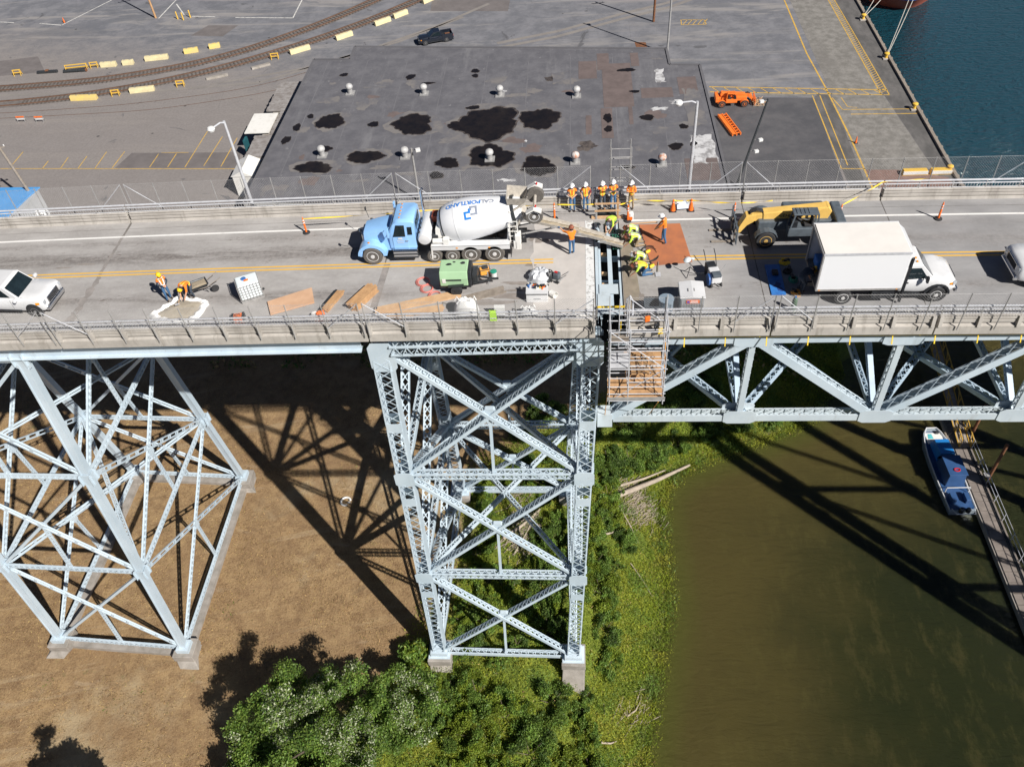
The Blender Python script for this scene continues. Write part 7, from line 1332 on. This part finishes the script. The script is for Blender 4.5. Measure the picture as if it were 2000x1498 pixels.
t = thing('yellow_pump', 'small yellow pump behind the compressor tow bar', 'pump', (-5.75, -.95, .0), R(15)); b = MB(); b.box((0, 0, .2), (.5, .4, .3)); part('housing', b, mat('pump_amber', (.78, .36, .06), .5, 0, .1), t, bevel=.05); b = MB(); b.box((.05, .05, .38), (.3, .25, .1)); part('engine', b, 'dark_metal', t, bevel=.02); b = MB()
for y in (-.24, .24): b.path([(-.3, y, .02), (-.3, y, .42), (.3, y, .42), (.3, y, .02)], .018, 6)
part('roll_frame', b, 'black_paint', t)
t = thing('plastic_pail', 'white pail with green lid beside the yellow pump', 'bucket', (-5.25, -1.22, 0)); b = MB(); b.lathe([(.14, 0), (.165, .36)], (0, 0, 0), n=18); part('pail', b, 'white_flat', t, smooth=True); b = MB(); b.lathe([(.175, .35), (.175, .39), (.15, .40)], (0, 0, 0), n=18); part('lid', b, mat('lid_green', (.02, .25, .17), .5, 0, .05), t, smooth=True)
# white bulk bags, tarps
def crumple(t, name, c, rx, ry, h, m, seed, spike=.12, n=22, top=.35):
    r_ = random.Random(seed); b = MB(); rings = []
    for f, z in ((1.08, 0), (1.05, .25), (.95, .55), (.78, .82), (.5, 1.0), (.12, .95)):
        rings.append([(c[0]+rx*f*math.cos(2*math.pi*k/n)*(1+r_.uniform(-spike, spike)), c[1]+ry*f*math.sin(2*math.pi*k/n)*(1+r_.uniform(-spike, spike)), max(0, h*z*(1+r_.uniform(-top, top)*(.6 if z else 0)))) for k in range(n)])
    b.loft(rings); o = part(name, b, m, t, smooth=True, auto=28); return o
for x, y, w_, h, l, sd_ in ((-6.4, -4.05, .62, .95, 'large white bulk bag slumped against the near rail', 3), (-3.35, -4.28, .42, .55, 'smaller white bag by the near rail below the tool chest', 5)):
    t = thing('bulk_bag', l, 'bag', (x, y, zd(x)), group='white bulk bags'); crumple(t, 'bag', (0, 0), w_, w_*.62, h, 'white_flat', sd_, .07, 24, .12)
    for s in (-1, 1): b = MB(); b.path([(s*w_*.5, .1, h*.8), (s*w_*.7, .1, h*1.12), (s*w_*.86, 0, h*.95)], .03, 6); part('lifting_strap', b, 'white_flat', t)
mat('tarp_silver', (.62, .64, .67), .45, .1, .12, 3., col2=(.45, .47, .50)); t = thing('tarpaulin_heap', 'crumpled silver white tarpaulin heap in the near lane', 'tarpaulin', (-2.85, -1.45, 0)); crumple(t, 'tarpaulin', (0, 0), .58, .48, .52, 'tarp_silver', 8, .16); crumple(t, 'black_lining', (.42, .05), .30, .35, .42, 'black_paint', 12, .2)
t = thing('plate_compactor', 'grey plate compactor with red grip next to the tarpaulin heap', 'compactor', (-2.0, -1.55, 0), R(-25)); b = MB(); b.box((0, 0, .06), (.55, .42, .08)); part('base_plate', b, 'galv_dull', t, bevel=.02); b = MB(); b.box((0, 0, .28), (.34, .32, .34)); part('engine', b, 'machine_grey', t, bevel=.05); b = MB(); b.box((-.05, .02, .47), (.16, .1, .05)); part('fuel_cap', b, 'red_lens', t); b = MB(); b.path([(.2, -.16, .2), (.62, -.16, .62), (.62, .16, .62), (.2, .16, .2)], .02, 6); part('handle', b, 'galv_dull', t); [(lambda b: (b.lathe([(.10, -.03), (.10, .03)], (xx, -.28, .1), (0, 1, 0), 12), part('wheel', b, 'tyre', t)))(MB()) for xx in (-.2, .15)]
# tool chest
t = thing('tool_chest', 'white tool chest with assorted tools piled on its lid', 'tool chest', (-2.95, -2.98, 0)); b = MB(); b.box((0, 0, .30), (1.08, .60, .60)); part('chest', b, 'white_paint', t, bevel=.02); b = MB(); b.box((0, -.02, .605), (1.10, .64, .03)); part('lid', b, 'white_paint', t, bevel=.01); b = MB(); b.box((0, -.305, .50), (1.04, .02, .03)); part('lid_seam', b, 'black_paint', t); b = MB(); b.box((0, -.305, .22), (.36, .01, .03)); part('lettering', b, 'grey_cloth', t)
for k in range(22):
    mm = rnd.choice(['black_paint', 'blue_print', 'orange_plastic', 'white_flat', 'dark_metal', 'blue_print', 'machine_yellow']); t2 = thing('hand_tool', 'small '+{'black_paint': 'black', 'blue_print': 'blue', 'orange_plastic': 'orange', 'white_flat': 'white', 'dark_metal': 'grey', 'machine_yellow': 'yellow'}[mm]+' gripped hand tool piled on the white tool chest', 'tool', (-2.95+rnd.uniform(-.46, .46), -2.98+rnd.uniform(.0, .27), .62), rnd.uniform(0, 3.1), 'tools piled on the chest'); b = MB()
    L = rnd.uniform(.10, .22); b.tube((-L/2, 0, .035), (L/2, 0, .04), .03, n=8); part('grip', b, mm, t2, smooth=True); b = MB(); b.box((L/2+.03, 0, .045), (.06, .09, .06)); part('head', b, 'dark_metal', t2)
t = thing('plastic_pail', 'open white pail lying on its side by the tool chest', 'bucket', (-2.16, -2.85, .17), R(-30)); b = MB(); b.lathe([(.14, -.18), (.17, .18), (.155, .18), (.13, -.15)], (0, 0, 0), (1, -.3, .05), 18, caps=False); part('pail', b, 'white_dirty', t, smooth=True); b = MB(); b.lathe([(.14, -.18), (.14, -.17)], (0, 0, 0), (1, -.3, .05), 18); part('bottom', b, 'white_dirty', t)
t = thing('paper_board', 'white board standing against the near rail', 'board', (-4.75, -4.30, 0)); b = MB(); b.box((0, 0, .36), (.52, .05, .70), rot=Matrix.Rotation(-.25, 3, 'X')); part('panel', b, 'white_flat', t); b = MB(); b.box((0, -.10, .03), (.5, .25, .05)); part('foot', b, 'wood_grey', t)
t = thing('safety_vest', 'lime safety vest hung over the near handrail', 'vest', (-4.98, -5.18, 1.1)); b = MB(); rg = []
for k in range(9): a = math.pi*k/8; rg.append([(-.16+.03*math.sin(k), -.10*math.cos(a)-.0, .08*math.sin(a)-(.62 if k == 8 else .62 if k == 0 else 0)), (.16+.03*math.cos(k), -.10*math.cos(a), .08*math.sin(a)-(.55 if k in (0, 8) else 0))])
b2 = MB()
for r0, r1 in zip(rg[:-1], rg[1:]): b2.sheet([r0[0], r0[1], r1[1], r1[0]])
part('cloth', b2, 'hivis_green', t); b = MB(); b.box((0, -.125, -.3), (.3, .01, .05)); part('reflective_strip', b, 'grey_tape', t)
# generator cabinet, drum, work light, floor saw
t = thing('generator_cabinet', 'white topped grey cabinet with an orange sign beside the near rail', 'generator', (4.52, -3.72, 0)); b = MB(); b.box((0, 0, .48), (1.12, 1.12, .92)); part('housing', b, mat('cabinet_grey', (.36, .38, .40), .5, .1, .08, 2.), t, bevel=.03); b = MB(); b.prism([(-.62, .95), (.62, .95), (.60, 1.02), (.0, 1.10), (-.60, 1.02)], -.62, .62); part('lid', b, 'white_paint', t, bevel=.03)
for k in range(9): b = MB(); b.box((-.50+k*.125, -.565, .42), (.03, .02, .80)); part('louvre', b, 'galv_dull', t)
b = MB(); b.box((.02, -.59, .76), (.62, .02, .20)); sg = part('sign', b, 'orange_plastic', t); b = MB(); b.box((-.20, -.603, .76), (.12, .01, .12)); b.build('sign_emblem', mat('sign_blue', (.04, .07, .5), .5), sg, local=True); b = MB(); b.box((.08, -.603, .80), (.34, .01, .045)); b.box((.08, -.603, .72), (.38, .01, .045)); b.build('sign_lettering', 'white_flat', sg, local=True)
b = MB(); b.box((-.575, 0, .5), (.02, .5, .5)); part('side_door', b, 'machine_grey', t); b = MB(); [b.box((x, -.1, 1.09), (.05, .22, .03)) for x in (-.18, .1)]; part('lifting_eyes', b, 'galv_dull', t)
t = thing('round_drum', 'round blue grey drum with flat lid beside the generator cabinet', 'drum', (3.30, -4.12, 0)); b = MB(); b.lathe([(.33, 0), (.35, .04), (.34, .3), (.355, .32), (.34, .34), (.34, .78), (.36, .80)], (0, 0, 0), n=24); part('body', b, mat('drum_blue', (.26, .33, .40), .5, .2, .08), t, smooth=True); b = MB(); b.lathe([(.37, .80), (.37, .84), (.03, .86)], (0, 0, 0), n=24); part('lid', b, 'drum_blue', t, smooth=True)
t = thing('shadow_tub', 'added dark tub standing in for the shadow left of the round drum by the near rail', 'shadow stand-in', (2.62, -4.15, 0)); b = MB(); b.loft([[(-.28, -.25, 0), (.28, -.25, 0), (.28, .25, 0), (-.28, .25, 0)], [(-.38, -.32, .62), (.38, -.32, .62), (.38, .32, .62), (-.38, .32, .62)], [(-.34, -.28, .62), (.34, -.28, .62), (.34, .28, .62), (-.34, .28, .62)], [(-.26, -.22, .1), (.26, -.22, .1), (.26, .22, .1), (-.26, .22, .1)]]); part('tub', b, 'machine_grey', t); b = MB(); b.box((0, .33, .66), (.7, .05, .05)); part('rim_handle', b, 'black_paint', t)  # added tub, its dark shape stands in for a shadow cast beside the drum
t = thing('work_light', 'portable work light with pale round head near the floor saw', 'work light', (4.72, -1.35, 0))
for a in (0, 2.1, 4.2): b = MB(); b.bar((.35*math.cos(a), .35*math.sin(a), .02), (0, 0, .5), .03, .03); part('tripod_leg', b, 'black_paint', t)
b = MB(); b.tube((0, 0, .4), (0, 0, .85), .02, n=8); part('mast', b, 'galv_dull', t); b = MB(); b.lathe([(.05, -.05), (.17, -.02), (.20, .04), (.12, .10), (.03, .12)], (-.18, 0, .92), (-.35, -.1, 1), 18); part('lamp_head', b, 'ibc_white', t, smooth=True); b = MB(); b.lathe([(.05, -.05), (.12, -.02), (.14, .04), (.03, .08)], (.08, .2, .85), (.2, .5, 1), 14); part('side_lamp', b, 'ibc_white', t, smooth=True)
t = thing('floor_saw', 'white and black walk behind concrete saw in the near lane', 'concrete saw', (5.85, -1.85, 0), R(8)); b = MB(); b.box((0, -.1, .42), (.52, .85, .42)); part('body', b, 'white_paint', t, bevel=.05); b = MB(); b.box((0, -.35, .66), (.44, .38, .16)); part('engine_grille', b, 'machine_grey', t, bevel=.03); b = MB(); b.box((-.05, .55, .45), (.50, .45, .40)); part('engine', b, 'black_paint', t, bevel=.06); b = MB(); b.lathe([(.30, -.04), (.30, .04)], (-.36, -.3, .36), (1, 0, 0), 20); part('blade_guard', b, mat('guard_blue', (.03, .10, .30), .5), t, smooth=True)
for x in (-.24, .24): b = MB(); b.lathe([(.12, -.04), (.12, .04)], (x, -.5, .12), (1, 0, 0), 14); part('wheel', b, 'tyre', t); b = MB(); b.lathe([(.12, -.04), (.12, .04)], (x, .6, .12), (1, 0, 0), 14); part('wheel', b, 'tyre', t); b = MB(); b.path([(x, .5, .5), (x*1.1, .95, .85), (x*1.1, 1.3, .98)], .022, 6); part('handlebar', b, 'black_paint', t)
b = MB(); b.bar((.30, .0, .5), (.62, .25, .75), .03, .03); b.bar((-.1, -.55, .3), (.25, -.82, .12), .03, .03); part('depth_lever', b, 'galv_dull', t); b = MB(); b.tube((-.3, .2, .35), (-.85, .35, .30), .02, n=6); part('guide_rod', b, 'black_paint', t)
# blue ramp and tools behind the box truck
t = thing('blue_ramp_board', 'bright blue plastic board lying behind the box truck', 'board', (8.9, -1.85, zd(9)+.004), R(-2)); b = MB(); b.prism([(-.40, 1.12), (.34, 1.16), (.36, -1.2), (-.34, -1.22)], .02, .06, ax='z'); part('board', b, 'blue_tarp', t, bevel=.01); b = MB(); b.box((.02, .42, .12), (.3, .4, .12)); b.box((.0, .3, .2), (.2, .1, .06)); part('strap_pile', b, 'black_paint', t, bevel=.03); b = MB(); b.sheet(blob(.05, -.6, .2, .28, 5, .064, 18, .5)); part('dark_mark', b, mat('navy_mark', (.02, .06, .22), .6), t)
for i, (x, y, m, l) in enumerate([(9.55, -.55, 'yellow_plastic', 'yellow tool heap in the shade behind the box truck, farthest one'), (9.6, -1.25, 'black_paint', 'black cable heap in the shade behind the box truck'), (9.75, -1.9, 'lid_green', 'olive green coiled hose in the shade behind the box truck'), (9.7, -2.95, 'pump_amber', 'tan rope heap by the near rear corner of the box truck')]):
    t = thing('tool_heap', l, 'tools', (x, y, zd(x)+.004), i*.7); b = MB()
    for k in range(3): b.path([((.26-.05*k)*math.cos(a)+rnd.uniform(-.03, .03), (.2-.03*k)*math.sin(a)+rnd.uniform(-.03, .03), .04+.05*k) for a in np.linspace(0, 6.28, 16)[:-1]], .03, 6, closed=True)
    part('coil', b, m, t); b = MB(); b.box((.12, .05, .14), (.26, .16, .16), rz=.4); part('motor', b, 'dark_metal', t, bevel=.03)
t = thing('gas_cylinder', 'green gas cylinder standing at the near kerb behind the blue board', 'gas cylinder', (9.35, -4.15, zd(9)+.004)); b = MB(); b.lathe([(.11, 0), (.12, .04), (.12, .62), (.09, .74), (.04, .80)], (0, 0, 0), n=16); part('bottle', b, mat('bottle_green', (.10, .17, .11), .5, 0, .1), t, smooth=True); b = MB(); b.box((0, 0, .84), (.08, .08, .09)); part('valve', b, 'blue_print', t)
# ================================================================== hanging scaffold at the joint
S = thing('hanging_scaffold', 'tubular steel scaffold with plank platforms hung outside the near rail', 'scaffold', (1.9, -6.1, -3.3))
XA, XB, YA, YB = .55, 3.15, -7.05, -5.62
def sbar(a, c, r_=.026, m='galv', nm='tube'): b = MB(); b.tube(a, c, r_, n=6); wpart(nm, b, m, S, smooth=True)
for x in (XA, 1.45, XB):
    for y in (YA, -6.3, YB):
        if x == 1.45 and y == -6.3: continue
        sbar((x, y, -3.45), (x, y, 2.35 if y == YB else 1.5), nm='standard')
for z in (-3.2, -2.7, -2.2, -1.6, -1.0, -.4, .2, .8, 1.4):
    sbar((XA-.1, YA, z), (XB+.1, YA, z), nm='ledger'); sbar((XA-.1, YB, z), (XB+.1, YB, z), nm='ledger'); sbar((XA, YA-.1, z+.06), (XA, YB+.1, z+.06), nm='transom'); sbar((XB, YA-.1, z+.06), (XB, YB+.1, z+.06), nm='transom')
for z in (-2.7, -1.6, -.4, .8): sbar((1.45, YA, z+.06), (1.45, YB, z+.06), nm='transom'); sbar((1.45, -6.3, z+.03), (XB, -6.3, z+.03), nm='ledger')
for x in (XA, XB): sbar((x, YA, -3.2), (x, YB, -.4), .022, nm='brace'); sbar((x, YB, -.4), (x, YA, 1.4), .022, nm='brace')
sbar((XA, YA, -3.2), (XB, YA, -1.0), .022, nm='brace'); sbar((XB, YA, -1.0), (XA, YA, 1.4), .022, nm='brace')
for k in range(7): y = YA+.02+k*.215; b = MB(); b.box(((XA+XB)/2, y+.1, -3.10+rnd.uniform(0, .015)), (XB-XA+.1, .20, .045)); wpart('plank', b, 'wood', S)
for k in range(9): y = -5.5+k*.21; b = MB(); b.box((2.35, y+.1, -3.10+rnd.uniform(0, .02)), (1.9, .20, .045)); wpart('plank', b, 'wood', S)
for k in range(4): b = MB(); b.box((1.75+k*.32, -5.35, -2.3), (.24, 2.2, .04), rot=Matrix.Rotation(-.28, 3, 'X')); wpart('plank', b, 'wood', S)
for k in range(4): b = MB(); b.box((XA+.45, -6.85+k*.26, -.98), (.95, .23, .04)); wpart('metal_plank', b, 'galv', S)
for k in range(3): b = MB(); b.box((XA+.45, -5.85+k*.24, -.2), (.95, .2, .04)); wpart('plank', b, 'wood_grey', S)
b = MB(); b.box(((XA+XB)/2, YA-.06, -2.98), (XB-XA+.2, .03, .20)); wpart('toe_board', b, 'galv_dull', S)
for a, c in (((XA-.04, -6.2, -3.4), (XA-.1, -4.9, -6.7)), ((XB-.2, YA, -3.3), (XB-.35, -4.95, -6.6)), ((XB+.02, YA, -3.1), (XB-.02, -6.2, .8)), ((XA+.5, -6.1, .4), (XA+.5, -6.1, 1.2)), ((XA+.02, YA, -3.0), (XA+.02, -6.6, -1.2))): sbar(a, c, .018, 'yellow_plastic' if a[2] > 0 else mat('strap_orange', (.75, .33, .03), .6), 'strap')
for z in range(9): sbar((1.0, -5.66, -.9+z*.3), (1.36, -5.66, -.9+z*.3), .016, nm='ladder_rung')
for x in (1.0, 1.36): sbar((x, -5.66, -1.0), (x, -5.66, 2.2), .02, nm='ladder_rail')
b = MB(); b.path([(1.3, -5.2, 1.2), (1.35, -5.15, 1.75), (1.5, -5.2, 1.95), (1.62, -5.4, 1.8), (1.6, -5.7, 1.2)], .04, 6); wpart('gate_loop', b, 'galv', S)
for x, y, z, m in ((1.15, -6.4, .82, 'black_paint'), (2.75, -5.6, .4, 'black_paint'), (2.3, -5.62, .9, 'orange_plastic'), (2.95, -5.62, .1, 'yellow_plastic')): b = MB(); b.box((x, y, z), (.25, .12, .3), rz=.3); wpart('clamp_box', b, m, S, bevel=.03)
t = thing('yellow_barrier_bar', 'yellow bar closing the near end of the trench', 'bar', (.65, -4.62, .7)); b = MB(); b.bar((-.05, -4.62, .8), (1.35, -4.62, .8), .05, .09); wpart('bar', b, 'yellow_plastic', t); b = MB(); b.bar((-.02, -4.62, 0), (-.02, -4.62, .85), .05, .05); b.bar((1.4, -4.62, 0), (1.4, -4.62, .85), .05, .05); wpart('stands', b, 'galv_dull', t)

# ================================================================== boat and float
B = thing('work_boat', 'aluminium work boat with blue cover and cabin moored at the float', 'boat', (32.05, 13.4, WZ), R(1.5)); mat('boat_alu', (.45, .52, .58), .35, .5, .1, 2.); mat('boat_blue', (.02, .23, .60), .45, 0, .08, 1.2, col2=(.015, .17, .50)); mat('boat_navy', (.03, .08, .20), .45, 0, .1, 1.5)
def hull(y, w_, z0, z1): return [(-w_, y, z1), (-w_*.92, y, z0+.25), (0, y, z0), (w_*.92, y, z0+.25), (w_, y, z1)]
b = MB(); b.loft([hull(-4.4, 1.12, -.3, .62), hull(-2, 1.2, -.35, .66), hull(1, 1.2, -.35, .72), hull(3, 1.08, -.3, .82), hull(4.1, .82, -.1, .92), hull(4.6, .55, .2, 1.0)]); part('hull', b, 'boat_alu', B, smooth=True)
b = MB(); b.prism([(-1.05, -4.3), (1.05, -4.3), (1.1, 1), (.98, 3), (.74, 4.0), (.46, 4.5), (-.46, 4.5), (-.74, 4.0), (-.98, 3), (-1.1, 1)], .66, .70, ax='z'); b.v = [(x, y, z+max(0, (y-1)*.075)) for x, y, z in b.v]; part('deck', b, 'boat_navy', B)
b = MB(); b.path([(-1.13, -4.3, .74), (-1.2, -1, .78), (-1.18, 1.5, .86), (-1.02, 3.2, .98), (-.74, 4.1, 1.08), (-.45, 4.6, 1.12), (.45, 4.6, 1.12), (.74, 4.1, 1.08), (1.02, 3.2, .98), (1.18, 1.5, .86), (1.2, -1, .78), (1.13, -4.3, .74)], .06, 6); part('gunwale', b, 'white_paint', B, smooth=True)
b = MB(); b.box((0, 3.5, .92), (1.5, 1.3, .06)); part('foredeck', b, 'white_dirty', B, bevel=.02); b = MB(); b.sheet([(-.6, 3.4, .96), (-.1, 3.4, .96), (-.15, 4.0, .96), (-.5, 4.0, .96)]); part('deck_mat', b, mat('turquoise', (.10, .45, .48), .6), B); b = MB(); b.box((.35, 4.1, 1.05), (.3, .3, .2)); part('windlass', b, 'dark_metal', B, bevel=.03)
b = MB(); b.loft([[(-.62, .9, .7), (.92, .9, .7), (.92, 3.0, .75), (-.62, 3.0, .75)], [(-.42, 1.0, 1.75), (.85, 1.0, 1.75), (.82, 2.85, 1.6), (-.42, 2.85, 1.6)]]); part('blue_cover', b, 'boat_blue', B, bevel=.05)
b = MB(); b.loft([[(-.75, -1.9, .7), (.9, -1.9, .7), (.9, .8, .7), (-.75, .8, .7)], [(-.62, -1.7, 2.1), (.82, -1.7, 2.1), (.8, .45, 2.0), (-.62, .45, 2.0)]]); part('cabin', b, 'boat_navy', B, bevel=.06); b = MB(); b.box((.1, -.65, 2.16), (1.6, 2.3, .07)); part('cabin_roof', b, 'boat_navy', B, bevel=.03); b = MB(); b.box((.1, .85, 1.45), (1.5, .05, .6), rot=Matrix.Rotation(.35, 3, 'X')); part('windscreen', b, 'glass_dark', B)
b = MB(); b.path([(.25*math.cos(a)+.1, .16*math.sin(a)-1.2, 2.24) for a in np.linspace(0, 6.28, 18)[:-1]], .05, 6, closed=True); part('life_ring', b, 'red_lens', B); b = MB(); b.bar((-1.0, -2.6, .7), (-1.0, -2.6, 1.5), .05, .05); b.bar((1.0, -2.6, .7), (1.0, -2.6, 1.5), .05, .05); b.bar((-1.0, -2.6, 1.5), (1.0, -2.6, 1.5), .06, .06); part('tow_arch', b, 'white_paint', B)
for x in (-.25, .35): b = MB(); b.lathe([(.10, 0), (.2, .1), (.22, .45), (.12, .6), (.03, .62)], (x, -4.55, .55), n=12); part('outboard_motor', b, 'black_gloss', B, smooth=True)
b = MB(); b.path([(-.95, -4.3, .8), (-.8, -5.0, .95), (.8, -5.0, .95), (.95, -4.3, .8)], .035, 6); part('stern_rail', b, 'galv', B)
for s in (-.6, .6): b = MB(); b.box((s, -3.3, .95), (.4, .9, .5)); part('stern_locker', b, 'boat_navy', B, bevel=.04)
FL = thing('floating_dock', 'narrow grey floating dock beside the work boat', 'dock', (34.3, 10, WZ))
for k in range(26):
    b = MB(); y = -6+k*1.0; b.box((34.35, y+.5, WZ+.55), (1.5, .94, .08)); wpart('deck_board', b, mat('dock_board', (.20, .17, .15), .85, 0, .15, 1.5, world=True), FL)
b = MB(); b.box((34.3, 7, WZ+.2), (1.7, 26, .6)); wpart('pontoon', b, 'concrete_old', FL)
for y in range(-6, 21, 2): b = MB(); b.bar((35.12, y, WZ+.55), (35.12, y, WZ+1.6), .05, .05); wpart('rail_post', b, 'galv', FL)
for z in (1.05, 1.58): b = MB(); b.tube((35.12, -6, WZ+z), (35.12, 20, WZ+z), .03, n=6); wpart('hand_rail', b, 'galv', FL)
for x in (34.75, 34.9): b = MB(); b.bar((x, -6, WZ+.64), (x, 20, WZ+.64), .05, .06); wpart('cable_tray', b, 'dark_metal', FL)
GW = thing('yellow_gangway', 'yellow truss gangway leading from the float towards the shaded bank', 'gangway', (34.5, 22, WZ)); a0, a1 = (16.0, WZ+.75), (31, WZ+3.6)
for x in (33.95, 34.95):
    for dz in (0, 1.0): b = MB(); b.bar((x, a0[0], a0[1]+dz), (x, a1[0], a1[1]+dz), .09, .09); wpart('chord', b, mat('gangway_ochre', (.42, .25, .04), .6, 0, .2, 2.), GW)
    for k in range(11): f0, f1 = k/10, min(1, (k+.5)/10); y0, z0 = a0[0]+15*f0, a0[1]+(a1[1]-a0[1])*f0; y1, z1 = a0[0]+15*f1, a0[1]+(a1[1]-a0[1])*f1; b = MB(); b.bar((x, y0, z0), (x, y0, z0+1.0), .06, .06); b.bar((x, y0, z0), (x, y1, z1+1.0), .05, .05); wpart('web_member', b, mat('gangway_ochre', (.42, .25, .04), .6, 0, .2, 2.), GW)
b = MB(); b.bar((34.45, a0[0], a0[1]-.05), (34.45, a1[0], a1[1]-.05), .9, .06); wpart('walkway', b, 'wood_grey', GW)
for i, (x, y, h) in enumerate([(35.75, 12.9, 4.8), (35.6, 17.6, 4.6)]):
    t = thing('mooring_pile', ['rusty steel pile beside the lower float rail', 'rusty steel pile beside the gangway foot'][i], 'pile', (x, y, WZ-2), group='rusty mooring piles'); b = MB(); b.tube((0, 0, 0), (0, 0, h+2), .14, n=12); part('pile', b, 'rust', t, smooth=True); b = MB(); b.lathe([(.17, h+1.9), (.17, h+2.02), (.02, h+2.1)], (0, 0, 0), n=12); part('cap', b, 'rust', t); b = MB(); b.box((-.3, 0, 2.6), (.5, .4, .12)); part('pile_hoop', b, 'galv_dull', t)
t = thing('float_log', 'pale weathered log wedged between boat and float', 'log', (33.3, 17.0, WZ)); b = MB(); b.path([(.3, 3, .3), (.1, 1, .35), (.05, -1.6, .3)], [.14, .16, .12], 8); part('log', b, 'driftwood', t, smooth=True); b = MB(); b.tube((.1, .5, .4), (.5, .7, .8), .05, .02, 6); part('stub', b, 'driftwood', t)
# scaffold tower peeping above the far rail
t = thing('scaffold_frame', 'small steel scaffold frame standing outside the far rail behind the crew', 'scaffold', (1.55, 6.1, -2))
for x in (.95, 2.05):
    for y in (5.75, 6.6): b = MB(); b.tube((x, y, -3), (x, y, 3.1), .03, n=6); wpart('standard', b, 'galv_dull', t)
for z in (-1.6, -.6, .4, 1.2, 1.9, 2.5): b = MB(); b.tube((.9, 5.75, z), (2.1, 5.75, z), .025, n=6); b2 = MB(); b2.tube((.9, 6.6, z), (2.1, 6.6, z), .025, n=6); wpart('ledger', b, 'galv_dull', t); wpart('ledger', b2, 'galv_dull', t)
for x in (.95, 2.05): b = MB(); b.bar((x, 5.4, -2.9), (x, 7.0, -2.9), .06, .08); wpart('needle_beam', b, 'galv_dull', t)
b = MB(); b.box((1.5, 6.2, -.5), (1.2, .9, .05)); wpart('platform', b, 'wood', t)
